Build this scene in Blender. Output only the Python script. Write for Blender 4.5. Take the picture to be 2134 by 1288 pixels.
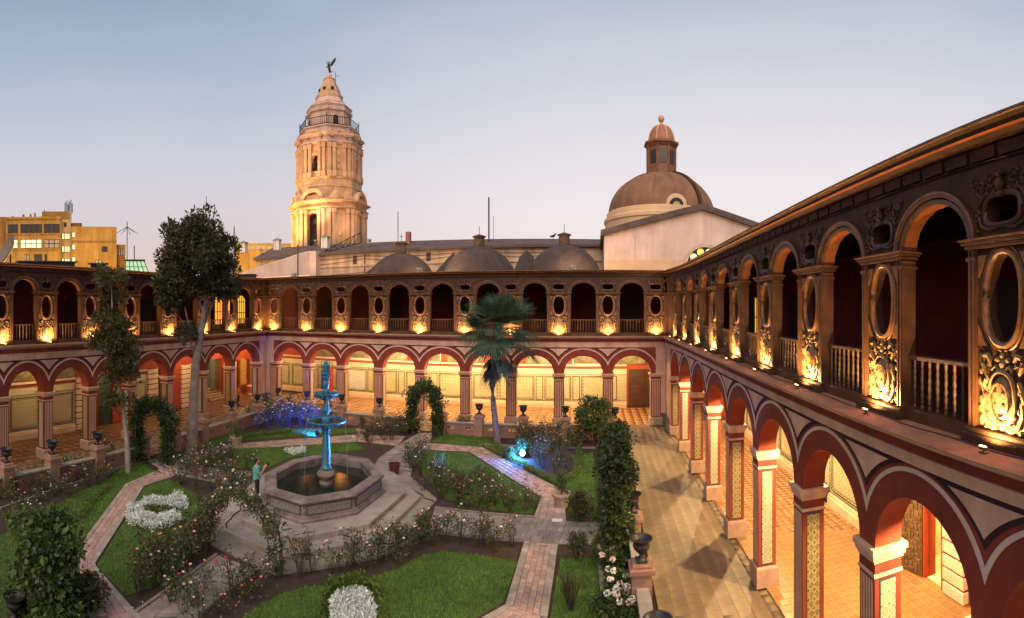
import bpy, bmesh, math, random
import numpy as np
from mathutils import Matrix, Vector

random.seed(7)
NR = np.random.RandomState(11)
PI = math.pi
for o in list(bpy.data.objects):
    bpy.data.objects.remove(o)
SC = bpy.context.scene
COL = SC.collection

# ------------------------------------------------------------------ camera
# The photograph is a stitched panorama in cylindrical projection, taken from the upper gallery.
cam_d = bpy.data.cameras.new('camera')
cam = bpy.data.objects.new('camera', cam_d)
COL.objects.link(cam)
cam.location = (0, 0, 8.28)
cam.rotation_euler = (PI / 2, 0, 0.1651)
cam_d.type = 'PANO'
cam_d.panorama_type = 'CENTRAL_CYLINDRICAL'
cam_d.central_cylindrical_radius = 1.0
cam_d.central_cylindrical_range_u_min = -1.0162
cam_d.central_cylindrical_range_u_max = 1.0162
cam_d.central_cylindrical_range_v_min = -0.6128
cam_d.central_cylindrical_range_v_max = 0.6139
cam_d.clip_start = 0.1
cam_d.clip_end = 3000
SC.camera = cam

# ------------------------------------------------------------------ sky: clear dusk, blue overhead, rose and cream at the horizon
W = bpy.data.worlds.new('World')
SC.world = W
W.use_nodes = True
nt = W.node_tree
nt.nodes.clear()
tc = nt.nodes.new('ShaderNodeTexCoord')
sep = nt.nodes.new('ShaderNodeSeparateXYZ')
nt.links.new(tc.outputs['Generated'], sep.inputs[0])
ramp = nt.nodes.new('ShaderNodeValToRGB')
ramp.color_ramp.interpolation = 'B_SPLINE'
el = ramp.color_ramp.elements
STOPS = [(0.0, (0.74, 0.52, 0.46)), (0.05, (0.74, 0.57, 0.54)), (0.12, (0.72, 0.60, 0.60)), (0.20, (0.69, 0.64, 0.68)), (0.30, (0.58, 0.60, 0.68)),
         (0.42, (0.44, 0.51, 0.61)), (0.54, (0.29, 0.39, 0.51)), (1.0, (0.17, 0.25, 0.38))]
while len(el) < len(STOPS):
    el.new(0.5)
for e, (p, c) in zip(el, STOPS):
    e.position = p
    e.color = (*c, 1)
nt.links.new(sep.outputs['Z'], ramp.inputs[0])
sky = nt.nodes.new('ShaderNodeTexSky')
sky.sky_type = 'NISHITA'
sky.sun_disc = False
sky.sun_elevation = math.radians(2.0)
sky.sun_rotation = math.radians(40)
mixs = nt.nodes.new('ShaderNodeMixRGB')
mixs.inputs[0].default_value = 0.06
scl = nt.nodes.new('ShaderNodeVectorMath')
scl.operation = 'SCALE'
scl.inputs['Scale'].default_value = 0.10
nt.links.new(sky.outputs[0], scl.inputs[0])
nt.links.new(ramp.outputs[0], mixs.inputs[1])
nt.links.new(scl.outputs[0], mixs.inputs[2])
# afterglow of the set sun: a broad pale lobe low over the church
dot = nt.nodes.new('ShaderNodeVectorMath')
dot.operation = 'DOT_PRODUCT'
nt.links.new(tc.outputs['Generated'], dot.inputs[0])
dot.inputs[1].default_value = Vector((0.36, 0.91, 0.20)).normalized()
gmr = nt.nodes.new('ShaderNodeMapRange')
gmr.interpolation_type = 'SMOOTHSTEP'
gmr.inputs['From Min'].default_value = 0.45
gmr.inputs['From Max'].default_value = 1.02
gmr.inputs['To Min'].default_value = 0.0
gmr.inputs['To Max'].default_value = 0.72
nt.links.new(dot.outputs['Value'], gmr.inputs[0])
glow = nt.nodes.new('ShaderNodeMixRGB')
gel = nt.nodes.new('ShaderNodeMapRange')
gel.inputs['From Min'].default_value = 0.08
gel.inputs['From Max'].default_value = 0.60
gel.inputs['To Min'].default_value = 1.0
gel.inputs['To Max'].default_value = 0.30
nt.links.new(sep.outputs['Z'], gel.inputs[0])
gmu = nt.nodes.new('ShaderNodeMath')
gmu.operation = 'MULTIPLY'
nt.links.new(gmr.outputs[0], gmu.inputs[0])
nt.links.new(gel.outputs[0], gmu.inputs[1])
nt.links.new(gmu.outputs[0], glow.inputs[0])
glow.inputs[2].default_value = (0.93, 0.85, 0.86, 1)
# faint high haze, uneven as a real dusk sky
hmap = nt.nodes.new('ShaderNodeMapping')
hmap.inputs['Scale'].default_value = (1.6, 1.6, 6.0)
nt.links.new(tc.outputs['Generated'], hmap.inputs[0])
hn = nt.nodes.new('ShaderNodeTexNoise')
hn.inputs['Scale'].default_value = 1.5
hn.inputs['Detail'].default_value = 5
nt.links.new(hmap.outputs[0], hn.inputs['Vector'])
hr = nt.nodes.new('ShaderNodeMapRange')
hr.inputs['From Min'].default_value = 0.45
hr.inputs['From Max'].default_value = 0.75
hr.inputs['To Max'].default_value = 0.13
nt.links.new(hn.outputs[0], hr.inputs[0])
hz = nt.nodes.new('ShaderNodeMixRGB')
nt.links.new(hr.outputs[0], hz.inputs[0])
nt.links.new(mixs.outputs[0], hz.inputs[1])
hz.inputs[2].default_value = (0.74, 0.68, 0.70, 1)
nt.links.new(hz.outputs[0], glow.inputs[1])
bg = nt.nodes.new('ShaderNodeBackground')
bg.inputs[1].default_value = 0.485
wo = nt.nodes.new('ShaderNodeOutputWorld')
nt.links.new(glow.outputs[0], bg.inputs[0])
nt.links.new(bg.outputs[0], wo.inputs[0])

# afterglow: very soft, weak light of the bright dusk sky
sun_d = bpy.data.lights.new('sun', 'SUN')
sun_d.energy = 1.5
sun_d.angle = math.radians(60)
sun_d.color = (1.0, 0.78, 0.61)
sun = bpy.data.objects.new('sun', sun_d)
sun.rotation_euler = (math.radians(44), 0, math.radians(6))
sun.location = (-10, -30, 30)
COL.objects.link(sun)

SC.view_settings.view_transform = 'Standard'
SC.view_settings.look = 'None'
SC.view_settings.gamma = 1
SC.view_settings.exposure = 1.15
SC.view_settings.use_curve_mapping = False
SC.cycles.use_denoising = True
SC.cycles.max_bounces = 6
SC.cycles.diffuse_bounces = 3
SC.cycles.transparent_max_bounces = 6
SC.cycles.sample_clamp_indirect = 6
SC.cycles.caustics_reflective = False
SC.cycles.caustics_refractive = False

# ------------------------------------------------------------------ materials
MATS = {}


def mat(name, col, rough=0.7, col2=None, scale=4.0, bump=0.0, bscale=None, metal=0.0, detail=4.0, vary=0.0, spec=0.4, emit=None, estr=0.0, trans=0.0, streak=0.0, sscale=1.2):
    """Principled material; two colours mixed by noise, optional bump and per-object tint."""
    if name in MATS:
        return MATS[name]
    m = bpy.data.materials.new(name)
    m.use_nodes = True
    n = m.node_tree.nodes
    L = m.node_tree.links
    b = n['Principled BSDF']
    b.inputs['Roughness'].default_value = rough
    b.inputs['Metallic'].default_value = metal
    b.inputs['Specular IOR Level'].default_value = spec
    if trans:
        b.inputs['Transmission Weight'].default_value = trans
    t = n.new('ShaderNodeTexCoord')
    if col2 is None:
        col2 = tuple(c * 0.8 for c in col)
    nz = n.new('ShaderNodeTexNoise')
    nz.inputs['Scale'].default_value = scale
    nz.inputs['Detail'].default_value = detail
    nz.inputs['Roughness'].default_value = 0.65
    L.new(t.outputs['Object'], nz.inputs['Vector'])
    r = n.new('ShaderNodeValToRGB')
    r.color_ramp.elements[0].position = 0.35
    r.color_ramp.elements[1].position = 0.68
    r.color_ramp.elements[0].color = (*col2, 1)
    r.color_ramp.elements[1].color = (*col, 1)
    L.new(nz.outputs[0], r.inputs[0])
    out = r.outputs[0]
    if vary:
        oi = n.new('ShaderNodeObjectInfo')
        mr = n.new('ShaderNodeMapRange')
        mr.inputs['To Min'].default_value = 1 - vary
        mr.inputs['To Max'].default_value = 1 + vary
        L.new(oi.outputs['Random'], mr.inputs[0])
        vm = n.new('ShaderNodeVectorMath')
        vm.operation = 'SCALE'
        L.new(out, vm.inputs[0])
        L.new(mr.outputs[0], vm.inputs['Scale'])
        out = vm.outputs[0]
    if streak:
        mp = n.new('ShaderNodeMapping')
        mp.inputs['Scale'].default_value = (sscale, sscale, sscale * 0.10)
        L.new(t.outputs['Object'], mp.inputs[0])
        ns = n.new('ShaderNodeTexNoise')
        ns.inputs['Scale'].default_value = 1.0
        ns.inputs['Detail'].default_value = 8
        ns.inputs['Roughness'].default_value = 0.7
        L.new(mp.outputs[0], ns.inputs['Vector'])
        ms = n.new('ShaderNodeMapRange')
        ms.inputs['From Min'].default_value = 0.36
        ms.inputs['From Max'].default_value = 0.60
        ms.inputs['To Min'].default_value = 1 - streak
        ms.inputs['To Max'].default_value = 1.05
        L.new(ns.outputs[0], ms.inputs[0])
        vs_ = n.new('ShaderNodeVectorMath')
        vs_.operation = 'SCALE'
        L.new(out, vs_.inputs[0])
        L.new(ms.outputs[0], vs_.inputs['Scale'])
        out = vs_.outputs[0]
    L.new(out, b.inputs['Base Color'])
    if bump:
        nb = n.new('ShaderNodeTexNoise')
        nb.inputs['Scale'].default_value = bscale or scale * 6
        nb.inputs['Detail'].default_value = 5
        L.new(t.outputs['Object'], nb.inputs['Vector'])
        bp = n.new('ShaderNodeBump')
        bp.inputs['Strength'].default_value = bump
        bp.inputs['Distance'].default_value = 0.02
        L.new(nb.outputs[0], bp.inputs['Height'])
        L.new(bp.outputs[0], b.inputs['Normal'])
    if emit:
        b.inputs['Emission Color'].default_value = (*emit, 1)
        b.inputs['Emission Strength'].default_value = estr
    MATS[name] = m
    return m


def leafmat(name, c1, c2, rough=0.55, scale=2.5, trans=0.25):
    """Leaves: colour varies by noise in space and per face island; some light passes through."""
    if name in MATS:
        return MATS[name]
    m = mat(name, c1, rough, c2, scale, spec=0.3)
    n = m.node_tree.nodes
    L = m.node_tree.links
    b = n['Principled BSDF']
    src = b.inputs['Base Color'].links[0].from_socket
    g = n.new('ShaderNodeNewGeometry')
    mr = n.new('ShaderNodeMapRange')
    mr.inputs['To Min'].default_value = 0.55
    mr.inputs['To Max'].default_value = 1.35
    L.new(g.outputs['Random Per Island'], mr.inputs[0])
    vm = n.new('ShaderNodeVectorMath')
    vm.operation = 'SCALE'
    L.new(src, vm.inputs[0])
    L.new(mr.outputs[0], vm.inputs['Scale'])
    L.new(vm.outputs[0], b.inputs['Base Color'])
    tr = n.new('ShaderNodeBsdfTranslucent')
    L.new(vm.outputs[0], tr.inputs[0])
    mx = n.new('ShaderNodeMixShader')
    mx.inputs[0].default_value = trans
    L.new(b.outputs[0], mx.inputs[1])
    L.new(tr.outputs[0], mx.inputs[2])
    L.new(mx.outputs[0], n['Material Output'].inputs[0])
    return m


def tilemat(name, size, ground, motif, line, axes='XZ', rough=0.35, seed=0.0, blotch=0.0, ring=(0.30, 0.40)):
    """Painted glazed tiles: square grid with dark joints and a rosette or diamond motif in each tile."""
    if name in MATS:
        return MATS[name]
    m = bpy.data.materials.new(name)
    m.use_nodes = True
    n = m.node_tree.nodes
    L = m.node_tree.links
    b = n['Principled BSDF']
    b.inputs['Roughness'].default_value = rough
    t = n.new('ShaderNodeTexCoord')
    sp = n.new('ShaderNodeSeparateXYZ')
    L.new(t.outputs['Object'], sp.inputs[0])

    def M(op, a, bb=None):
        k = n.new('ShaderNodeMath')
        k.operation = op
        for i, v in enumerate((a, bb)):
            if v is None:
                continue
            if isinstance(v, (int, float)):
                k.inputs[i].default_value = v
            else:
                L.new(v, k.inputs[i])
        return k.outputs[0]
    fx = []
    for ax in axes:
        v = M('DIVIDE', sp.outputs[ax], size)
        v = M('ADD', v, 100.0 + seed)
        fx.append(M('ABSOLUTE', M('SUBTRACT', M('FRACT', v), 0.5)))
    d1 = M('ADD', fx[0], fx[1])
    mx = M('MAXIMUM', fx[0], fx[1])
    rr = M('SQRT', M('ADD', M('MULTIPLY', fx[0], fx[0]), M('MULTIPLY', fx[1], fx[1])))
    prod = M('MULTIPLY', fx[0], fx[1])
    nz = n.new('ShaderNodeTexNoise')
    nz.inputs['Scale'].default_value = 1.0 / size * 2.3
    nz.inputs['Detail'].default_value = 3
    L.new(t.outputs['Object'], nz.inputs['Vector'])
    wob = M('MULTIPLY', M('SUBTRACT', nz.outputs[0], 0.5), 0.22 + blotch)
    k1 = M('LESS_THAN', M('ABSOLUTE', M('SUBTRACT', M('ADD', rr, wob), ring[0])), 0.07)
    k2 = M('LESS_THAN', M('ADD', prod, M('MULTIPLY', wob, 0.1)), 0.012)
    k3 = M('GREATER_THAN', M('ADD', d1, wob), 0.80)
    mot = M('MINIMUM', M('ADD', M('ADD', M('MULTIPLY', k1, 0.8), M('MULTIPLY', k2, 0.5)), M('MULTIPLY', k3, 0.9)), 1.0)
    joint = M('GREATER_THAN', mx, 0.475)
    m1 = n.new('ShaderNodeMixRGB')
    m1.inputs[1].default_value = (*ground, 1)
    m1.inputs[2].default_value = (*motif, 1)
    L.new(mot, m1.inputs[0])
    m2 = n.new('ShaderNodeMixRGB')
    L.new(M('MULTIPLY', joint, 0.6), m2.inputs[0])
    L.new(m1.outputs[0], m2.inputs[1])
    m2.inputs[2].default_value = (*line, 1)
    n2 = n.new('ShaderNodeTexNoise')
    n2.inputs['Scale'].default_value = 1.3
    n2.inputs['Detail'].default_value = 5
    L.new(t.outputs['Object'], n2.inputs['Vector'])
    mr = n.new('ShaderNodeMapRange')
    mr.inputs['To Min'].default_value = 0.75
    mr.inputs['To Max'].default_value = 1.15
    L.new(n2.outputs[0], mr.inputs[0])
    vm = n.new('ShaderNodeVectorMath')
    vm.operation = 'SCALE'
    L.new(m2.outputs[0], vm.inputs[0])
    L.new(mr.outputs[0], vm.inputs['Scale'])
    L.new(vm.outputs[0], b.inputs['Base Color'])
    bp = n.new('ShaderNodeBump')
    bp.inputs['Strength'].default_value = 0.3
    bp.inputs['Distance'].default_value = 0.004
    bp.invert = True
    L.new(joint, bp.inputs['Height'])
    L.new(bp.outputs[0], b.inputs['Normal'])
    MATS[name] = m
    return m


def brickmat(name, c1, c2, mortar, bw=0.22, bh=0.07, axes='XZ'):
    """Small brick coursing for walls too far away to tell the bricks apart."""
    if name in MATS:
        return MATS[name]
    m = bpy.data.materials.new(name)
    m.use_nodes = True
    n = m.node_tree.nodes
    L = m.node_tree.links
    b = n['Principled BSDF']
    b.inputs['Roughness'].default_value = 0.85
    t = n.new('ShaderNodeTexCoord')
    sp = n.new('ShaderNodeSeparateXYZ')
    cb = n.new('ShaderNodeCombineXYZ')
    L.new(t.outputs['Object'], sp.inputs[0])
    ad = n.new('ShaderNodeMath')
    L.new(sp.outputs['X'], ad.inputs[0])
    L.new(sp.outputs['Y'], ad.inputs[1])
    L.new(ad.outputs[0], cb.inputs[0])
    L.new(sp.outputs['Z'], cb.inputs[1])
    br = n.new('ShaderNodeTexBrick')
    br.inputs['Scale'].default_value = 1.0
    br.inputs['Brick Width'].default_value = bw
    br.inputs['Row Height'].default_value = bh
    br.inputs['Mortar Size'].default_value = 0.008
    br.inputs['Color1'].default_value = (*c1, 1)
    br.inputs['Color2'].default_value = (*c2, 1)
    br.inputs['Mortar'].default_value = (*mortar, 1)
    L.new(cb.outputs[0], br.inputs['Vector'])
    nz = n.new('ShaderNodeTexNoise')
    nz.inputs['Scale'].default_value = 2.0
    nz.inputs['Detail'].default_value = 6
    L.new(t.outputs['Object'], nz.inputs['Vector'])
    mr = n.new('ShaderNodeMapRange')
    mr.inputs['To Min'].default_value = 0.6
    mr.inputs['To Max'].default_value = 1.3
    L.new(nz.outputs[0], mr.inputs[0])
    vm = n.new('ShaderNodeVectorMath')
    vm.operation = 'SCALE'
    L.new(br.outputs[0], vm.inputs[0])
    L.new(mr.outputs[0], vm.inputs['Scale'])
    L.new(vm.outputs[0], b.inputs['Base Color'])
    bp = n.new('ShaderNodeBump')
    bp.inputs['Strength'].default_value = 0.6
    bp.inputs['Distance'].default_value = 0.01
    bp.invert = True
    L.new(br.outputs['Fac'], bp.inputs['Height'])
    L.new(bp.outputs[0], b.inputs['Normal'])
    MATS[name] = m
    return m


# ------------------------------------------------------------------ mesh helpers
class MB:
    def __init__(s):
        s.v, s.f, s.m = [], [], []

    def add(s, vs, fs, mi=0):
        n = len(s.v)
        s.v += [tuple(map(float, p)) for p in vs]
        s.f += [tuple(i + n for i in f) for f in fs]
        s.m += [mi] * len(fs)

    def box(s, x0, x1, y0, y1, z0, z1, mi=0):
        s.add([(x0, y0, z0), (x1, y0, z0), (x1, y1, z0), (x0, y1, z0), (x0, y0, z1), (x1, y0, z1), (x1, y1, z1), (x0, y1, z1)],
              [(0, 3, 2, 1), (4, 5, 6, 7), (0, 1, 5, 4), (1, 2, 6, 5), (2, 3, 7, 6), (3, 0, 4, 7)], mi)
        return s

    def bbox(s, x0, x1, y0, y1, z0, z1, c=0.02, mi=0):
        """box with chamfered top edges"""
        a = [(x0, y0), (x1, y0), (x1, y1), (x0, y1)]
        b = [(x0 + c, y0 + c), (x1 - c, y0 + c), (x1 - c, y1 - c), (x0 + c, y1 - c)]
        s.stack([[(p[0], p[1], z0) for p in a], [(p[0], p[1], z1 - c) for p in a], [(p[0], p[1], z1) for p in b]], mi)
        return s

    def stack(s, rings, mi=0, cap=True, closed=True):
        n = len(rings[0])
        vs = [p for r in rings for p in r]
        fs = []
        for k in range(len(rings) - 1):
            for i in range(n if closed else n - 1):
                j = (i + 1) % n
                fs.append((k * n + i, k * n + j, (k + 1) * n + j, (k + 1) * n + i))
        if cap:
            fs.append(tuple(range(n))[::-1])
            fs.append(tuple((len(rings) - 1) * n + i for i in range(n)))
        s.add(vs, fs, mi)
        return s

    def prism(s, poly, z0, z1, mi=0):
        s.stack([[(x, y, z0) for x, y in poly], [(x, y, z1) for x, y in poly]], mi)
        return s

    def lathe(s, prof, n=12, c=(0, 0, 0), mi=0, sx=1.0, sy=1.0, ph=0.0):
        rings = []
        for r, z in prof:
            rings.append([(c[0] + sx * r * math.cos(2 * PI * i / n + ph), c[1] + sy * r * math.sin(2 * PI * i / n + ph), c[2] + z) for i in range(n)])
        s.stack(rings, mi)
        return s

    def tube(s, pts, rad, n=6, mi=0, fl=None):
        P = [Vector(p) for p in pts]
        k = len(P)
        if not hasattr(rad, '__len__'):
            rad = [rad] * k
        rings = []
        up = Vector((0.013, 0.02, 1))
        for i in range(k):
            d = (P[min(i + 1, k - 1)] - P[max(i - 1, 0)])
            if d.length < 1e-9:
                d = Vector((0, 0, 1))
            d.normalize()
            u = d.cross(up)
            if u.length < 1e-3:
                u = d.cross(Vector((1, 0.1, 0)))
            u.normalize()
            w = u.cross(d)
            rings.append([tuple(P[i] + u * (rad[i] * math.cos(2 * PI * j / n)) + w * (rad[i] * math.sin(2 * PI * j / n))) for j in range(n)])
        s.stack(rings, mi)
        return s

    def ell(s, c, r, n=8, m=5, mi=0):
        rings = []
        for k in range(m + 1):
            t = -PI / 2 + PI * k / m
            q = max(math.cos(t), 0.02)
            rings.append([(c[0] + r[0] * q * math.cos(2 * PI * i / n), c[1] + r[1] * q * math.sin(2 * PI * i / n), c[2] + r[2] * math.sin(t)) for i in range(n)])
        s.stack(rings, mi)
        return s

    def profile(s, pts, s0, s1, m0=0.0, m1=0.0, mi=0, step=2.5):
        """closed (y,z) section run along x, mitred at inner corners (m=1)"""
        rings = [[(s0 - m0 * y, y, z) for y, z in pts]]
        n = max(1, int((s1 - s0) / step))
        if s1 - s0 > 16:
            rings += [[(s0 + (s1 - s0) * k / n, y, z) for y, z in pts] for k in range(3, n - 2)]
        rings.append([(s1 + m1 * y, y, z) for y, z in pts])
        s.stack(rings, mi)
        return s

    def mesh(s, name, mats, smooth=False, recalc=True):
        me = bpy.data.meshes.new(name)
        me.from_pydata(s.v, [], s.f)
        for m in (mats if isinstance(mats, (list, tuple)) else [mats]):
            me.materials.append(m)
        if any(s.m):
            me.polygons.foreach_set('material_index', s.m)
        if recalc:
            bm = bmesh.new()
            bm.from_mesh(me)
            bmesh.ops.recalc_face_normals(bm, faces=bm.faces)
            bm.to_mesh(me)
            bm.free()
        if smooth:
            me.polygons.foreach_set('use_smooth', [True] * len(me.polygons))
            try:
                me.set_sharp_from_angle(angle=math.radians(40))
            except Exception:
                pass
        me.update()
        return me

    def build(s, name, mats, parent=None, loc=(0, 0, 0), rz=0.0, smooth=False, recalc=True):
        return put(name, s.mesh(name, mats, smooth, recalc), parent, loc, rz)


def put(name, me, parent=None, loc=(0, 0, 0), rz=0.0, sc=None):
    o = bpy.data.objects.new(name, me)
    o.location = loc
    o.rotation_euler = (0, 0, rz)
    if sc is not None:
        o.scale = sc
    o.parent = parent
    COL.objects.link(o)
    return o


def tag(o, label=None, cat=None, group=None, kind=None):
    if label:
        o['label'] = label
    if cat:
        o['category'] = cat
    if group:
        o['group'] = group
    if kind:
        o['kind'] = kind
    return o


def thing(name, label, cat, loc=(0, 0, 0), rz=0.0, group=None):
    o = bpy.data.objects.new(name, None)
    o.empty_display_size = 0.2
    o.location = loc
    o.rotation_euler = (0, 0, rz)
    COL.objects.link(o)
    return tag(o, label, cat, group)


def struct(o):
    o['kind'] = 'structure'
    return o


def npmesh(name, V, F, mats, mi=None, smooth=False):
    """fast mesh from numpy arrays: V (n,3), F (m,k)"""
    me = bpy.data.meshes.new(name)
    V = np.asarray(V, np.float32)
    F = np.asarray(F, np.int32)
    me.vertices.add(len(V))
    me.vertices.foreach_set('co', V.ravel())
    k = F.shape[1]
    me.loops.add(F.size)
    me.loops.foreach_set('vertex_index', F.ravel())
    me.polygons.add(len(F))
    me.polygons.foreach_set('loop_start', np.arange(0, F.size, k, dtype=np.int32))
    me.polygons.foreach_set('loop_total', np.full(len(F), k, np.int32))
    for m in (mats if isinstance(mats, (list, tuple)) else [mats]):
        me.materials.append(m)
    if mi is not None:
        me.polygons.foreach_set('material_index', np.asarray(mi, np.int32))
    me.update(calc_edges=True)
    me.validate()
    return me


def lamp(name, kind, power, col, parent=None, loc=(0, 0, 0), rot=(0, 0, 0), radius=0.1, angle=None, blend=0.5):
    d = bpy.data.lights.new(name, kind)
    d.energy = power
    d.color = col
    if kind in ('POINT', 'SPOT'):
        d.shadow_soft_size = radius
    if kind == 'SPOT':
        d.spot_size = angle
        d.spot_blend = blend
    o = bpy.data.objects.new(name, d)
    o.location = loc
    o.rotation_euler = rot
    o.parent = parent
    COL.objects.link(o)
    return o


def aim(src, dst):
    d = Vector(dst) - Vector(src)
    return d.to_track_quat('-Z', 'Y').to_euler()

# ================================================================== ground of the place
M_soil = mat('soil', (0.055, 0.036, 0.028), 0.95, (0.030, 0.019, 0.015), 3.0, 0.9, 30)
M_city = mat('city_ground', (0.10, 0.09, 0.085), 0.9, scale=0.05)
g = MB()
g.add([(-1500, -600, -0.06), (1500, -600, -0.06), (1500, 2400, -0.06), (-1500, 2400, -0.06)], [(0, 1, 2, 3)])
struct(g.build('ground', M_city))

# ================================================================== paints, wood, tiles of the cloister
M_maroon = mat('maroon_wall_paint', (0.27, 0.040, 0.019), 0.75, (0.185, 0.026, 0.014), 0.9, 0.2, 30, detail=9, streak=0.22)
M_soffit = mat('lamplit_maroon_paint', (0.29, 0.046, 0.018), 0.75, (0.22, 0.034, 0.014), 1.0, 0.2, 30, detail=9, streak=0.2)  # copy of the maroon with the arcade lamplight put into its colour
M_pink = mat('pink_cream_plaster', (0.72, 0.44, 0.31), 0.8, (0.55, 0.32, 0.22), 0.7, 0.25, 25, detail=9, streak=0.25)
M_cream = mat('cream_plaster', (0.75, 0.48, 0.315), 0.8, (0.57, 0.35, 0.225), 0.8, 0.25, 25, detail=9, streak=0.28)
M_line = mat('dark_painted_line', (0.030, 0.010, 0.010), 0.8)
M_white = mat('white_painted_line', (0.70, 0.52, 0.42), 0.8, (0.54, 0.38, 0.30), 1.5, detail=8)
M_base = mat('pier_base_plaster', (0.44, 0.28, 0.20), 0.85, (0.33, 0.20, 0.14), 2.0, 0.3, 20)
M_wood = mat('dark_carved_wood', (0.085, 0.040, 0.020), 0.6, (0.036, 0.018, 0.010), 3.0, 0.35, 60, spec=0.22)
M_wood2 = mat('brown_moulding_wood', (0.118, 0.049, 0.020), 0.40, (0.060, 0.026, 0.012), 2.5, 0.3, 60, spec=0.5)
M_gilt = mat('worn_gilt_edge', (0.28, 0.125, 0.038), 0.34, (0.10, 0.042, 0.016), 5.0, 0.3, 50, spec=0.6)
M_relief = mat('carved_gilded_relief', (0.30, 0.185, 0.080), 0.45, (0.12, 0.065, 0.028), 9.0, 0.4, 60)
M_corn = mat('lamplit_cornice_wood', (0.45, 0.11, 0.03), 0.5, (0.22, 0.06, 0.025), 2.0)  # orange of the lamplit cornice wood put into the colour
M_uso = mat('lamplit_soffit_wood', (0.30, 0.095, 0.032), 0.5, (0.19, 0.06, 0.022), 2.5, 0.2, 40)  # same wood, redder: lamp glow on the soffits put into its colour
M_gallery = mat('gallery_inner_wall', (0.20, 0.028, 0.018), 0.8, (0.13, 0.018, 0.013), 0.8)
M_gceil = mat('gallery_ceiling_wood', (0.10, 0.05, 0.03), 0.7)
M_roofsheet = mat('roof_edge_render', (0.24, 0.15, 0.10), 0.9, (0.12, 0.075, 0.055), 3.0, 0.5, 20)
M_terra = mat('terracotta_ledge', (0.42, 0.20, 0.12), 0.8, (0.28, 0.13, 0.085), 3.5, 0.3, 25)
M_plinth = mat('arcade_plinth', (0.66, 0.46, 0.30), 0.7, (0.52, 0.34, 0.22), 1.5)
M_redwall = mat('arcade_red_wall', (0.38, 0.055, 0.016), 0.75, (0.30, 0.042, 0.014), 1.0)
M_aceil = mat('arcade_ceiling_plaster', (0.66, 0.48, 0.30), 0.8)
M_tileA = tilemat('azulejo_wall_tiles', 0.28, (0.64, 0.53, 0.31), (0.19, 0.175, 0.09), (0.08, 0.07, 0.05))
M_tileB = tilemat('azulejo_frieze_tiles', 0.20, (0.74, 0.62, 0.40), (0.33, 0.31, 0.23), (0.18, 0.14, 0.10), blotch=0.2, ring=(0.22, 0.4))
M_tileC = tilemat('azulejo_star_tiles', 0.26, (0.80, 0.74, 0.60), (0.27, 0.27, 0.27), (0.2, 0.2, 0.2), ring=(0.36, 0.4))
M_tileP = tilemat('azulejo_pier_tiles', 0.20, (0.52, 0.45, 0.30), (0.20, 0.19, 0.14), (0.10, 0.08, 0.07), axes='YZ', blotch=0.12)
M_tileP2 = tilemat('azulejo_pier_tiles_yellow', 0.20, (0.42, 0.31, 0.13), (0.10, 0.09, 0.06), (0.05, 0.04, 0.03), axes='YZ', blotch=0.2, ring=(0.25, 0.4))
M_tline = mat('tile_border_line', (0.055, 0.05, 0.045), 0.5)
M_ironblack = mat('wrought_iron', (0.012, 0.012, 0.013), 0.5, metal=0.3)

Z_FL, Z_SPR, Z_CR, Z_TOP = 0.12, 3.76, 5.0, 5.61     # lower floor, springing, arch crown, top of arch wall
Z_LEDGE, Z_IMP = 6.41, 9.46                          # ledge and upper impost


def arch_wall(mb, s0, s1, c, a, b, zs, zt, y0, y1, mi=0, ms=0, n=22):
    """wall between s0 and s1 with an arched opening (centre c, half span a, rise b)"""
    A = [(c - a * math.cos(PI * k / n), zs + b * math.sin(PI * k / n)) for k in range(n + 1)]
    T = [(s0, zt)] + [(s0 + (s1 - s0) * k / n, zt) for k in range(1, n)] + [(s1, zt)]
    for y in (y0, y1):
        vs = [(x, y, z) for x, z in A] + [(x, y, z) for x, z in T] + [(s0, y, zs), (s1, y, zs)]
        fs = [(k, k + 1, n + 2 + k, n + 1 + k) for k in range(n)]
        fs += [(2 * n + 2, 0, n + 1), (n, 2 * n + 3, 2 * n + 1)]
        mb.add(vs, fs, mi)
    vs = [(x, y0, z) for x, z in A] + [(x, y1, z) for x, z in A]
    mb.add(vs, [(k, k + 1, n + 2 + k, n + 1 + k) for k in range(n)], ms)
    mb.add([(s0, y0, zt), (s1, y0, zt), (s1, y1, zt), (s0, y1, zt)], [(0, 1, 2, 3)], mi)


def arch_ring(mb, c, ai, bi, ao, bo, zs, y0, y1, clip=None, n=28, mi=0):
    def t0(a):
        return math.acos(min(1, clip / a)) if clip and a > clip else 0.0
    ti, to = t0(ai), t0(ao)
    I, O = [], []
    for k in range(n + 1):
        a1 = ti + (PI - 2 * ti) * k / n
        a2 = to + (PI - 2 * to) * k / n
        I.append((c - ai * math.cos(a1), zs + bi * math.sin(a1)))
        O.append((c - ao * math.cos(a2), zs + bo * math.sin(a2)))
    vs = []
    for k in range(n + 1):
        vs += [(I[k][0], y1, I[k][1]), (I[k][0], y0, I[k][1]), (O[k][0], y0, O[k][1]), (O[k][0], y1, O[k][1])]
    fs = []
    for k in range(n):
        p, q = 4 * k, 4 * k + 4
        fs += [(p, q, q + 1, p + 1), (p + 1, q + 1, q + 2, p + 2), (p + 2, q + 2, q + 3, p + 3)]
    mb.add(vs, fs, mi)


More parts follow.
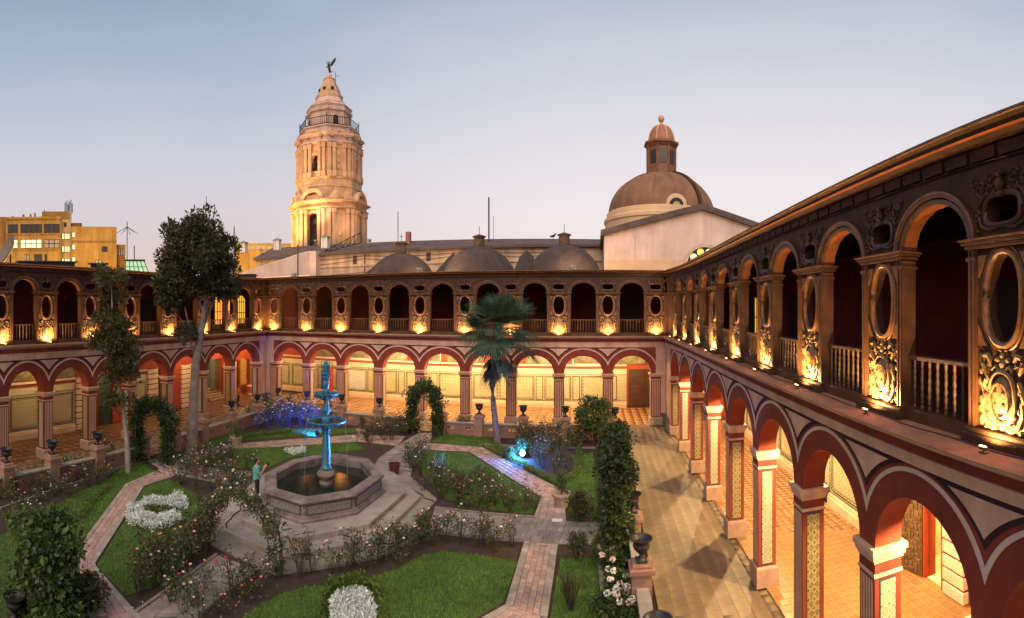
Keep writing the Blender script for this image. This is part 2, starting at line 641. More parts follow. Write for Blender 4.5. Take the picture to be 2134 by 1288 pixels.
def hole_panel(mb, x0, x1, z0, z1, cx, cz, a, b, y0, y1, pw=2.0, n=36, mi=0, ms=0):
    """flat panel with a rounded hole (superellipse power pw)"""
    angs = sorted([2 * PI * k / n for k in range(n)] + [math.atan2(z - cz, x - cx) % (2 * PI) for x in (x0, x1) for z in (z0, z1)])
    I, O = [], []
    for t in angs:
        ct, st = math.cos(t), math.sin(t)
        I.append((cx + a * math.copysign(abs(ct) ** (2 / pw), ct), cz + b * math.copysign(abs(st) ** (2 / pw), st)))
        k = 1e9
        if ct > 1e-9:
            k = min(k, (x1 - cx) / ct)
        if ct < -1e-9:
            k = min(k, (x0 - cx) / ct)
        if st > 1e-9:
            k = min(k, (z1 - cz) / st)
        if st < -1e-9:
            k = min(k, (z0 - cz) / st)
        O.append((cx + k * ct, cz + k * st))
    m = len(angs)
    for y in (y0, y1):
        mb.add([(x, y, z) for x, z in I] + [(x, y, z) for x, z in O], [(i, (i + 1) % m, m + (i + 1) % m, m + i) for i in range(m)], mi)
    mb.add([(x, y0, z) for x, z in I] + [(x, y1, z) for x, z in I], [(i, (i + 1) % m, m + (i + 1) % m, m + i) for i in range(m)], ms)


def spandrel(mb, s, cl, al, cr, ar, off, zt, y0, y1, n=16, mi=0):
    """curved triangle between two arches"""
    B = (Z_CR - Z_SPR) + off - 0.02
    L, Rr = [], []

    def xs(z):
        q = math.sqrt(max(0.0, 1 - ((z - Z_SPR) / B) ** 2))
        return cl + (al + off) * q, cr - (ar + off) * q
    zb = Z_SPR
    for k in range(400):
        z = Z_SPR + (zt - Z_SPR) * k / 400
        a, b = xs(z)
        if b > a:
            zb = z
            break
    for k in range(n + 1):
        z = zb + (zt - zb) * (1 - (1 - k / n) ** 1.6)
        a, b = xs(z)
        if b < a:
            a = b = 0.5 * (a + b)
        L.append((a, z))
        Rr.append((b, z))
    vs = [(x, y0, z) for x, z in L] + [(x, y0, z) for x, z in Rr] + [(x, y1, z) for x, z in L] + [(x, y1, z) for x, z in Rr]
    m = n + 1
    fs = []
    for k in range(n):
        fs += [(k, k + 1, m + k + 1, m + k), (k, 2 * m + k, 2 * m + k + 1, k + 1), (m + k, m + k + 1, 3 * m + k + 1, 3 * m + k)]
    fs.append((n, m + n, 3 * m + n, 2 * m + n))
    mb.add(vs, fs, mi)


def curve_tube(mb, pts, r, y, n=6, fl=0.7):
    """carved scroll: tube along (x,z) points sitting on a face at y, bulging to -y"""
    k = len(mb.v)
    mb.tube([(x, 0, z) for x, z in pts], r, n)
    for i in range(k, len(mb.v)):
        vx, vy, vz = mb.v[i]
        mb.v[i] = (vx, y + vy * fl, vz)


def spiral(cx, cz, r0, r1, a0, turns, n=16):
    return [(cx + (r0 + (r1 - r0) * k / n) * math.cos(a0 + turns * 2 * PI * k / n), cz + (r0 + (r1 - r0) * k / n) * math.sin(a0 + turns * 2 * PI * k / n)) for k in range(n + 1)]


def oval_pts(cx, cz, a, b, n=28, pw=2.0):
    P = []
    for k in range(n + 1):
        t = 2 * PI * k / n
        P.append((cx + a * math.copysign(abs(math.cos(t)) ** (2 / pw), math.cos(t)), cz + b * math.copysign(abs(math.sin(t)) ** (2 / pw), math.sin(t))))
    return P


# ---------------------------------------------------------------- shared meshes of the repeated pieces
def lower_pier_meshes():
    d = {}
    m = MB()
    m.box(-0.35, 0.35, 0.01, 0.73, 0.60, 3.36)
    d['pier'] = m.mesh('pier', M_maroon)
    m = MB()
    m.stack([[(x, y, z) for x, y in ((-w, 0.37 - w), (w, 0.37 - w), (w, 0.37 + w), (-w, 0.37 + w))]
             for w, z in ((0.46, Z_FL), (0.46, 0.60), (0.44, 0.63), (0.40, 0.66))])
    d['base'] = m.mesh('pier_base', M_base)
    m = MB()
    for w, z0, z1, k in ((0.39, 3.28, 3.34, 0), (0.365, 3.34, 3.52, 1), (0.40, 3.52, 3.58, 0), (0.44, 3.58, 3.66, 0), (0.48, 3.66, 3.76, 0)):
        m.bbox(-w, w, 0.37 - w, 0.37 + w, z0, z1, 0.012, k)
    d['capital'] = m.mesh('capital', [M_cream, M_maroon])
    m = MB()
    for i in range(5):
        x = (i - 2) * 0.122
        m.box(x - 0.032, x + 0.032, -0.008, 0.02, 0.72, 3.22)
    d['fluting'] = m.mesh('fluting', M_pink)
    for sg in (-1, 1):
        a, b = sorted((sg * 0.345, sg * 0.356))
        m = MB()
        m.box(a, b, 0.14, 0.60, 0.70, 3.24, 0)
        d['tborder%d' % sg] = m.mesh('tile_border', M_tline)
        for key, mm in (('tiles', M_tileP), ('tiles2', M_tileP2)):
            m = MB()
            a, b = sorted((sg * 0.35, sg * 0.363))
            m.box(a, b, 0.17, 0.57, 0.74, 3.20)
            d['%s%d' % (key, sg)] = m.mesh('tile_panel', mm)
    return d


LP = lower_pier_meshes()


def upper_meshes():
    d = {}
    m = MB()
    hole_panel(m, -0.63, 0.63, 6.60, 9.32, 0, 8.57, 0.38, 0.65, 0.10, 0.28, 2.3)
    d['panel'] = m.mesh('oval_panel', M_wood)
    for sg in (-1, 1):
        m = MB()
        for a, b, y in ((0.63, 0.83, 0.05), (0.66, 0.70, 0.03), (0.765, 0.80, 0.03)):
            x0, x1 = sorted((sg * a, sg * b))
            m.box(x0, x1, y, 0.33 if y > 0.04 else 0.06, 6.62, 9.30)
        x0, x1 = sorted((sg * 0.62, sg * 0.86))
        m.box(x0, x1, 0.02, 0.35, 9.14, 9.20)
        d['pilaster%d' % sg] = m.mesh('pilaster', M_wood2)
    m = MB()
    m.bbox(-0.86, 0.86, 0.0, 0.37, 9.32, 9.38, 0.01, 0)
    m.bbox(-0.90, 0.90, -0.05, 0.39, 9.38, 9.435, 0.01, 0)
    m.bbox(-0.93, 0.93, -0.09, 0.41, 9.435, Z_IMP, 0.006, 1)
    d['cap'] = m.mesh('impost_cap', [M_wood2, M_gilt])
    m = MB()
    m.bbox(-0.88, 0.88, -0.06, 0.44, Z_LEDGE, 6.56, 0.02)
    m.bbox(-0.85, 0.85, -0.01, 0.42, 6.56, 6.63, 0.02)
    m.box(-0.5, 0.5, -0.075, -0.05, 6.45, 6.53)
    d['plinth'] = m.mesh('panel_plinth', M_wood)
    m = MB()
    curve_tube(m, oval_pts(0, 8.57, 0.42, 0.69, 36, 2.3), 0.055, 0.10, 7, 0.9)
    curve_tube(m, oval_pts(0, 8.57, 0.50, 0.76, 36, 2.4), 0.022, 0.10, 5, 1.0)
    for sx in (-1, 1):
        for z, zs in ((9.22, -1), (7.86, 1)):
            m.add([(sx * 0.60, 0.07, z), (sx * 0.38, 0.07, z), (sx * 0.60, 0.07, z + zs * 0.34), (sx * 0.60, 0.11, z), (sx * 0.38, 0.11, z), (sx * 0.60, 0.11, z + zs * 0.34)],
                  [(0, 1, 2), (0, 1, 4, 3), (1, 2, 5, 4), (2, 0, 3, 5)])
    d['ovalframe'] = m.mesh('oval_frame', M_gilt, smooth=True)
    # carved cartouche: strapwork, shield, volutes, crest, leaves
    m = MB()
    y = 0.10
    m.ell((0, y, 7.13), (0.27, 0.10, 0.33), 14, 8)
    curve_tube(m, oval_pts(0, 7.13, 0.30, 0.37, 28, 2.3), 0.040, y - 0.03, 6, 1.0)
    curve_tube(m, oval_pts(0, 7.10, 0.20, 0.24, 20, 2.3), 0.020, y - 0.09, 5, 1.0)
    for sx in (-1, 1):
        S = [(sx * x, z) for x, z in ((0.10, 6.70), (0.24, 6.68), (0.36, 6.74), (0.45, 6.90), (0.49, 7.08), (0.46, 7.26), (0.38, 7.38), (0.40, 7.50), (0.47, 7.60), (0.44, 7.72), (0.34, 7.74), (0.28, 7.66), (0.32, 7.58))]
        curve_tube(m, S, 0.045, y - 0.02, 6, 1.0)
        S = [(sx * x, z) for x, z in ((0.06, 7.52), (0.16, 7.58), (0.24, 7.52), (0.22, 7.44), (0.15, 7.45))]
        curve_tube(m, S, 0.032, y - 0.02, 6, 1.0)
        m2 = [(p[0] * sx, p[1]) for p in spiral(0.24, 6.80, 0.11, 0.02, 0.5, 1.5)]
        curve_tube(m, m2, 0.028, y - 0.03, 6, 1.0)
        m2 = [(p[0] * sx, p[1]) for p in spiral(0.52, 7.66, 0.075, 0.015, 1.0, 1.4)]
        curve_tube(m, m2, 0.026, y, 6, 1.0)
        for x, z, a, b in ((0.52, 6.76, 0.05, 0.09), (0.55, 6.92, 0.04, 0.06), (0.56, 7.34, 0.04, 0.08), (0.53, 7.48, 0.045, 0.05), (0.40, 6.66, 0.06, 0.04), (0.42, 7.08, 0.025, 0.10), (0.37, 7.24, 0.03, 0.05), (0.37, 6.96, 0.03, 0.05)):
            m.ell((sx * x, y, z), (a, 0.045, b), 7, 4)
        m.ell((sx * 0.09, y - 0.09, 7.20), (0.05, 0.02, 0.05), 6, 4)
        m.ell((sx * 0.09, y - 0.09, 7.02), (0.05, 0.02, 0.06), 6, 4)
    for x, z, a, b in ((0, 7.62, 0.07, 0.08), (0, 7.50, 0.11, 0.045), (0, 7.74, 0.04, 0.05), (0, 6.72, 0.07, 0.07), (-0.12, 7.68, 0.05, 0.04), (0.12, 7.68, 0.05, 0.04), (0, 7.36, 0.08, 0.035)):
        m.ell((x, y - 0.01, z), (a, 0.06, b), 8, 5)
    d['cartouche'] = m.mesh('cartouche', M_relief, smooth=True)
    # wall over the panel with a flat oval eye, and its carved scroll surround
    m = MB()
    hole_panel(m, -0.56, 0.56, Z_IMP, 10.72, 0, 9.86, 0.37, 0.185, 0.08, 0.33, 3.2)
    d['eye'] = m.mesh('eye_panel', M_wood)
    m = MB()
    curve_tube(m, oval_pts(0, 9.86, 0.42, 0.23, 28, 3.0), 0.05, 0.08, 6, 1.0)
    for sx in (-1, 1):
        for cx, cz, r, a0, tn in ((0.50, 10.22, 0.17, 2.6, 1.6), (0.26, 10.30, 0.13, 0.3, 1.5), (0.62, 9.80, 0.10, 1.2, 1.3), (0.72, 10.36, 0.10, 3.0, 1.4)):
            curve_tube(m, [(sx * p[0], p[1]) for p in spiral(cx, cz, r, 0.02, a0, tn)], 0.030, 0.075, 6, 1.0)
            m.ell((sx * cx, 0.06, cz), (0.035, 0.04, 0.035), 6, 4)
        curve_tube(m, [(sx * x, z) for x, z in ((0.10, 9.60), (0.30, 9.57), (0.50, 9.64), (0.57, 9.80), (0.54, 9.98), (0.44, 10.10))], 0.035, 0.075, 6, 1.0)
        for x, z in ((0.60, 9.58), (0.66, 9.66), (0.18, 10.14), (0.36, 10.12)):
            m.ell((sx * x, 0.07, z), (0.05, 0.04, 0.035), 6, 4)
    m.ell((0, 0.03, 10.22), (0.085, 0.08, 0.12), 8, 6)
    m.ell((0, 0.03, 10.36), (0.11, 0.05, 0.045), 8, 4)
    m.ell((0, 0.04, 10.07), (0.06, 0.06, 0.06), 8, 4)
    d['eyeframe'] = m.mesh('scroll_surround', M_wood2, smooth=True)
    m = MB()
    pr = [(0.032, 0), (0.032, 0.05), (0.018, 0.07), (0.034, 0.12), (0.020, 0.17), (0.036, 0.24), (0.022, 0.31), (0.037, 0.38), (0.022, 0.45), (0.037, 0.52), (0.022, 0.59), (0.035, 0.66), (0.018, 0.72), (0.030, 0.77), (0.030, 0.87)]
    m.lathe(pr, 7)
    d['baluster'] = m.mesh('baluster', M_wood2, smooth=True)
    m = MB()
    m.bbox(-0.24, 0.24, 0.0, 0.08, 0.0, 0.185, 0.012)
    d['fblock'] = m.mesh('frieze_block', M_wood)
    return d


UP = upper_meshes()

LAMP_COL = (1.0, 0.56, 0.20)
M_bulb = mat('lamp_glass_lit', (1, 0.8, 0.5), 0.3, emit=(1.0, 0.50, 0.14), estr=9.0)
M_lampbody = mat('lamp_housing', (0.10, 0.07, 0.05), 0.5)
lm = MB()
lm.bbox(-0.10, 0.10, -0.07, 0.05, 0.0, 0.035, 0.008)
lm.box(-0.015, 0.015, -0.04, -0.01, 0.03, 0.10)
lm.stack([[(-0.085, -0.075, 0.085), (0.085, -0.075, 0.085), (0.085, 0.0, 0.06), (-0.085, 0.0, 0.06)], [(-0.085, -0.10, 0.16), (0.085, -0.10, 0.16), (0.085, 0.015, 0.125), (-0.085, 0.015, 0.125)]])
LAMP_ME = lm.mesh('lamp_housing', M_lampbody)
lm = MB()
lm.stack([[(-0.075, -0.09, 0.165), (0.075, -0.09, 0.165), (0.075, 0.008, 0.135), (-0.075, 0.008, 0.135)], [(-0.06, -0.075, 0.185), (0.06, -0.075, 0.185), (0.06, 0.0, 0.16), (-0.06, 0.0, 0.16)]])
BULB_ME = lm.mesh('lamp_glass', M_bulb)
ORD = ['first', 'second', 'third', 'fourth', 'fifth', 'sixth', 'seventh', 'eighth', 'ninth', 'tenth', 'eleventh']


def wing(label, loc, rz, S, e0, e1, c0, c1, depth, gaps=(), kz=1.0, ps=1.0, yo=0.0, tall=False, wf=0.49):
    """One cloister wing. Local x runs along the arcade, y into the building, z up. c0/c1: inner corner at that end."""
    w = thing('cloister_wing', label, 'cloister wing', loc, rz)
    n = len(S)
    bays = [(S[i], S[i + 1]) for i in range(n - 1)]
    # ---------------- lower storey
    for i, s in enumerate(S):
        p = put('pier', LP['pier'], w, (s, yo, 0), 0, (ps, ps, 1))
        put('pier_base', LP['base'], p)
        put('capital', LP['capital'], p)
        put('fluting', LP['fluting'], p)
        for sg in (-1, 1):
            put('tile_border', LP['tborder%d' % sg], p)
            put('tile_panel', LP[('tiles%d' if i % 2 else 'tiles2%d') % sg], p)
    bx = []
    pw = 0.36 * ps
    for i, (a, b) in enumerate(bays):
        c, h = (a + b) / 2, (b - a) / 2
        m = MB()
        arch_wall(m, a, b, c, h - pw, Z_CR - Z_SPR, Z_SPR, Z_TOP, 0.01 + yo, 0.73 * ps + yo, 0, 1)
        aw = m.build('arch_wall', [M_maroon, M_soffit], w)
        m = MB()
        arch_ring(m, c, h + 0.10, 1.24 + 0.46, h + 0.185, 1.24 + 0.54, Z_SPR, -0.008 + yo, 0.01 + yo, clip=h)
        m.build('arch_outline', M_white, aw)
        bx.append((c, h - pw))
    for i in range(1, n - 1):
        cl, al = bx[i - 1]
        cr, ar = bx[i]
        m = MB()
        spandrel(m, S[i], cl, al, cr, ar, 0.34 + pw, 5.575, -0.006 + yo, 0.01 + yo)
        o = m.build('spandrel_outline', M_line, w)
        m = MB()
        spandrel(m, S[i], cl, al, cr, ar, 0.42 + pw, 5.515, -0.014 + yo, 0.01 + yo)
        m.build('spandrel_panel', M_pink, o)
    # corner masonry
    for c, s, e, sg in ((c0, S[0], e0, -1), (c1, S[-1], e1, 1)):
        if c:
            m = MB()
            x0, x1 = sorted((s + sg * 0.34 * ps, e + sg * 0.70))
            m.box(x0, x1, 0.02 + yo, 0.72, Z_FL, Z_SPR)
            a0, a1 = sorted((s, e + sg * 0.70))
            m.box(a0, a1, 0.02 + yo, 0.72, Z_SPR, Z_TOP - 0.002)
            o = m.build('corner_pier', M_pink, w)
            m = MB()
            m.box(x0, x1, -0.02 + yo, 0.018 + yo, Z_FL, 0.95)
            m.build('corner_base', mat('grey_base_paint', (0.16, 0.12, 0.13), 0.8), o)
            m = MB()
            x0, x1 = sorted((s + sg * 0.80, e + sg * 0.5))
            m.box(x0, x1, 0.06, 0.5, Z_LEDGE, 10.72)
            m.build('corner_boards', M_wood2, w)
    # entablature between the storeys
    m0, m1 = (1.0 if c0 else 0.0), (1.0 if c1 else 0.0)
    m = MB()
    m.profile([(0.74, 5.61), (yo - 0.03, 5.61), (yo - 0.03, 5.74), (yo - 0.055, 5.75), (yo - 0.055, 5.88), (yo - 0.09, 5.90), (yo - 0.09, 5.96), (0.74, 5.96)], e0, e1, m0, m1)
    m.build('fascia_moulding', M_cream, w)
    m = MB()
    m.profile([(0.74, 5.96), (yo - 0.05, 5.96), (yo - 0.05, 6.19), (0.74, 6.19)], e0, e1, m0, m1)
    m.build('red_band', M_maroon, w)
    m = MB()
    yl = yo * 0.6
    m.profile([(0.74, 6.19), (yl - 0.12, 6.19), (yl - 0.18, 6.22), (yl - 0.22, 6.26), (yl - 0.34, 6.28), (yl - 0.38, 6.31), (yl - 0.42, 6.36), (yl - 0.42, 6.385), (0.74, 6.385)], e0, e1, m0, m1)
    m.build('ledge_moulding', M_cream, w)
    m = MB()
    m.profile([(yl - 0.43, 6.386), (yl - 0.43, 6.405), (0.60, 6.409), (0.60, 6.386)], e0, e1, m0, m1)
    m.build('ledge_top', M_terra, w)
    # ---------------- upper storey
    def bay_at(i):
        b = []
        if i > 0:
            b.append(S[i] - S[i - 1])
        if i < n - 1:
            b.append(S[i + 1] - S[i])
        return sum(b) / len(b)
    sc = [wf * bay_at(i) / 1.66 for i in range(n)]
    for i, s in enumerate(S):
        k = (sc[i], 1, 1)
        p = put('oval_panel', UP['panel'], w, (s, 0, 0), 0, k)
        put('pilaster', UP['pilaster-1'], p)
        put('pilaster', UP['pilaster1'], p)
        put('impost_cap', UP['cap'], p)
        put('panel_plinth', UP['plinth'], p)
        put('oval_frame', UP['ovalframe'], p)
        put('cartouche', UP['cartouche'], p)
        e = put('eye_panel', UP['eye'], w, (s, 0, 0), 0, k)
        put('scroll_surround', UP['eyeframe'], e)
    for i, (a, b) in enumerate(bays):
        x0, x1 = a + 0.56 * sc[i], b - 0.56 * sc[i + 1]
        p0, p1 = a + 0.83 * sc[i], b - 0.83 * sc[i + 1]
        c, h = (p0 + p1) / 2, (p1 - p0) / 2
        m = MB()
        arch_wall(m, x0, x1, c, h, 0.71, Z_IMP, 10.72, 0.08, 0.35, 0, 1)
        aw = m.build('upper_arch', [M_wood, M_uso], w)
        m = MB()
        arch_ring(m, c, h - 0.005, 0.705, h + 0.07, 0.77, Z_IMP, 0.03, 0.10)
        arch_ring(m, c, h + 0.10, 0.80, h + 0.19, 0.90, Z_IMP, 0.0, 0.10)
        m.build('archivolt', M_wood2, aw)
        m = MB()
        arch_ring(m, c, h + 0.155, 0.865, h + 0.175, 0.885, Z_IMP, -0.012, 0.03)
        m.build('archivolt_edge', M_gilt, aw)
        m = MB()
        m.box(p0 - 0.02, p1 + 0.02, 0.10, 0.45, Z_LEDGE, 6.63)
        r = m.build('balustrade', M_wood2, w)
        m = MB()
        m.bbox(p0 - 0.01, p1 + 0.01, 0.17, 0.31, 7.50, 7.57, 0.015)
        m.build('handrail', M_wood2, r)
        nb = max(6, int(round((p1 - p0) / 0.205)))
        for q in range(nb):
            put('baluster', UP['baluster'], r, (p0 + (q + 0.5) * (p1 - p0) / nb, 0.24, 6.63))
    # frieze blocks, cornice, roof
    m = MB()
    m.profile([(0.52, 10.721), (0.07, 10.721), (0.07, 10.84), (0.03, 10.845), (0.03, 10.86), (0.52, 10.86)], e0, e1, m0, m1)
    m.profile([(0.079, 10.575), (0.04, 10.58), (0.03, 10.59), (0.04, 10.60), (0.079, 10.605)], e0, e1, m0, m1)
    fr = m.build('frieze', M_wood, w)
    L = e1 - e0
    nb = int(L / 0.56)
    for q in range(nb):
        put('frieze_block', UP['fblock'], w, (e0 + (q + 0.5) * L / nb, 0.035, 10.635))
    m = MB()
    m.profile([(0.52, 10.86), (0.04, 10.86), (0.02, 10.866), (0.02, 10.878), (0.52, 10.878)], e0, e1, m0, m1)
    m.build('gilt_moulding', M_gilt, w)
    m = MB()
    m.profile([(0.52, 10.878), (0.05, 10.878), (-0.05, 10.885), (-0.14, 10.90), (-0.18, 10.915), (0.52, 10.915)], e0, e1, m0, m1)
    m.build('cornice_soffit', M_wood, w)
    m = MB()
    m.profile([(-0.181, 10.914), (-0.215, 10.908), (-0.235, 10.900), (-0.20, 10.890), (-0.15, 10.899)], e0, e1, m0, m1)
    m.build('red_bead', M_corn, w)
    m = MB()
    m.profile([(0.52, 10.915), (-0.24, 10.915), (-0.24, 10.965), (0.52, 10.965)], e0, e1, m0, m1)
    m.build('cornice_fascia', M_wood, w)
    m = MB()
    m.profile([(0.52, 10.965), (-0.27, 10.965), (-0.32, 10.980), (-0.345, 11.0), (0.52, 11.0)], e0, e1, m0, m1)
    m.build('cornice_crown', M_wood, w)
    m = MB()
    m.profile([(-0.32, 10.985), (-0.352, 10.980), (-0.362, 10.988), (-0.352, 11.0), (-0.32, 11.0)], e0, e1, m0, m1)
    m.build('gilt_bead', M_gilt, w)
    m = MB()
    m.profile([(0.52, 11.001), (-0.37, 11.001), (-0.37, 11.03), (0.52, 11.07)], e0, e1, m0, m1)
    m.profile([(0.521, 10.90), (0.521, 11.07), (depth + 0.4, 11.0), (depth + 0.4, 10.90)], e0, e1, m0, m1)
    m.build('roof', M_roofsheet, w)
    # ---------------- upper gallery room
    m = MB()
    m.profile([(0.62, 6.30), (0.62, 6.40), (depth, 6.40), (depth, 6.30)], e0, e1, m0, m1)
    m.build('gallery_floor', M_gceil, w)
    m = MB()
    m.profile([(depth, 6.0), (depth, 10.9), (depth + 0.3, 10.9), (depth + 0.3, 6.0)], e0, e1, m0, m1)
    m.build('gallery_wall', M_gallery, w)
    m = MB()
    m.profile([(0.521, 10.72), (0.521, 10.78), (depth, 10.78), (depth, 10.72)], e0, e1, m0, m1)
    for q in range(int(L / 0.7)):
        x = e0 + 0.35 + q * 0.7
        m.box(x - 0.06, x + 0.06, 0.55, depth - 0.02, 10.58, 10.72)
    m.build('gallery_ceiling', M_gceil, w)
    for i, (a, b) in enumerate(bays):
        if i % 2 == 0:
            c = (a + b) / 2 + 0.3
            m = MB()
            m.box(c - 0.75, c + 0.75, depth - 0.06, depth + 0.01, 6.4, 9.3)
            for zz in (6.6, 7.3, 8.0, 8.7):
                for sx in (-1, 1):
                    m.box(c + sx * 0.38 - 0.28, c + sx * 0.38 + 0.28, depth - 0.09, depth - 0.05, zz, zz + 0.5)
            m.build('gallery_door', mat('gallery_door_wood', (0.05, 0.022, 0.014), 0.6), w)
    # ---------------- arcade ceiling and rear wall (upper part and base); dressing is added per wing
    m = MB()
    m.profile([(0.73 * ps + yo, 5.55), (0.73 * ps + yo, 5.60), (depth, 5.60), (depth, 5.55)], e0, e1, m0, m1)
    for q in range(int(L / 0.9)):
        x = e0 + 0.45 + q * 0.9
        m.box(x - 0.07, x + 0.07, 0.74, depth - 0.01, 5.40, 5.55)
    m.build('arcade_ceiling', M_aceil, w)
    m = MB()
    x = e0
    for a, b, zt in list(gaps) + [(e1, e1, 0)]:
        q0, q1 = (m0 if x == e0 else 0.0), (m1 if a == e1 else 0.0)
        m.profile([(depth + 0.002, 0.0), (depth + 0.002, 6.0), (depth + 0.3, 6.0), (depth + 0.3, 0.0)], x, a, q0, q1)
        if b > a:
            m.box(a, b, depth + 0.002, depth + 0.3, zt, 6.0)
        x = b
    m.build('arcade_wall', M_redwall, w)
    # arcade stretched and entablature squashed on the nearest wing to fit the camera view
    if tall:
        ZA = [0.12, 3.76, 5.0, 5.61, 5.96, 6.19, 6.41]
        ZB = [0.12, 4.12, 5.33, 5.88, 6.08, 6.23, 6.41]

        def lift(x, z):
            d = (x - e0) if c0 else (e1 - x)
            q = 1 - max(0.0, 1 - d / 9.0) ** 1.5
            return z + (float(np.interp(z, ZA, ZB)) - z) * q
        for o in list(w.children):
            base = o.name.split('.')[0]
            if base == 'pier':
                k = (lift(o.location.x, 3.76) - 0.12) / 3.64
                o.scale.z = k
                o.location.z = 0.12 * (1 - k)
            elif base in ('arch_wall', 'spandrel_outline', 'fascia_moulding', 'red_band', 'ledge_moulding', 'corner_pier'):
                for oo in [o] + list(o.children):
                    for v in oo.data.vertices:
                        if v.co.z > 1.2:
                            v.co.z = lift(v.co.x, v.co.z)
    # upper storey squashed in height along the side wings to fit the camera view
    if kz < 1:
        def kk(x):
            d = (x - e0) if c0 else (e1 - x)
            return kz + (1 - kz) * max(0.0, 1 - d / 9.0) ** 1.5
        for o in list(w.children):
            base = o.name.split('.')[0]
            if base in ('frieze_block',):
                k = kk(o.location.x)
                o.location.z = Z_LEDGE + (o.location.z - Z_LEDGE) * k
                o.scale.z = k
            elif base in ('oval_panel', 'eye_panel'):
                k = kk(o.location.x)
                o.scale.z = k
                o.location.z = Z_LEDGE * (1 - k)
            elif base in ('upper_arch', 'balustrade'):
                xs_ = [v.co.x for v in o.data.vertices]
                k = kk((min(xs_) + max(xs_)) / 2)
                o.scale.z = k
                o.location.z = Z_LEDGE * (1 - k)
            elif base in ('frieze', 'gilt_moulding', 'red_bead', 'gilt_bead', 'cornice_soffit', 'cornice_fascia', 'cornice_crown', 'roof', 'gallery_wall', 'gallery_ceiling', 'gallery_door', 'corner_boards'):
                for v in o.data.vertices:
                    if v.co.z > Z_LEDGE:
                        v.co.z = Z_LEDGE + (v.co.z - Z_LEDGE) * kk(v.co.x)
    return w, bx


def dado(w, depth, x0, x1, panels, star=()):
    """tiled wall: panels = list of (xa, xb) framed fields"""
    y = depth
    m = MB()
    m.bbox(x0, x1, y - 0.16, y, Z_FL, 0.50, 0.03)
    m.bbox(x0, x1, y - 0.10, y, 0.50, 0.62, 0.03)
    m.build('wall_plinth', M_plinth, w)
    m = MB()
    m.box(x0, x1, y - 0.030, y, 0.62, 2.86)
    d = m.build('tile_dado', M_tileA, w)
    m = MB()
    m.box(x0, x1, y - 0.034, y, 2.86, 3.36)
    m.build('tile_frieze', M_tileB, d)
    for z in (0.66, 2.86, 3.34):
        m = MB()
        m.box(x0, x1, y - 0.040, y - 0.02, z, z + 0.035)
        m.build('tile_border', M_tline, d)
    for k, (a, b) in enumerate(panels):
        m = MB()
        for xx in (a, b):
            m.box(xx - 0.03, xx + 0.03, y - 0.042, y - 0.02, 0.76, 2.74)
        m.box(a, b, y - 0.042, y - 0.02, 0.75, 0.81)
        m.box(a, b, y - 0.042, y - 0.02, 2.68, 2.74)
        if b - a > 1.2:
            for xx in (a + 0.11, b - 0.11):
                m.box(xx - 0.018, xx + 0.018, y - 0.040, y - 0.02, 0.89, 2.61)
            m.box(a + 0.11, b - 0.11, y - 0.040, y - 0.02, 0.88, 0.905)
            m.box(a + 0.11, b - 0.11, y - 0.040, y - 0.02, 2.60, 2.625)
        f = m.build('tile_panel_frame', M_tline, d)
        if k in star:
            m = MB()
            m.box(a + 0.02, b - 0.02, y - 0.036, y - 0.02, 0.80, 2.70)
            m.build('star_tile_field', M_tileC, d)
    m = MB()
    m.box(x0, x1, y - 0.02, y + 0.001, 3.36, 3.56)
    m.build('red_wall_band', M_redwall, w)
    m = MB()
    m.bbox(x0, x1, y - 0.12, y, 3.56, 3.70, 0.03)
    m.build('wall_cornice', M_white, w)


M_canvas = []
for k, (c1, c2) in enumerate((((0.30, 0.22, 0.10), (0.06, 0.05, 0.03)), ((0.24, 0.20, 0.13), (0.09, 0.05, 0.03)), ((0.34, 0.27, 0.15), (0.07, 0.07, 0.06)), ((0.20, 0.14, 0.07), (0.04, 0.04, 0.03)))):
    M_canvas.append(mat('painted_canvas_%s' % 'abcd'[k], c1, 0.5, c2, 1.6, detail=6))


def painting(w, loc_mat, x0, x1, depth, z0, z1, label, k=0):
    """framed canvas hung above the tiled wall (top-level thing placed with the wing's transform)"""
    c = ((x0 + x1) / 2, depth - 0.03, z0)
    p = loc_mat @ Vector(c)
    t = thing('painting', label, 'painting', p, w.rotation_euler[2], 'paintings above the tiled arcade walls')
    h, hw = z1 - z0, (x1 - x0) / 2
    m = MB()
    m.box(-hw, hw, -0.02, 0.02, 0, h)
    m.build('canvas', M_canvas[k % 4], t)
    m = MB()
    for a, b, c_, d in ((-hw - 0.07, -hw + 0.01, -0.05, h + 0.05), (hw - 0.01, hw + 0.07, -0.05, h + 0.05)):
        m.box(a, b, -0.05, 0.03, c_, d)
    m.box(-hw - 0.07, hw + 0.07, -0.05, 0.03, -0.06, 0.01)
    m.box(-hw - 0.07, hw + 0.07, -0.05, 0.03, h - 0.01, h + 0.06)
    m.build('frame', M_white if k % 2 else M_gilt, t)


def wmat(o):
    return Matrix.Translation(o.location) @ Matrix.Rotation(o.rotation_euler[2], 4, 'Z')


def ledge_lamps(w, S, labels, power):
    Mx = wmat(w)
    for s, lb in zip(S, labels):
        p = Mx @ Vector((s, -0.26, 6.41))
        t = thing('ledge_lamp', lb, 'floodlight', p, w.rotation_euler[2], 'small floodlights on the gallery ledge')
        put('lamp_housing', LAMP_ME, t)
        put('lamp_glass', BULB_ME, t)
        t.scale = (0.6, 0.6, 0.6)
        lamp('ledge_light', 'SPOT', power * random.uniform(0.8, 1.2), LAMP_COL, t, (0, -0.02, 0.20), (math.radians(160), 0, 0), 0.03, math.radians(165), 0.6)


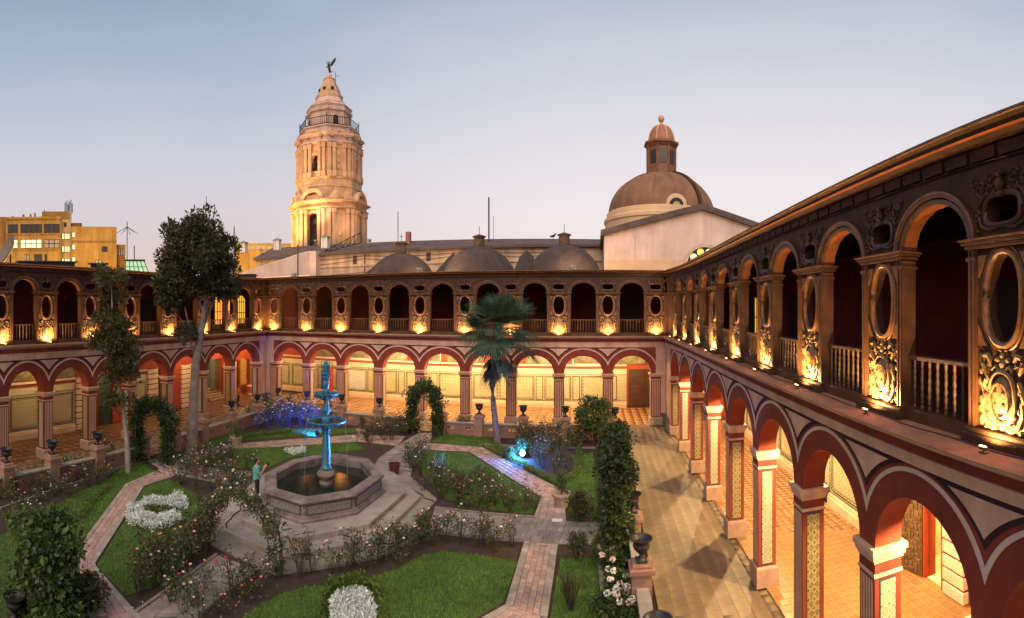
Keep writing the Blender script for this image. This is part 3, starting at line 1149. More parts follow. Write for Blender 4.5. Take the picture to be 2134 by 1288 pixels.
# ---------------------------------------------------------------- the three wings
SB = [-26.22, -22.86, -19.57, -16.24, -12.86, -9.37, -5.98, -2.56, 0.89, 4.28]
SR = [-32.69, -28.82, -24.98, -21.29, -17.64, -14.26, -10.94, -7.72, -4.69, -1.7, 1.3]
SL = [4.4, 7.3, 10.11, 12.93, 16.03, 19.33, 22.86, 26.73, 30.37, 34.42]
DB, DR, DL = 6.4, 4.5, 4.2
wb, bb = wing('two-storey cloister wing facing the camera behind the palm, its arcade glowing yellow', (0, 35.35, 0), 0.0, SB, -27.12, 5.20, True, True, DB)
wr, br_ = wing('nearest cloister wing, running along the right over the stone walkway, orange-lit arcade', (4.774, 0, 0), -PI / 2 - 0.012, SR, -35.35, 2.6, True, False, DR, [(-12.2, -11.4, 3.2)], 0.935, 0.76, -0.25, True, 0.44)
wl, bl_ = wing('cloister wing at the left behind the two tall trees, with a dim brown arcade', (-22.9, 0, 0), PI / 2 + 0.119, SL, 3.2, 35.6, False, True, DL, [(20.1, 21.5, 3.7), (26.3, 27.4, 3.7), (32.6, 35.0, 3.8)], 0.925, 0.85, -0.12, False, 0.47)
MXB, MXR, MXL = wmat(wb), wmat(wr), wmat(wl)

# lamps on the ledge: one under every oval panel
ledge_lamps(wb, SB, ['ledge floodlight of the wing facing the camera, %s of ten counted from its left end' % ORD[i] for i in range(10)], 200)
ledge_lamps(wr, SR[:9], ['ledge floodlight of the right wing, %s of nine counted from the far corner' % ORD[i] for i in range(9)], 200)
ledge_lamps(wl, SL[2:], ['ledge floodlight of the left wing, %s of eight counted from the picture edge' % ORD[i] for i in range(8)], 200)

# arcade wall dressing, wing facing the camera
pan = []
x = -25.6
big = True
while x < 1.6:
    wd = 2.15 if big else 0.55
    pan.append((x, x + wd))
    x += wd + 0.18
    big = not big
dado(wb, DB, -33.3, 2.6, [p for p in pan if p[1] < 2.5] + [(-28.6, -26.2), (-31.4, -29.0)], star=(20, 2))
m = MB()
m.box(2.75, 5.0, DB - 0.09, DB + 0.01, Z_FL, 3.3)
dr = m.build('door', mat('old_brown_door', (0.085, 0.036, 0.018), 0.55, (0.05, 0.02, 0.01), 3.0), wb)
for sx in (0, 1):
    for zz in (0.3, 1.2, 2.1):
        m = MB()
        m.bbox(2.95 + sx * 1.0, 3.8 + sx * 1.0, DB - 0.13, DB - 0.08, zz, zz + 0.75, 0.02)
        m.build('door_panel', MATS['old_brown_door'], dr)
for i in range(9):
    a, b = SB[i], SB[i + 1]
    painting(wb, MXB, a + 0.25 + 0.5 * (i % 2), b - 0.4 + 0.3 * ((i + 1) % 2), DB, 3.75, 5.25,
             'dark canvas behind the %s arch of the far wing, from its left' % ORD[i], i)
# arcade wall dressing, nearest wing
pan = []
x = -34.0
big = True
while x < 1.2:
    wd = 2.2 if big else 0.5
    if not (-15.6 < x + wd and x < -9.6):
        pan.append((x, x + wd))
    x += wd + 0.18
    big = not big
dado(wr, DR, -34.6, -15.4, [p for p in pan if p[1] < -15.4 and p[0] > -34.5])
dado(wr, DR, -9.2, 2.4, [p for p in pan if p[0] > -9.2 and p[1] < 2.4])
for i in range(5):
    a, b = SR[i], SR[i + 1]
    painting(wr, MXR, a + 0.4, b - 0.4, DR, 3.75, 5.2, 'dark canvas hung above the tiles inside the right wing, %s from the far corner' % ORD[i], i + 1)

# ================================================================== arcade interiors
M_quoin = mat('white_quoin_stone', (0.70, 0.55, 0.40), 0.8, (0.58, 0.44, 0.31), 1.5)
M_yroom = mat('pale_yellow_room', (0.78, 0.62, 0.36), 0.8)
M_darkdoor = mat('carved_cedar_door', (0.16, 0.085, 0.035), 0.5, (0.09, 0.045, 0.02), 4.0)


def quoins(w, x0, x1, depth, z1=3.7):
    p = None
    m = MB()
    m.box(x0, x1, depth - 0.16, depth, Z_FL, z1)
    p = m.build('quoin_pillar', M_maroon, w)
    nb = 9
    h = (z1 - Z_FL) / nb
    for k in range(nb):
        m = MB()
        m.bbox(x0 - 0.03, x1 + 0.03, depth - 0.20, depth - 0.01, Z_FL + k * h + 0.04, Z_FL + (k + 1) * h - 0.04, 0.02)
        m.build('quoin_stone', M_quoin, p)


# left wing
dado(wl, DL, 4.0, 18.05, [(6.0, 8.4), (8.7, 9.2), (9.5, 12.0), (12.3, 12.75), (13.0, 15.1), (15.35, 15.85), (16.1, 17.85)])
dado(wl, DL, 23.6, 25.0, [(23.8, 24.8)])
dado(wl, DL, 30.3, 32.4, [(30.5, 32.2)])
dado(wl, DL, 35.15, 37.2, [(35.3, 36.9)])
quoins(wl, 18.15, 19.0, DL)
quoins(wl, 25.1, 26.05, DL)
quoins(wl, 29.0, 30.1, DL)
for a, b in ((20.1, 21.5), (26.3, 27.4)):
    m = MB()
    arch_ring(m, (a + b) / 2, (b - a) / 2 - 0.07, 0.62, (b - a) / 2, 0.70, 3.0, DL + 0.05, DL + 0.12)
    m.box(a, a + 0.07, DL + 0.05, DL + 0.12, Z_FL, 3.0)
    m.box(b - 0.07, b, DL + 0.05, DL + 0.12, Z_FL, 3.0)
    for z in (1.3, 2.2, 3.0):
        m.box(a, b, DL + 0.06, DL + 0.10, z, z + 0.05)
    gt = m.build('gate', M_ironblack, wl)
    n = 9
    for k in range(n):
        x = a + 0.07 + (b - a - 0.14) * (k + 0.5) / n
        m = MB()
        m.tube([(x, DL + 0.08, 1.0), (x, DL + 0.08, 3.0)], 0.012, 5)
        c = (a + b) / 2
        m.tube([(c, DL + 0.08, 3.02), (c - ((b - a) / 2 - 0.05) * math.cos(PI * (k + 0.5) / n), DL + 0.08, 3.0 + 0.65 * math.sin(PI * (k + 0.5) / n))], 0.010, 4)
        m.build('gate_bar', M_ironblack, gt)
    m = MB()
    m.box(a + 0.07, b - 0.07, DL + 0.065, DL + 0.095, Z_FL + 0.02, 1.05)
    m.build('gate_kick_plate', mat('dark_green_gate_paint', (0.025, 0.035, 0.025), 0.5), gt)
# dim room behind the openings
m = MB()
m.box(18.0, 36.5, DL + 2.6, DL + 2.8, 0, 4.6)
m.box(18.0, 36.5, DL + 0.3, DL + 2.8, 4.4, 4.6)
m.box(18.0, 36.5, DL + 0.3, DL + 2.8, -0.02, 0.10)
m.box(17.9, 18.0, DL + 0.3, DL + 2.8, 0, 4.6)
m.box(36.5, 36.6, DL + 0.3, DL + 2.8, 0, 4.6)
m.build('back_room', mat('dim_grey_room', (0.34, 0.36, 0.30), 0.8), wl)
# stairs seen through the wide opening, with a balustrade and open doors
for k in range(5):
    m = MB()
    m.bbox(32.7, 34.9, DL - 0.55 + 0.32 * k, DL + 2.2, Z_FL + 0.17 * k, Z_FL + 0.17 * (k + 1), 0.02)
    m.build('stair_step', mat('worn_stair_stone', (0.30, 0.20, 0.12), 0.7), wl)
m = MB()
m.box(34.2, 34.9, DL + 0.25, DL + 0.33, 0.9, 3.7)
m.build('open_door_leaf', M_darkdoor, wl)
m = MB()
m.bbox(32.7, 33.9, DL + 1.6, DL + 1.72, 1.85, 1.93, 0.02)
for k in range(6):
    m.lathe([(0.03, 0), (0.05, 0.12), (0.025, 0.3), (0.05, 0.5), (0.03, 0.85)], 6, (32.8 + 0.2 * k, DL + 1.66, 1.0))
m.build('stair_balustrade', M_darkdoor, wl)
# gilded altar niche in the corner
ax = 38.3
m = MB()
m.box(ax - 1.0, ax + 1.0, DL - 0.25, DL, Z_FL, 1.0)
m.box(ax - 1.0, ax - 0.78, DL - 0.30, DL, 1.0, 3.4)
m.box(ax + 0.78, ax + 1.0, DL - 0.30, DL, 1.0, 3.4)
al_ = m.build('altar_niche', M_maroon, wl)
m = MB()
m.box(ax - 0.6, ax + 0.6, DL - 0.06, DL - 0.01, 1.0, 2.9)
arch_ring(m, ax, 0.01, 0.01, 0.6, 0.6, 2.9, DL - 0.06, DL - 0.01)
m.build('altar_relief', mat('gold_leaf_relief', (0.80, 0.55, 0.14), 0.35, (0.30, 0.17, 0.05), 6.0, 1.0, 12, metal=0.4), al_)
m = MB()
m.lathe([(0.5, 0), (0.5, 0.05), (0.12, 0.1), (0.10, 0.75), (0.55, 0.8), (0.55, 0.85)], 14, (ax - 0.1, DL - 1.3, Z_FL))
o = m.build('side_table', M_quoin)
o.parent = None
o.matrix_world = MXL
tag(o, 'small round white table before the golden niche in the arcade corner', 'table')
for i, (a, b) in enumerate(((12.9, 15.3), (9.4, 12.2), (16.2, 18.0))):
    painting(wl, MXL, a, b, DL, 3.8, 5.2, ['dark double canvas above tiles in the left wing, between its first and second piers', 'dark canvas above tiles at the left picture edge', 'small dark icon above tiles beside the white quoin pillar'][i], i)

# nearest wing: doorway with a panelled door standing open, bright room behind
m = MB()
m.box(-13.1, -11.3, DR + 2.6, DR + 2.8, 0, 4)
m.box(-13.2, -13.1, DR + 0.3, DR + 2.8, 0, 4)
m.box(-11.3, -11.2, DR + 0.3, DR + 2.8, 0, 4)
m.box(-13.2, -11.2, DR + 0.3, DR + 2.8, 3.6, 3.8)
m.box(-13.2, -11.2, DR + 0.0, DR + 2.8, -0.02, 0.115)
m.build('side_room', M_yroom, wr)
lamp('side_room_light', 'POINT', 150, (1.0, 0.78, 0.40), wr, (-12.2, DR + 1.4, 3.2), radius=0.15)
m = MB()
m.box(-12.35, -12.2, DR - 0.12, DR + 0.31, Z_FL, 3.3)
m.box(-11.4, -11.25, DR - 0.12, DR + 0.31, Z_FL, 3.3)
m.box(-12.35, -11.25, DR - 0.12, DR + 0.31, 3.2, 3.35)
m.build('door_frame', M_redwall, wr)
m = MB()
m.box(-1.15, 0, -0.03, 0.03, 0.02, 3.0)
door = m.build('door', M_darkdoor, wr, (-12.28, DR - 0.14, Z_FL))
door.rotation_euler = (0, 0, math.radians(12))
k = 0
for r in range(9):
    for c in range(4):
        x0, z0 = -1.10 + c * 0.27, 0.10 + r * 0.32
        m = MB()
        if (r + c) % 2:
            m.bbox(x0, x0 + 0.12, -0.06, -0.02, z0, z0 + 0.27, 0.012)
            m.bbox(x0 + 0.14, x0 + 0.24, -0.055, -0.02, z0 + 0.08, z0 + 0.2, 0.012)
        else:
            m.bbox(x0, x0 + 0.24, -0.06, -0.02, z0, z0 + 0.11, 0.012)
            m.bbox(x0 + 0.06, x0 + 0.18, -0.055, -0.02, z0 + 0.14, z0 + 0.27, 0.012)
        m.build('door_panel', M_darkdoor, door)
quoins(wr, -11.2, -10.35, DR)
quoins(wr, -15.2, -14.6, DR)
dado(wr, DR, -14.5, -12.4, [(-14.3, -12.6)])
m = MB()
m.box(-19.35, -18.9, DR - 0.17, DR - 0.155, 0.2, 1.0)
for k in range(6):
    m.box(-19.33 + k * 0.075, -19.30 + k * 0.075, DR - 0.20, DR - 0.16, 0.2, 1.0)
m.build('vent_grille', M_ironblack, wr)

# flag and potted palm at the far left of the wing facing the camera
m = MB()
m.box(-0.55, 0.0, -0.01, 0.01, 0, 1.8, 0)
m.box(0.0, 0.75, -0.01, 0.01, -0.1, 2.2, 1)
o = m.build('banner', [mat('blue_cloth', (0.02, 0.06, 0.45), 0.8), mat('red_cloth', (0.55, 0.05, 0.03), 0.8)], None, MXB @ Vector((-24.2, DB - 0.8, 0.7)))
tag(o, 'blue and red hanging cloth behind the fountain top in the yellow arcade', 'banner')
m = MB()
for z in np.linspace(0.5, 3.2, 6):
    m.box(-25.2, -24.0, DB - 0.06, DB - 0.03, z, z + 0.03)
for x in np.linspace(-25.2, -24.0, 5):
    m.box(x, x + 0.03, DB - 0.06, DB - 0.03, 0.5, 3.2)
m.build('window_bars', M_ironblack, wb)

# ceiling lamps that light the arcades
M_glow = mat('ceiling_lamp_glass_lit', (1, 0.85, 0.6), 0.3, emit=(1.0, 0.70, 0.32), estr=12.0)
lm = MB()
lm.lathe([(0.10, 0.0), (0.10, -0.03), (0.03, -0.05), (0.03, -0.12)], 10, (0, 0, 0))
CL_ME = lm.mesh('lamp_mount', M_lampbody)
lm = MB()
lm.lathe([(0.05, -0.11), (0.13, -0.14), (0.15, -0.19), (0.10, -0.25), (0.02, -0.27)], 12)
CG_ME = lm.mesh('lamp_bowl', M_glow, smooth=True)


def ceiling_lamp(w, x, y, z, power, col, label, radius=0.14, down=False):
    p = wmat(w) @ Vector((x, y, z))
    t = thing('ceiling_lamp', label, 'ceiling lamp', p, w.rotation_euler[2], 'lamps under the arcade ceilings')
    put('lamp_mount', CL_ME, t)
    put('lamp_bowl', CG_ME, t)
    if down:
        lamp('ceiling_light', 'SPOT', power, col, t, (0, 0, -0.34), (0, 0, 0), radius, math.radians(148), 0.25)
    else:
        lamp('ceiling_light', 'POINT', power, col, t, (0, 0, -0.42), radius=radius)


YEL = (1.0, 0.76, 0.38)
ORG = (1.0, 0.70, 0.33)
for i in range(9):
    c = (SB[i] + SB[i + 1]) / 2
    pw = [65, 170, 340, 410, 430, 430, 430, 430, 260][i]
    ceiling_lamp(wb, c, 3.6, 5.40, pw, YEL, 'ceiling lamp inside the far wing, over bay %s from its left' % ORD[i])
for i, (s, pw) in enumerate(((-33.2, 650), (-26.9, 1050), (-19.5, 1250), (-12.4, 1250), (-6.2, 1100))):
    ceiling_lamp(wr, s, 1.5, 5.40, pw, ORG, 'ceiling lamp inside the right wing, %s from the far corner' % ORD[i], 0.05, True)
for i, (s, pw) in enumerate(((8.0, 75), (14.5, 75), (21.0, 80), (28.5, 110), (33.8, 110), (38.0, 100))):
    ceiling_lamp(wl, s, 2.4, 5.40, pw, ORG, 'ceiling lamp inside the left wing, %s from the picture edge' % ORD[i])
lamp('stair_room_light', 'POINT', 60, ORG, wl, (33.6, DL + 1.6, 3.6), radius=0.15)
lamp('back_room_light', 'POINT', 30, (0.9, 0.9, 0.6), wl, (21.0, DL + 1.4, 3.6), radius=0.15)

# lit windows in the upper galleries
M_litwin = mat('lit_amber_glass', (1, 0.6, 0.2), 0.4, emit=(1.0, 0.36, 0.06), estr=0.6)
M_litwin2 = mat('lit_yellow_glass', (1, 0.7, 0.2), 0.4, emit=(1.0, 0.52, 0.07), estr=0.5)


def lit_window(w, x0, x1, depth, z0, z1, arch, mt, bars=5):
    m = MB()
    m.box(x0, x1, depth - 0.03, depth + 0.01, z0, z1)
    if arch:
        arch_ring(m, (x0 + x1) / 2, 0.01, 0.01, (x1 - x0) / 2, arch, z1, depth - 0.03, depth + 0.01)
    o = m.build('lit_window', mt, w)
    m = MB()
    for k in range(bars + 1):
        x = x0 + (x1 - x0) * k / bars
        h = arch * math.sqrt(max(0, 1 - ((x - (x0 + x1) / 2) / ((x1 - x0) / 2)) ** 2)) if arch else 0
        m.box(x - 0.025, x + 0.025, depth - 0.07, depth - 0.02, z0, z1 + h)
    for z in (z0, (z0 + z1) / 2, z1):
        m.box(x0, x1, depth - 0.07, depth - 0.02, z - 0.03, z + 0.03)
    m.build('window_bars', M_ironblack, o)


lit_window(wl, 33.7, 36.1, DL, 6.9, 9.2, 0.8, M_litwin, 6)
lit_window(wl, 37.4, 38.7, DL, 6.9, 9.0, 0.6, M_litwin2, 4)
lit_window(wr, -33.3, -31.0, DR, 6.6, 9.4, 0, M_litwin2, 2)
lit_window(wr, -29.3, -28.6, DR, 6.6, 9.0, 0, M_litwin2, 2)

# ================================================================== floors
def piecemat(name, c1, c2, rough, vary=0.25, scale=6.0, bump=0.25):
    m = mat(name, c1, rough, c2, scale, bump, 30)
    n = m.node_tree.nodes
    L = m.node_tree.links
    b = n['Principled BSDF']
    src = b.inputs['Base Color'].links[0].from_socket
    g = n.new('ShaderNodeNewGeometry')
    oi = n.new('ShaderNodeObjectInfo')
    ad = n.new('ShaderNodeMath')
    ad.operation = 'ADD'
    L.new(g.outputs['Random Per Island'], ad.inputs[0])
    L.new(oi.outputs['Random'], ad.inputs[1])
    fr = n.new('ShaderNodeMath')
    fr.operation = 'FRACT'
    L.new(ad.outputs[0], fr.inputs[0])
    mr = n.new('ShaderNodeMapRange')
    mr.inputs['To Min'].default_value = 1 - vary
    mr.inputs['To Max'].default_value = 1 + vary
    L.new(fr.outputs[0], mr.inputs[0])
    vm = n.new('ShaderNodeVectorMath')
    vm.operation = 'SCALE'
    L.new(src, vm.inputs[0])
    L.new(mr.outputs[0], vm.inputs['Scale'])
    L.new(vm.outputs[0], b.inputs['Base Color'])
    return m


M_ftile = piecemat('terracotta_floor_tile', (0.36, 0.175, 0.065), (0.27, 0.12, 0.045), 0.28, 0.14)
M_grout = mat('pale_floor_grout', (0.46, 0.33, 0.18), 0.8)
M_stone = piecemat('walkway_stone_tile', (0.23, 0.155, 0.085), (0.125, 0.085, 0.05), 0.6, 0.10, 1.0)
M_joint = mat('dark_paving_joint', (0.09, 0.065, 0.042), 0.9)


def tile_floor(name, piece, M, x0, x1, y0, y1, z, sx, sy, gap, mt, mbase, score, stagger=0.0, nmax=290, thick=0.02, edge=0.004):
    """floor slab (structure) with real tiles: the largest ones in view are objects, the rest one mesh"""
    m = MB()
    m.box(x0 - edge, x1 + edge, y0 - edge, y1 + edge, z - 0.12, z - thick * 0.4)
    fl = struct(m.build(name, mbase))
    fl.matrix_world = M
    T = []
    r = 0
    y = y0
    while y < y1 - 0.02:
        ye = min(y + sy, y1)
        x = x0 - (stagger * sx if r % 2 else 0)
        while x < x1 - 0.02:
            a, b = max(x, x0), min(x + sx, x1)
            if b - a > 0.04:
                T.append((a, b, y, ye))
            x += sx
        y += sy
        r += 1

    def dist(t):
        p = M @ Vector(((t[0] + t[1]) / 2, (t[2] + t[3]) / 2, z))
        return score(p)
    full = [t for t in T if abs(t[1] - t[0] - sx) < 1e-3 and abs(t[3] - t[2] - sy) < 1e-3]
    full = sorted([t for t in full if dist(t) < 1e6], key=dist)[:nmax]
    fs = set(full)
    m = MB()
    m.bbox(-sx / 2 + gap / 2, sx / 2 - gap / 2, -sy / 2 + gap / 2, sy / 2 - gap / 2, z - thick, z, 0.004)
    me = m.mesh(piece, mt)
    for t in full:
        put(piece, me, fl, ((t[0] + t[1]) / 2, (t[2] + t[3]) / 2, random.uniform(-0.002, 0.002)))
    V, F = [], []
    for t in T:
        if t in fs:
            continue
        zz = z + random.uniform(-0.002, 0.002)
        k = len(V)
        a, b, c, d = t[0] + gap / 2, t[1] - gap / 2, t[2] + gap / 2, t[3] - gap / 2
        V += [(a, c, z - thick), (b, c, z - thick), (b, d, z - thick), (a, d, z - thick), (a, c, zz), (b, c, zz), (b, d, zz), (a, d, zz)]
        F += [(k + 4, k + 5, k + 6, k + 7), (k, k + 1, k + 5, k + 4), (k + 1, k + 2, k + 6, k + 5), (k + 2, k + 3, k + 7, k + 6), (k + 3, k, k + 4, k + 7)]
    if V:
        o = put(piece, npmesh(piece, V, F, mt), fl)
        o['kind'] = 'stuff'
    return fl


def in_view(p, zc=8.28):
    th = math.atan2(p[0], p[1])
    rho = math.hypot(p[0], p[1])
    y = (zc - p[2]) / rho
    if not (-1.181 < th < 0.851) or y > 0.613 or p[1] < 0:
        return 1e9
    return rho


def right_floor_score(p):
    return in_view(p) + (0 if 8.6 < p[1] < 17.5 else 40)


tile_floor('arcade_floor', 'floor_tile', MXR, -36.0, 2.6, 0.0, DR, Z_FL, 0.30, 0.30, 0.012, M_ftile, M_grout, right_floor_score)
tile_floor('arcade_floor', 'floor_tile', MXB, -27.1, 5.2, 0.0, DB, Z_FL, 0.60, 0.60, 0.012, M_ftile, M_grout, in_view, nmax=0)
M_ftile2 = piecemat('brown_floor_tile', (0.22, 0.10, 0.045), (0.15, 0.065, 0.03), 0.25, 0.12)
tile_floor('arcade_floor', 'floor_tile', MXL, 3.2, 40.0, 0.0, DL, Z_FL, 0.60, 0.60, 0.012, M_ftile2, M_grout, in_view, nmax=0)
# open walkway round the garden
IDM = Matrix.Identity(4)
tile_floor('walkway', 'paving_tile', MXR, -34.9, 1.0, -3.22, -0.02, 0.06, 0.42, 0.42, 0.006, M_stone, M_joint, in_view, stagger=0.5)
tile_floor('walkway', 'paving_tile', MXB, -27.0, 5.2, -3.2, -0.02, 0.055, 0.5, 0.5, 0.012, M_stone, M_joint, in_view, stagger=0.5, nmax=0)
tile_floor('walkway', 'paving_tile', MXL, 3.2, 35.4, -3.2, -0.02, 0.05, 0.5, 0.5, 0.012, M_stone, M_joint, in_view, stagger=0.5, nmax=0)

# ================================================================== church, tower, neighbours
M_church = mat('peach_church_render', (0.62, 0.43, 0.30), 0.85, (0.44, 0.29, 0.195), 0.35, 0.3, 6, detail=9, streak=0.38, sscale=0.8)
M_churchw = mat('pale_church_render', (0.66, 0.50, 0.44), 0.85, (0.52, 0.38, 0.32), 0.4, 0.2, 6, detail=9, streak=0.18, sscale=0.6)
M_nroof = mat('dark_nave_roof', (0.125, 0.088, 0.082), 0.9, (0.07, 0.05, 0.048), 0.8, 0.4, 8, detail=8)
M_sdome = mat('grey_brown_dome_render', (0.085, 0.060, 0.053), 0.95, (0.050, 0.037, 0.034), 0.7, 0.5, 8, detail=9, streak=0.3, sscale=1.0)
M_vent = mat('rusty_dome_vent', (0.10, 0.065, 0.045), 0.8, (0.05, 0.035, 0.025), 2.0)
M_bdome = mat('brown_main_dome', (0.27, 0.135, 0.072), 0.8, (0.175, 0.085, 0.046), 0.45, 0.4, 7, detail=9, streak=0.22, sscale=0.7)
M_lant = mat('brown_lantern_wood', (0.24, 0.10, 0.05), 0.6, (0.16, 0.065, 0.035), 1.2)
M_ribgold = mat('pale_lantern_rib', (0.62, 0.36, 0.20), 0.6)
M_glassd = mat('dark_window_glass', (0.02, 0.02, 0.025), 0.15)

# nave
ch = thing('church', 'long peach church with small grey domes before it and a brown main dome', 'church', (0, 60, 0))
m = MB()
m.box(-48, 0.9, 0, 0.8, 0, 15.9)
nw = m.build('nave_wall', M_church, ch)
m = MB()
m.stack([[(-48, -0.5, 15.7), (0.9, -0.5, 15.7), (0.9, 9, 15.7), (-48, 9, 15.7)], [(-48, -0.5, 16.0), (0.9, -0.5, 16.0), (0.9, 9, 16.0), (-48, 9, 16.0)], [(-48, 4.2, 18.0), (0.9, 4.2, 17.2), (0.9, 4.3, 17.2), (-48, 4.3, 18.0)]])
m.build('nave_roof', M_nroof, ch)
for x, zz in ((-12.4, 14.9), (-4.2, 14.9), (-20.6, 14.9), (-31, 14.9)):
    m = MB()
    m.box(x - 0.28, x + 0.28, -0.06, 0.05, zz - 0.55, zz + 0.55)
    m.build('wall_vent', M_vent, nw)
m = MB()
m.box(-44, 0.8, -0.16, 0.01, 14.0, 14.18)
m.build('string_course', M_church, nw)
# sloping buttresses with gabled tops
for x, zt in ((-26.4, 15.0), (-17.4, 15.1), (-8.2, 15.2)):
    m = MB()
    w2 = 0.85
    a = [(x - w2, 0, zt - 0.6), (x, 0, zt + 0.15), (x + w2, 0, zt - 0.6), (x + w2, 0, 9), (x - w2, 0, 9)]
    b = [(x - w2, -9.5, 10.4), (x, -9.5, 11.2), (x + w2, -9.5, 10.4), (x + w2, -9.5, 9), (x - w2, -9.5, 9)]
    m.stack([a, b])
    m.build('buttress', M_sdome, ch)
# big stair-like buttress of pale render
m = MB()
m.add([(-46.5, -9.0, 12.4), (-45.4, -9.0, 12.6), (-37.4, -1.0, 16.4), (-39.0, -1.0, 16.2), (-46.5, -9.0, 8), (-45.4, -9.0, 8), (-37.4, -1.0, 8), (-39.0, -1.0, 8)],
      [(0, 1, 2, 3), (0, 4, 5, 1), (1, 5, 6, 2), (3, 2, 6, 7), (0, 3, 7, 4), (4, 7, 6, 5)])
m.box(-37.4, -36.4, -1.2, 0, 8, 16.3)
m.box(-46.0, -33, -8.0, -7.6, 8, 12.5)
m.build('stair_buttress', M_churchw, ch)
# three low domes with vents
for k, (x, y, r, zt) in enumerate(((-20.4, -9.6, 3.75, 14.35), (-11.8, -9.6, 3.9, 14.7), (-3.1, -9.6, 3.85, 14.7))):
    m = MB()
    zc = zt - r
    m.lathe([(r * math.cos(t), zc + r * math.sin(t)) for t in np.linspace(0, PI / 2 - 0.14, 14)], 40, (x, y, 0))
    dm = m.build('low_dome', M_sdome, ch, smooth=True)
    m = MB()
    m.lathe([(0.55, zt - 0.12), (0.55, zt + 0.95), (0.72, zt + 0.98), (0.72, zt + 1.06), (0.08, zt + 1.28)], 14, (x, y, 0))
    v = m.build('dome_vent', M_vent, dm)
    m = MB()
    m.tube([(x, y, zt + 1.2), (x, y, zt + 2.1)], 0.03, 5)
    if k == 0:
        m.box(x - 0.22, x + 0.22, y - 0.025, y + 0.025, zt + 1.75, zt + 1.80)
    m.build('finial', M_vent, dm)
# poles and pipes on the roof
for x, y, z0, z1, r in ((-26.0, 3, 16, 21.5, 0.05), (-13.5, 3, 16, 22.6, 0.10), (-12.9, 3, 16, 20.2, 0.03), (-34.5, -8.5, 10, 16.2, 0.09), (-44.0, -9.5, 10, 14.6, 0.06)):
    m = MB()
    m.tube([(x, y, z0), (x, y, z1)], r, 6)
    m.build('roof_pole', M_vent, ch)
m = MB()
m.box(-24.9, -24.3, 3, 3.6, 17, 18.7)
m.build('chimney', mat('chimney_brick', (0.28, 0.12, 0.08), 0.9), ch)
# lattice ladder on the roof by the tower
m = MB()
for k in range(6):
    x0, x1 = -36.4 + k * 0.95, -36.4 + (k + 1) * 0.95
    z0, z1 = 16.3 + k * 0.16, 16.3 + (k + 1) * 0.16
    m.tube([(x0, 1, z0), (x1, 1, z1)], 0.05, 4)
    m.tube([(x0, 1, z0 + 0.2 + k * 0.2), (x1, 1, z1 + 0.4 + k * 0.2)], 0.05, 4)
    m.tube([(x0, 1, z0), (x1, 1, z1 + 0.4 + k * 0.2)], 0.04, 4)
    m.tube([(x0, 1, z0), (x0, 1, z0 + 0.2 + k * 0.2)], 0.04, 4)
m.build('roof_truss', M_ironblack, ch)

# transept gable
GX, GY, GH = 10.7, -10.0, 9.8
m = MB()
m.stack([[(GX - GH, GY, 0), (GX + GH, GY, 0), (GX + GH, GY, 15.6), (GX, GY, 18.4), (GX - GH, GY, 15.6)], [(GX - GH, GY + 14, 0), (GX + GH, GY + 14, 0), (GX + GH, GY + 14, 15.6), (GX, GY + 14, 18.4), (GX - GH, GY + 14, 15.6)]])
tr = m.build('transept', M_churchw, ch)
m = MB()
m.box(GX - GH + 0.01, GX - GH + 3.0, GY - 0.12, GY + 0.01, 0, 15.55)
m.build('gable_pilaster', M_churchw, tr)
m = MB()
m.box(GX - GH - 0.02, GX + GH, GY - 0.16, GY + 0.01, 0, 13.2)
m.build('gable_floodlit_band', mat('floodlit_gable_render', (0.62, 0.42, 0.27), 0.85, (0.50, 0.33, 0.20), 0.4, 0.2, 6), tr)  # floodlight on the gable foot put into the colour of this band
m = MB()
for sg in (-1, 1):
    a = [(GX, GY - 0.45, 18.35), (GX, GY - 0.45, 18.95), (GX + sg * (GH + 0.35), GY - 0.45, 16.1), (GX + sg * (GH + 0.35), GY - 0.45, 15.5)]
    m.stack([a, [(p[0], GY + 14.2, p[2]) for p in a]])
m.build('gable_roof', M_nroof, tr)
m = MB()
m.lathe([(2.15, -0.05), (2.15, 0.25), (1.85, 0.30), (1.85, -0.05)], 40)
for i in range(len(m.v)):
    x, y, z = m.v[i]
    m.v[i] = (x + 11.0, GY - 0.16 - z, y + 12.7)
ro = m.build('rose_window_surround', M_church, tr)
M_stain = mat('amber_stained_glass', (0.9, 0.6, 0.15), 0.3, emit=(1.0, 0.55, 0.08), estr=0.5)
M_stainw = mat('pale_stained_glass', (0.8, 0.75, 0.55), 0.3, emit=(1.0, 0.80, 0.42), estr=0.42)
m = MB()
m.lathe([(1.84, 0), (1.84, 0.03)], 40)
for i in range(len(m.v)):
    x, y, z = m.v[i]
    m.v[i] = (x + 11.0, GY - 0.20 - z, y + 12.7)
rg = m.build('leaded_glass', mat('dark_leading', (0.02, 0.018, 0.012), 0.5), tr)
for k in range(10):
    for rr, rad, mt in ((1.42, 0.36, M_stain if k % 2 else M_stainw), (0.78, 0.20, M_stainw if k % 2 else M_stain)):
        t = 2 * PI * (k + 0.5 * (rr < 1)) / 10
        m = MB()
        m.lathe([(rad, 0), (rad, 0.03)], 12)
        for i in range(len(m.v)):
            x, y, z = m.v[i]
            m.v[i] = (x + 11.0 + rr * math.cos(t), GY - 0.235 - z, y + 12.7 + rr * math.sin(t))
        m.build('glass_roundel', mt, rg)
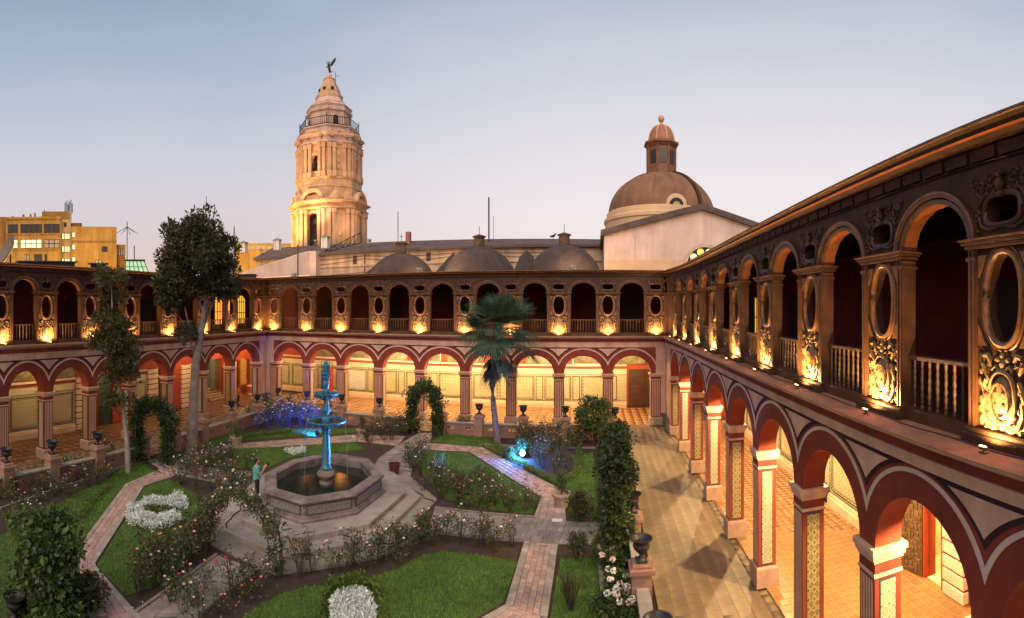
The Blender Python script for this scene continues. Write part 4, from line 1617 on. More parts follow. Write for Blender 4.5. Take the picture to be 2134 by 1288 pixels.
# 
# main dome
DX, DY = 8.6, 5.2
m = MB()
m.lathe([(7.3, 10), (7.3, 19.2), (7.45, 19.3), (7.45, 19.7), (7.1, 19.9), (7.1, 20.5), (6.95, 20.6)], 56, (DX, DY, 0))
drum = m.build('drum', mat('pale_drum_render', (0.66, 0.46, 0.28), 0.85, (0.55, 0.37, 0.22), 0.5), ch)
m = MB()
m.lathe([(6.9 * math.cos(t), 20.3 + 5.7 * math.sin(t)) for t in np.linspace(0, PI / 2 - 0.2, 18)], 56, (DX, DY, 0))
md = m.build('main_dome', M_bdome, ch, smooth=True)
for k in range(16):
    a = 2 * PI * k / 16 + 0.12
    if k == 13:
        continue
    m = MB()
    m.tube([(DX + 6.92 * math.cos(t) * math.cos(a), DY + 6.92 * math.cos(t) * math.sin(a), 20.3 + 5.72 * math.sin(t)) for t in np.linspace(0.02, PI / 2 - 0.25, 14)], 0.035, 4)
    m.build('dome_rib', M_bdome, md)
a = -PI / 2 + 0.62
for q in range(24):
    t = 0.05 + 1.2 * q / 24
    c, s = math.cos(a), math.sin(a)
    r0 = 6.9 * math.cos(t)
    z0 = 20.3 + 5.7 * math.sin(t)
    m = MB()
    m.box(-0.28, 0.28, -0.28, 0.05, -0.06, 0.14)
    o = m.build('dome_step', M_vent, md, (DX + r0 * c, DY + r0 * s, z0), a + PI / 2)
# dormer window
m = MB()
m.stack([[(x, y, z) for x, z in ((-1.25, 0), (1.25, 0), (1.25, 0.9)) + tuple((1.25 * math.cos(t), 0.9 + 1.25 * math.sin(t)) for t in np.linspace(0.2, PI - 0.2, 10)) + ((-1.25, 0.9),)] for y in (0, 2.2)])
da = -PI / 2 + 0.13
do = m.build('dormer', M_ribgold if False else MATS['pale_drum_render'], md, (DX + 6.95 * math.cos(da), DY + 6.95 * math.sin(da), 19.75), da + PI / 2)
m = MB()
m.stack([[(x, y, z) for x, z in ((-0.85, 0.1), (0.85, 0.1), (0.85, 0.8)) + tuple((0.85 * math.cos(t), 0.8 + 0.85 * math.sin(t)) for t in np.linspace(0.2, PI - 0.2, 10)) + ((-0.85, 0.8),)] for y in (-0.03, 0.02)])
do2 = m.build('dormer_glass', M_glassd, md, (DX + 6.95 * math.cos(da), DY + 6.95 * math.sin(da), 19.75), da + PI / 2)
m = MB()
m.lathe([(0.45, 0), (0.45, 0.03)], 12)
for i in range(len(m.v)):
    x, y, z = m.v[i]
    m.v[i] = (x, -0.05 - z, y + 0.75)
m.build('dormer_roundel', mat('dim_yellow_glass', (0.35, 0.28, 0.06), 0.4, emit=(0.8, 0.6, 0.1), estr=0.06), md, (DX + 6.95 * math.cos(da), DY + 6.95 * math.sin(da), 19.75), da + PI / 2)
# lantern
m = MB()
m.lathe([(2.1, 25.3), (2.1, 25.8), (1.85, 25.9), (1.85, 29.2), (2.0, 29.3), (2.15, 29.5), (2.35, 29.6), (2.35, 29.85), (1.8, 30.0)], 8, (DX, DY, 0), ph=PI / 8)
ln = m.build('lantern', M_lant, ch)
for k in range(8):
    a = 2 * PI * k / 8
    m = MB()
    m.box(-0.42, 0.42, -0.06, 0.1, 27.0, 28.7)
    o = m.build('lantern_window', M_glassd, ln, (DX + 1.72 * math.cos(a), DY + 1.72 * math.sin(a), 0), a + PI / 2)
    m = MB()
    m.tube([(DX + 1.9 * math.cos(a + PI / 8), DY + 1.9 * math.sin(a + PI / 8), 25.9), (DX + 1.9 * math.cos(a + PI / 8), DY + 1.9 * math.sin(a + PI / 8), 29.3)], 0.14, 6)
    m.build('lantern_column', M_lant, ln)
m = MB()
m.lathe([(1.75 * math.cos(t) ** 0.9, 29.95 + 2.3 * math.sin(t)) for t in np.linspace(0, PI / 2 - 0.12, 12)], 24, (DX, DY, 0))
lc = m.build('lantern_cap', mat('copper_lantern_cap', (0.34, 0.15, 0.075), 0.6, (0.26, 0.11, 0.055), 1.0), ch, smooth=True)
for k in range(8):
    a = 2 * PI * k / 8 + 0.3
    m = MB()
    m.tube([(DX + 1.77 * math.cos(t) ** 0.9 * math.cos(a), DY + 1.77 * math.cos(t) ** 0.9 * math.sin(a), 29.96 + 2.32 * math.sin(t)) for t in np.linspace(0.03, PI / 2 - 0.15, 9)], 0.10, 5)
    m.build('cap_rib', M_ribgold, lc)
m = MB()
m.lathe([(0.35, 32.1), (0.22, 32.3), (0.15, 32.6), (0.3, 32.75)], 10, (DX, DY, 0))
m.ell((DX, DY, 33.15), (0.42, 0.42, 0.45), 12, 8)
m.build('ball_finial', M_ribgold, ch, smooth=True)

# ------------------------------------------------------------------ bell tower
TX, TY = -42.82,73.42
tw = thing('bell_tower', 'tall octagonal baroque bell tower, floodlit orange, winged statue on top', 'bell tower', (TX, TY, 0), 0.057)
M_tow = mat('tower_floodlit_stucco', (0.66, 0.42, 0.24), 0.8, (0.48, 0.28, 0.15), 0.4, 0.5, 4, detail=9, streak=0.28, sscale=1.0)  # orange of the floodlights put into the stucco colour
M_towp = mat('tower_pink_stucco', (0.66, 0.44, 0.35), 0.8, (0.50, 0.32, 0.25), 0.4, 0.5, 4, detail=9, streak=0.25, sscale=1.0)
UPX = 85 / 1050.0


def oct(r, z, ph=PI / 8, k=8):
    return [(r * math.cos(2 * PI * i / k + ph), r * math.sin(2 * PI * i / k + ph), z) for i in range(k)]


def octo(name, prof, mt, parent=tw):
    m = MB()
    m.stack([oct(r, z) for r, z in prof])
    return m.build(name, mt, parent)


def tower_stage(z0, z1, r, name, zo0, zo1, aw, mt):
    """octagonal stage with arched openings in four faces, paired pilasters and a bell"""
    st = octo(name, [(r * 0.80, z0), (r * 0.80, z1)], mat('tower_inside', (0.30, 0.17, 0.09), 0.9))
    ap = r * math.cos(PI / 8)
    hw = r * math.sin(PI / 8)
    for k in range(8):
        a = 2 * PI * k / 8
        m = MB()
        if k % 2 == 0:
            m.box(-hw, -aw, 0, 0.8, z0, z1)
            m.box(aw, hw, 0, 0.8, z0, z1)
            m.box(-aw, aw, 0, 0.8, z0, zo0)
            arch_wall(m, -aw, aw, 0, aw, aw, zo1, z1, 0, 0.8)
        else:
            m.box(-hw, hw, 0, 0.8, z0, z1)
        f = m.build('tower_face', mt, st, (ap * math.cos(a), ap * math.sin(a), 0), a + PI / 2)
        f.rotation_euler = (0, 0, a - PI / 2 + PI)
        m = MB()
        for x in (-hw + 0.35, hw - 0.35, -hw + 1.15, hw - 1.15):
            m.box(x - 0.25, x + 0.25, -0.42, 0.02, z0 + 0.9, z1 - 0.7)
            m.bbox(x - 0.34, x + 0.34, -0.54, 0.02, z1 - 0.7, z1, 0.05)
            m.bbox(x - 0.34, x + 0.34, -0.54, 0.02, z0, z0 + 0.9, 0.05)
        o = m.build('tower_pilaster', mt, st, f.location, f.rotation_euler[2])
        if k % 2 == 0:
            m = MB()
            arch_ring(m, 0, aw, aw, aw + 0.35, aw + 0.35, zo1, -0.18, 0.05)
            m.box(-aw - 0.35, -aw, -0.14, 0.02, zo0, zo1)
            m.box(aw, aw + 0.35, -0.14, 0.02, zo0, zo1)
            m.build('opening_surround', mt, st, f.location, f.rotation_euler[2])
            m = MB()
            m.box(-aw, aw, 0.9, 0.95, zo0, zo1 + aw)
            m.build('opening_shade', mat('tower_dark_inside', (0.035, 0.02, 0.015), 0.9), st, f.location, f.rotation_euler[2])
            m = MB()
            m.lathe([(0.62, 0), (0.50, 0.15), (0.42, 0.6), (0.30, 0.85), (0.08, 0.95)], 12, (0.25, 0.5, zo1 - 0.8))
            m.build('bell', mat('dark_bronze', (0.05, 0.03, 0.02), 0.5, metal=0.5), st, f.location, f.rotation_euler[2])
            m = MB()
            for q in range(7):
                x = -aw + 2 * aw * (q + 0.5) / 7
                m.box(x - 0.04, x + 0.04, 0.05, 0.1, zo0, zo0 + 1.1)
            m.box(-aw, aw, 0.04, 0.11, zo0 + 1.1, zo0 + 1.18)
            m.build('opening_railing', M_ironblack, st, f.location, f.rotation_euler[2])
        else:
            m = MB()
            for zz in (0.3, 0.5, 0.72):
                m = MB()
                m.ell((0, -0.05, z0 + (z1 - z0) * zz), (0.35, 0.16, 0.45), 8, 5)
                m.build('stucco_boss', mt, st, f.location, f.rotation_euler[2])
    return st


zA, zB = 10.0, 24.20
tower_stage(zA, zB, 6.05, 'lower_belfry', 18.12, 22.58, 1.05, M_tow)
zc = 26.06
octo('cornice', [(6.45, zB), (6.75, zB + 0.2), (6.45, zB + 0.4), (6.3, zB + 0.5), (6.3, zB + 0.8), (7.0, zB + 1.15), (7.0, zB + 1.35), (6.1, zB + 1.5)], M_tow)
# curved broken pediments over the lower stage
ap = 6.05 * math.cos(PI / 8)
for k in range(8):
    a = 2 * PI * k / 8
    m = MB()
    if k % 2 == 0:
        arch_ring(m, 0, 1.35, 1.2, 1.95, 1.75, zB + 1.45, -0.55, 0.6)
        m.box(-1.35, 1.35, -0.2, 0.6, zB + 1.4, zB + 2.2)
    else:
        for sg in (-1, 1):
            m.stack([[(sg * x, y, z) for x, z in ((2.2, zB + 1.45), (0.4, zB + 1.45), (0.4, zB + 2.0), (1.0, zB + 2.9))] for y in (-0.6, 0.5)])
    m.build('pediment', M_tow, tw, (ap * math.cos(a), ap * math.sin(a), 0), a + PI / 2)
zD, zE = 27.76, 29.38
octo('attic', [(5.6, zB + 1.4), (5.6, zD), (5.75, zD + 0.1), (5.75, zD + 0.3), (5.5, zD + 0.4), (5.5, zE - 0.3), (5.7, zE - 0.2), (5.7, zE)], M_tow)
zF = 34.72
tower_stage(zE, zF, 5.25, 'upper_belfry', 30.43, 32.37, 0.62, M_tow)
octo('upper_cornice', [(5.6, zF), (5.85, zF + 0.25), (5.5, zF + 0.45), (5.45, zF + 1.1), (6.0, zF + 1.4), (6.0, zF + 1.65), (5.2, zF + 1.8)], M_towp)
ap = 5.25 * math.cos(PI / 8)
for k in range(8):
    a = 2 * PI * k / 8
    m = MB()
    arch_ring(m, 0, 1.0, 0.8, 1.5, 1.25, zF + 1.0, -0.6, 0.3)
    m.build('pediment', M_tow, tw, (ap * math.cos(a), ap * math.sin(a), 0), a + PI / 2)
zG = 37.80
octo('terrace', [(5.0, zF + 1.7), (5.0, zG - 0.3), (5.2, zG - 0.2), (5.2, zG)], M_towp)
rl = octo('terrace_railing_base', [(5.05, zG), (5.05, zG + 0.12), (4.9, zG + 0.12)], M_ironblack)
for k in range(8):
    p, q = oct(5.0, zG)[k], oct(5.0, zG)[(k + 1) % 8]
    m = MB()
    for zz in (0.15, 1.35):
        m.tube([(p[0], p[1], zG + zz), (q[0], q[1], zG + zz)], 0.06, 4)
    for j in range(10):
        x, y = p[0] + (q[0] - p[0]) * j / 10, p[1] + (q[1] - p[1]) * j / 10
        m.tube([(x, y, zG), (x, y, zG + (1.9 if j == 0 else 1.35))], 0.07 if j == 0 else 0.04, 4)
    m.build('terrace_railing', M_ironblack, tw)
zH, zI = 40.47, 42.17
octo('drum', [(3.7, zG), (3.7, zH), (3.95, zH + 0.2), (3.95, zH + 0.6), (3.75, zH + 0.8), (3.95, zH + 1.2), (3.3, zI)], M_towp)
m = MB()
m.box(-0.45, 0.45, -0.06, 0.1, zG, zG + 1.6)
arch_ring(m, 0, 0.01, 0.01, 0.45, 0.45, zG + 1.6, -0.06, 0.1)
ap = 3.7 * math.cos(PI / 8)
DOOR = m.mesh('drum_door', MATS['tower_dark_inside'])
for k in (5, 7):
    a = 2 * PI * k / 8
    put('drum_door', DOOR, tw, (ap * math.cos(a), ap * math.sin(a), 0), a + PI / 2)
def z(y):
    return 8.28 + (644.6 - y) / 1050.0 * 85


octo('spire_step', [(2.75, z(226)), (2.85, z(222)), (2.5, z(214)), (2.3, z(211)), (2.35, z(209)), (2.15, z(207))], M_towp)
octo('spire_ring', [(2.2, z(211)), (2.35, z(208)), (2.35, z(203)), (2.1, z(200))], M_tow)
octo('spire', [(1.95, z(201)), (1.9, z(194)), (1.6, z(184)), (1.15, z(174)), (0.95, z(169)), (1.0, z(168)), (1.0, z(166)), (0.7, z(163))], M_tow)
for k in (5, 7, 6):
    a = 2 * PI * k / 8
    m = MB()
    m.box(-0.25, 0.25, -0.1, 0.5, z(195), z(189))
    m.build('spire_window', MATS['tower_dark_inside'], tw, (1.72 * math.cos(a), 1.72 * math.sin(a), 0), a + PI / 2)
octo('statue_base', [(0.45, z(164)), (0.45, z(158)), (0.35, z(155))], M_towp)
# mast beside the spire
m = MB()
m.tube([(1.5, -0.6, z(186)), (1.5, -0.6, z(157))], 0.05, 4)
m.tube([(1.5, -0.6, z(166)), (2.3, -0.9, z(169))], 0.03, 4)
m.build('spire_mast', M_ironblack, tw)
# winged statue: body one mesh, wings separate parts
an = thing('winged_statue', 'dark bronze winged figure with one arm raised on the tower spire', 'statue', (TX, TY, z(155)), 0.2)
m = MB()
m.tube([(0.05, 0, 0.0), (0.08, 0, 0.5), (0.0, 0.02, 1.05), (-0.02, 0, 1.45), (0.0, 0, 1.75)], [0.10, 0.15, 0.24, 0.20, 0.12], 8)
m.tube([(0.10, 0, 0.75), (0.35, 0, 0.35), (0.55, 0, 0.25)], [0.14, 0.10, 0.06], 7)
m.ell((-0.02, 0, 1.98), (0.15, 0.15, 0.18), 8, 6)
m.tube([(-0.1, 0, 1.62), (-0.35, 0, 1.85), (-0.42, 0, 2.25)], [0.09, 0.07, 0.05], 6)
m.tube([(-0.1, 0, 1.55), (-0.35, 0, 1.35), (-0.50, 0, 1.15)], [0.09, 0.07, 0.05], 6)
m.build('figure', mat('dark_bronze', (0.05, 0.03, 0.02), 0.5), an, smooth=True)
for sg in (0.0, 0.25):
    m = MB()
    P = [(0.10, 0.1 + sg, 1.5), (0.45, 0.12 + sg, 1.65), (0.95, 0.15 + sg, 2.3), (1.1, 0.15 + sg, 2.75), (0.75, 0.15 + sg, 2.55), (0.35, 0.13 + sg, 2.1), (0.12, 0.1 + sg, 1.75)]
    m.stack([P, [(p[0], p[1] + 0.08, p[2]) for p in P]])
    m.build('wing', MATS['dark_bronze'], an)

# floodlights for the tower and church walls stand on the roofs, hidden behind the parapets
M_fl = mat('floodlight_housing', (0.30, 0.26, 0.20), 0.5)
M_flg = mat('floodlight_glass', (1, 0.8, 0.5), 0.3, emit=(1.0, 0.6, 0.25), estr=6.0)


def floodlight(loc, dst, power, col, label, ang=70, r=0.25):
    e = aim(loc, dst)
    t = thing('floodlight', label, 'floodlight', loc, 0, 'roof floodlights')
    m = MB()
    m.box(-0.03, 0.03, -0.03, 0.03, -0.55, -0.05)
    m.bbox(-0.25, 0.25, -0.2, 0.2, -0.60, -0.55, 0.01)
    m.build('bracket', M_fl, t)
    m = MB()
    m.stack([[(-0.32, -0.24, 0), (0.32, -0.24, 0), (0.32, 0.24, 0), (-0.32, 0.24, 0)], [(-0.18, -0.14, 0.22), (0.18, -0.14, 0.22), (0.18, 0.14, 0.22), (-0.18, 0.14, 0.22)]])
    h = m.build('housing', M_fl, t)
    h.rotation_euler = e
    m = MB()
    m.box(-0.28, 0.28, -0.2, 0.2, -0.012, -0.004)
    h = m.build('glass', M_flg, t)
    h.rotation_euler = e
    lamp('flood', 'SPOT', power, col, t, Vector((0, 0, 0)) + (Vector(dst) - Vector(loc)).normalized() * 0.1, e, r, math.radians(ang), 0.7)


FLC = (1.0, 0.50, 0.17)
floodlight((TX + 13, 62.0, 17.7), (TX, TY, 30), 1500, (1.0, 0.55, 0.30), 'roof floodlight on the nave roof, right of the tower base', 65)
floodlight((TX - 4.6, 60.8, 17.4), (TX, TY, 30), 7000, FLC, 'roof floodlight on the nave roof, left of the tower base', 65)
floodlight((TX + 3, 64.2, 18.6), (TX, TY, 44), 3000, (1.0, 0.52, 0.30), 'roof floodlight close to the tower foot', 60)
floodlight((-2, 44.0, 11.9), (3, 60, 14), 650, (1.0, 0.58, 0.26), 'floodlight hidden behind the far parapet, lighting the gable foot', 130)
floodlight((-16, 44.0, 11.9), (-14, 60, 14), 1000, (1.0, 0.62, 0.30), 'floodlight hidden behind the far parapet between two domes', 130)
floodlight((-30, 44.0, 11.9), (-32, 60, 14), 1200, (1.0, 0.62, 0.30), 'floodlight hidden behind the far parapet near the stair buttress', 130)
floodlight((8.2, 22.5, 11.75), (10.5, 50, 13), 2600, (1.0, 0.62, 0.30), 'visible floodlight on the right wing roof, aimed at the round window', 75)

# ------------------------------------------------------------------ ochre apartment block at the left
M_och = mat('ochre_plaster', (0.52, 0.30, 0.075), 0.85, (0.36, 0.20, 0.045), 0.3, 0.3, 4, detail=9, streak=0.35, sscale=0.9)
M_ochd = mat('dirty_ochre_plaster', (0.42, 0.22, 0.06), 0.85, (0.26, 0.13, 0.035), 0.4, 0.3, 4, detail=9, streak=0.4, sscale=0.9)
M_wdark = mat('dark_office_glass', (0.05, 0.045, 0.045), 0.3)
M_wlit = mat('lit_office_glass', (0.9, 0.8, 0.5), 0.4, emit=(1.0, 0.80, 0.42), estr=0.55)
M_wpale = mat('pale_office_glass', (0.42, 0.34, 0.26), 0.3)
U = 80 / 1050.0
BX, BY = -69.69,39.28
ab = thing('apartment_block', 'ochre yellow apartment block with rows of windows and roof masts', 'building', (BX, BY, 0), 1.06)


def bu(px):
    return (px - 130) * U


def bz(py):
    return 8.28 + (644.6 - py) * U


def block(px0, px1, py, d0, d1, mt, name='wall', zb=0.0):
    m = MB()
    m.box(bu(px0), bu(px1), d0, d1, zb, bz(py))
    return m.build(name, mt, ab)


b1 = block(12, 127, 453, 0, 10, M_och)
block(-45, 11.9, 447, 1.5, 9, M_ochd)
b2 = block(127.1, 148, 455, 1.2, 10, M_churchw if False else mat('pale_stair_tower', (0.55, 0.40, 0.22), 0.85), 'stair_tower')
b3 = block(148.2, 242, 474, -1.0, 9, M_och)
b4 = block(242.2, 263, 508, 0.5, 9, M_ochd)
block(87, 147, 433, 3, 9, M_och, 'roof_house')
block(149, 172, 460, 2, 7, M_ochd, 'roof_house')
m = MB()
m.box(bu(10), bu(128), -0.25, 0.05, bz(456), bz(452))
m.build('parapet', M_och, ab)
for k, px in enumerate((22, 45, 70, 95, 110, 60, 28, 84)):
    m = MB()
    m.box(bu(px), bu(px + 5 - k % 3), 1 + k * 0.3, 2 + k * 0.3, bz(453), bz(447 - 4 * (k % 3)))
    m.build('roof_box', M_ochd, ab)


def win(par, px0, px1, py0, py1, mt, d=-0.02, nv=3, nh=1):
    m = MB()
    m.box(bu(px0), bu(px1), d - 0.06, d + 0.05, bz(py1), bz(py0))
    w_ = m.build('window', MATS['dark_leading'], par)
    dx, dz = (bu(px1) - bu(px0)) / nv, (bz(py0) - bz(py1)) / nh
    for i in range(nv):
        for j in range(nh):
            m = MB()
            m.box(bu(px0) + i * dx + 0.07, bu(px0) + (i + 1) * dx - 0.07, d - 0.08, d - 0.05, bz(py1) + j * dz + 0.07, bz(py1) + (j + 1) * dz - 0.07)
            m.build('pane', mt, w_)


for px0, px1 in ((16.5, 37), (42.5, 87), (91.5, 124)):
    win(b1, px0, px1, 467, 485, M_wdark, -0.02, max(2, int((px1 - px0) / 9)), 1)
for px0, px1 in ((17, 37), (42.5, 87), (91.5, 124)):
    win(b1, px0, px1, 499, 517, M_wpale if px0 > 50 else M_wlit, -0.02, max(2, int((px1 - px0) / 9)), 2)
for px0, px1 in ((50, 61), (71, 88), (93, 98)):
    win(b1, px0, px1, 530, 545, M_wpale if px0 < 60 else M_wdark, -0.02, 2, 1)
for py in (484, 511, 537):
    win(b2, 128.5, 146, py, py + 13, M_wlit, 1.18, 3, 1)
win(b2, 133, 139, 461, 470, M_wdark, 1.18, 1, 1)
for py in (486, 511, 537):
    win(b3, 150, 157, py, py + 11, M_wlit, -1.02, 1, 1)
win(b3, 211, 223, 515, 526, M_wdark, -1.02, 2, 1)
win(b3, 198, 211, 542, 556, M_wpale, -1.02, 2, 1)
win(b4, 243, 262, 517, 532, M_wpale, 0.48, 4, 1)
for z_, px0, px1, d in ((bz(489), 12, 127, 0), (bz(521), 12, 127, 0), (bz(505), 148.2, 242, -1.0)):
    m = MB()
    m.box(bu(px0), bu(px1), d - 0.08, d + 0.01, z_ - 0.12, z_ + 0.12)
    m.build('floor_band', M_ochd, ab)
# roof masts
for px, py0, py1, lab in ((140, 455, 404, 'a'), (149, 460, 402, 'b'), (90, 435, 424, 'c')):
    m = MB()
    m.tube([(bu(px), 5, bz(py0)), (bu(px), 5, bz(py1))], 0.07, 5)
    for q in range(4):
        z0 = bz(py1 + 8 + 5 * q)
        m.tube([(bu(px) - 0.4, 5, z0), (bu(px) + 0.4, 5, z0)], 0.03, 4)
    for q in range(4):
        z0 = bz(py1 + 8 + 5 * q)
        m.box(bu(px) - 0.35 + 0.5 * (q % 2), bu(px) - 0.2 + 0.5 * (q % 2), 4.9, 5.1, z0 - 0.5, z0 + 0.3)
    m.build('antenna_mast', M_ironblack, ab)
# street lamp glow on the facade: lamps stand in the street before it
for px, d, pw in ((40, -16, 4200), (185, -16, 4200), (110, -22, 3000)):
    lx, ly = BX + math.cos(1.06) * bu(px) - math.sin(1.06) * d, BY + math.sin(1.06) * bu(px) + math.cos(1.06) * d
    t = thing('street_lamp', {40: 'street lamp hidden behind the left wing, nearest the block corner', 185: 'street lamp hidden behind the left wing, before the windowless block', 110: 'street lamp hidden behind the left wing, farther from the block'}[px], 'street lamp', (lx, ly, 0), 0, 'street lamps behind the left wing')
    m = MB()
    m.tube([(0, 0, 0), (0, 0, 8.6), (0.5, 0, 9.1)], [0.12, 0.08, 0.06], 6)
    m.build('post', M_ironblack, t)
    m = MB()
    m.bbox(0.3, 1.0, -0.15, 0.15, 9.05, 9.2, 0.03)
    m.build('lamp_head', M_flg, t)
    lamp('street_light', 'POINT', pw, (1.0, 0.60, 0.16), t, (0.65, 0, 8.8), radius=0.2)

# satellite dish on the left wing roof, glazed roof light, lantern kiosks, masts, bird
sd = thing('satellite_dish', 'grey satellite dish on the roof of the left wing', 'satellite dish', (-33.01,14.36, 11.2), 0.6)
m = MB()
R_ = 1.25
m.lathe([(0.05, 0), (0.5, 0.06), (0.9, 0.2), (R_, 0.42), (R_, 0.46), (0.9, 0.25), (0.5, 0.11), (0.05, 0.05)], 24)
d_ = m.build('dish', mat('dish_grey', (0.16, 0.12, 0.10), 0.6), sd, (0, 0, 1.1), smooth=True)
d_.rotation_euler = (math.radians(65), 0, math.radians(-40))
m = MB()
m.tube([(0, 0, -0.2), (0, 0, 1.2)], 0.06, 6)
m.tube([(0, 0, 1.1), (-0.6, 0.8, 1.6)], 0.03, 5)
m.build('mount', M_ironblack, sd)
gk = thing('glazed_roof_light', 'green glazed roof light on the left wing roof beside the tree', 'roof light', (-34.66,27.11, 11.0), 0.9)
m = MB()
m.stack([[(-1.1, 0, 0), (1.1, 0, 0), (1.1, 1.5, 0), (-1.1, 1.5, 0)], [(-1.1, 0.0, 1.5), (0.5, 0.0, 1.5), (0.5, 1.5, 1.5), (-1.1, 1.5, 1.5)]])
m.build('glazing', mat('green_lit_glass', (0.35, 0.5, 0.35), 0.3, emit=(0.35, 0.60, 0.32), estr=0.45), gk)
m = MB()
for x in np.linspace(-1.1, 0.5, 6):
    m.tube([(x if x < 0.4 else x, -0.03, 1.5), (x + (0.6 * (x + 1.1) / 1.6), -0.03, 0)], 0.03, 4)
for zz in (0.0, 0.5, 1.0, 1.5):
    m.box(-1.1, 1.1 - 0.4 * zz, -0.05, -0.01, zz - 0.02, zz + 0.02)
m.box(-1.2, 0.6, -0.1, 1.6, 1.5, 1.62)
m.build('glazing_bars', M_ironblack, gk)
KI = [(-44.96,53.65, 17.79), (-41.29,56.53, 18.19), (-31.64,53.32, 17.47)]
for i, (x, y, zz) in enumerate(KI):
    t = thing('roof_kiosk', ['small white roof kiosk nearest the big tree', 'small white roof kiosk left of the tower foot', 'small white roof kiosk in front of the bell tower'][i], 'kiosk', (x, y, zz - 1.68), 0.5, 'white roof kiosks')
    t.scale = (0.85, 0.85, 0.46)
    m = MB()
    m.lathe([(0.62, 0), (0.62, 3.0)], 6)
    m.build('walls', mat('white_kiosk_paint', (0.62, 0.60, 0.58), 0.7), t)
    m = MB()
    m.lathe([(0.85, 2.95), (0.85, 3.02), (0.05, 3.65)], 6)
    m.build('roof', mat('grey_kiosk_roof', (0.22, 0.21, 0.22), 0.7), t)
    m = MB()
    for k in range(6):
        a = 2 * PI * k / 6
        m.tube([(0.63 * math.cos(a), 0.63 * math.sin(a), 0), (0.63 * math.cos(a), 0.63 * math.sin(a), 3.0)], 0.04, 4)
    m.build('corner_posts', MATS['grey_kiosk_roof'], t)
fb = thing('factory_hall', 'low ochre hall with a long window band, between tree and bell tower', 'building', (-58.42,74.92, 0), 0.66)
m = MB()
m.box(-5, 6, 0, 6, 0, 20.73)
fw = m.build('wall', M_och, fb)
for k in range(9):
    m = MB()
    m.box(-4.2 + k * 1.05, -3.3 + k * 1.05, -0.06, 0.02, 19.55, 20.28)
    m.build('window_pane', M_wpale, fw)
lamp('hall_fill', 'POINT', 2600, (1.0, 0.62, 0.2), fb, (0, -12, 16), radius=0.3)  # added light on the hall front, has no fixture
for i, (px, py0, py1, rho, kind) in enumerate(((265, 545, 462, 60, 1), (430, 470, 408, 90, 0), (488, 520, 470, 90, 2), (280, 560, 512, 50, 0))):
    x, y = [(-48.06,35.92), (-62.77,64.50), (-59.11,67.87), (-39.62,30.50)][i]
    k = rho / 1050.0
    z0, z1 = 8.28 + (644.6 - py0) * k, 8.28 + (644.6 - py1) * k
    m = MB()
    m.tube([(0, 0, 0), (0, 0, z1)], 0.05 if kind < 2 else 0.02, 5)
    if kind == 1:
        for a in (0, 1.1, 2.2):
            m.tube([(-1.3 * math.cos(a), -1.3 * math.sin(a), z1 - 1.4), (0, 0, z1 - 0.6), (1.3 * math.cos(a), 1.3 * math.sin(a), z1 - 1.4)], 0.03, 4)
    if kind == 2:
        for q in range(12):
            zq = z0 + (z1 - z0) * q / 12
            zr = z0 + (z1 - z0) * (q + 1) / 12
            wq = 0.45 * (1 - q / 13)
            m.tube([(-wq, 0, zq), (wq * 0.92, 0, zr)], 0.03, 4)
            m.tube([(wq, 0, zq), (-wq * 0.92, 0, zr)], 0.03, 4)
        m.tube([(-0.45, 0, z0), (0, 0, z1)], 0.04, 4)
        m.tube([(0.45, 0, z0), (0, 0, z1)], 0.04, 4)
    o = m.build('antenna_mast', M_ironblack, None, (x, y, 0))
    tag(o, ['thin mast with three drooping arms beside the ochre block', 'thin plain mast rising behind the big tree crown', 'lattice mast at the right side of the big tree crown', 'short pole by the green roof light'][i], 'mast', 'roof masts')
bd = thing('bird', 'dark bird perched on the nave roof ridge above the right dome', 'bird', (-5.15,61.79, 17.00), 0.3)
m = MB()
m.tube([(-0.45, 0, 0.18), (-0.15, 0, 0.25), (0.12, 0, 0.36), (0.22, 0, 0.50), (0.26, 0, 0.62), (0.40, 0, 0.60)], [0.05, 0.15, 0.17, 0.09, 0.08, 0.02], 8)
m.tube([(0, 0.05, 0.2), (0.02, 0.05, 0)], 0.02, 4)
m.tube([(0, -0.05, 0.2), (0.02, -0.05, 0)], 0.02, 4)
m.build('body', mat('black_feathers', (0.02, 0.02, 0.02), 0.6), bd, smooth=True)

# roof clutter on the left wing and beside the church
for i, (x, y, lx, ly, h, rz) in enumerate(((-27.50,14.31, 3.4, 1.6, 0.35, 1.2), (-31.86,38.54, 1.6, 1.4, 0.9, 0.5), (-27.52,18.21, 1.0, 0.8, 0.45, 1.0))):
    t = thing('roof_hatch', ['long dark low roof hatch on the left wing roof', 'dark flat-topped vent box beside the big tree crown', 'small dark box on the left wing roof'][i], 'roof hatch', (x, y, 10.75), rz)
    m = MB()
    m.bbox(-lx / 2, lx / 2, -ly / 2, ly / 2, 0, h, 0.03)
    m.build('box', mat('sooty_sheet_metal', (0.06, 0.05, 0.048), 0.8, (0.03, 0.025, 0.025), 2.0), t)
    m = MB()
    m.bbox(-lx / 2 - 0.15, lx / 2 + 0.15, -ly / 2 - 0.15, ly / 2 + 0.15, h, h + 0.08, 0.02)
    m.build('lid', MATS['sooty_sheet_metal'], t)
# cables slung along the nave wall
for z0, z1, sag in ((14.9, 15.2, 0.5), (13.3, 13.0, 0.3), (15.4, 15.3, 0.25)):
    m = MB()
    m.tube([(-44 + 43 * q / 24, -0.12, z0 + (z1 - z0) * q / 24 - sag * math.sin(PI * (q % 8) / 8)) for q in range(25)], 0.03, 4)
    m.build('wall_cable', M_ironblack, ch)
for x in (-40, -29.5, -23.2, -14.6, -5.6):
    m = MB()
    m.tube([(x, -0.1, 9), (x, -0.1, 15.6)], 0.06, 5)
    m.build('drain_pipe', M_vent, ch)

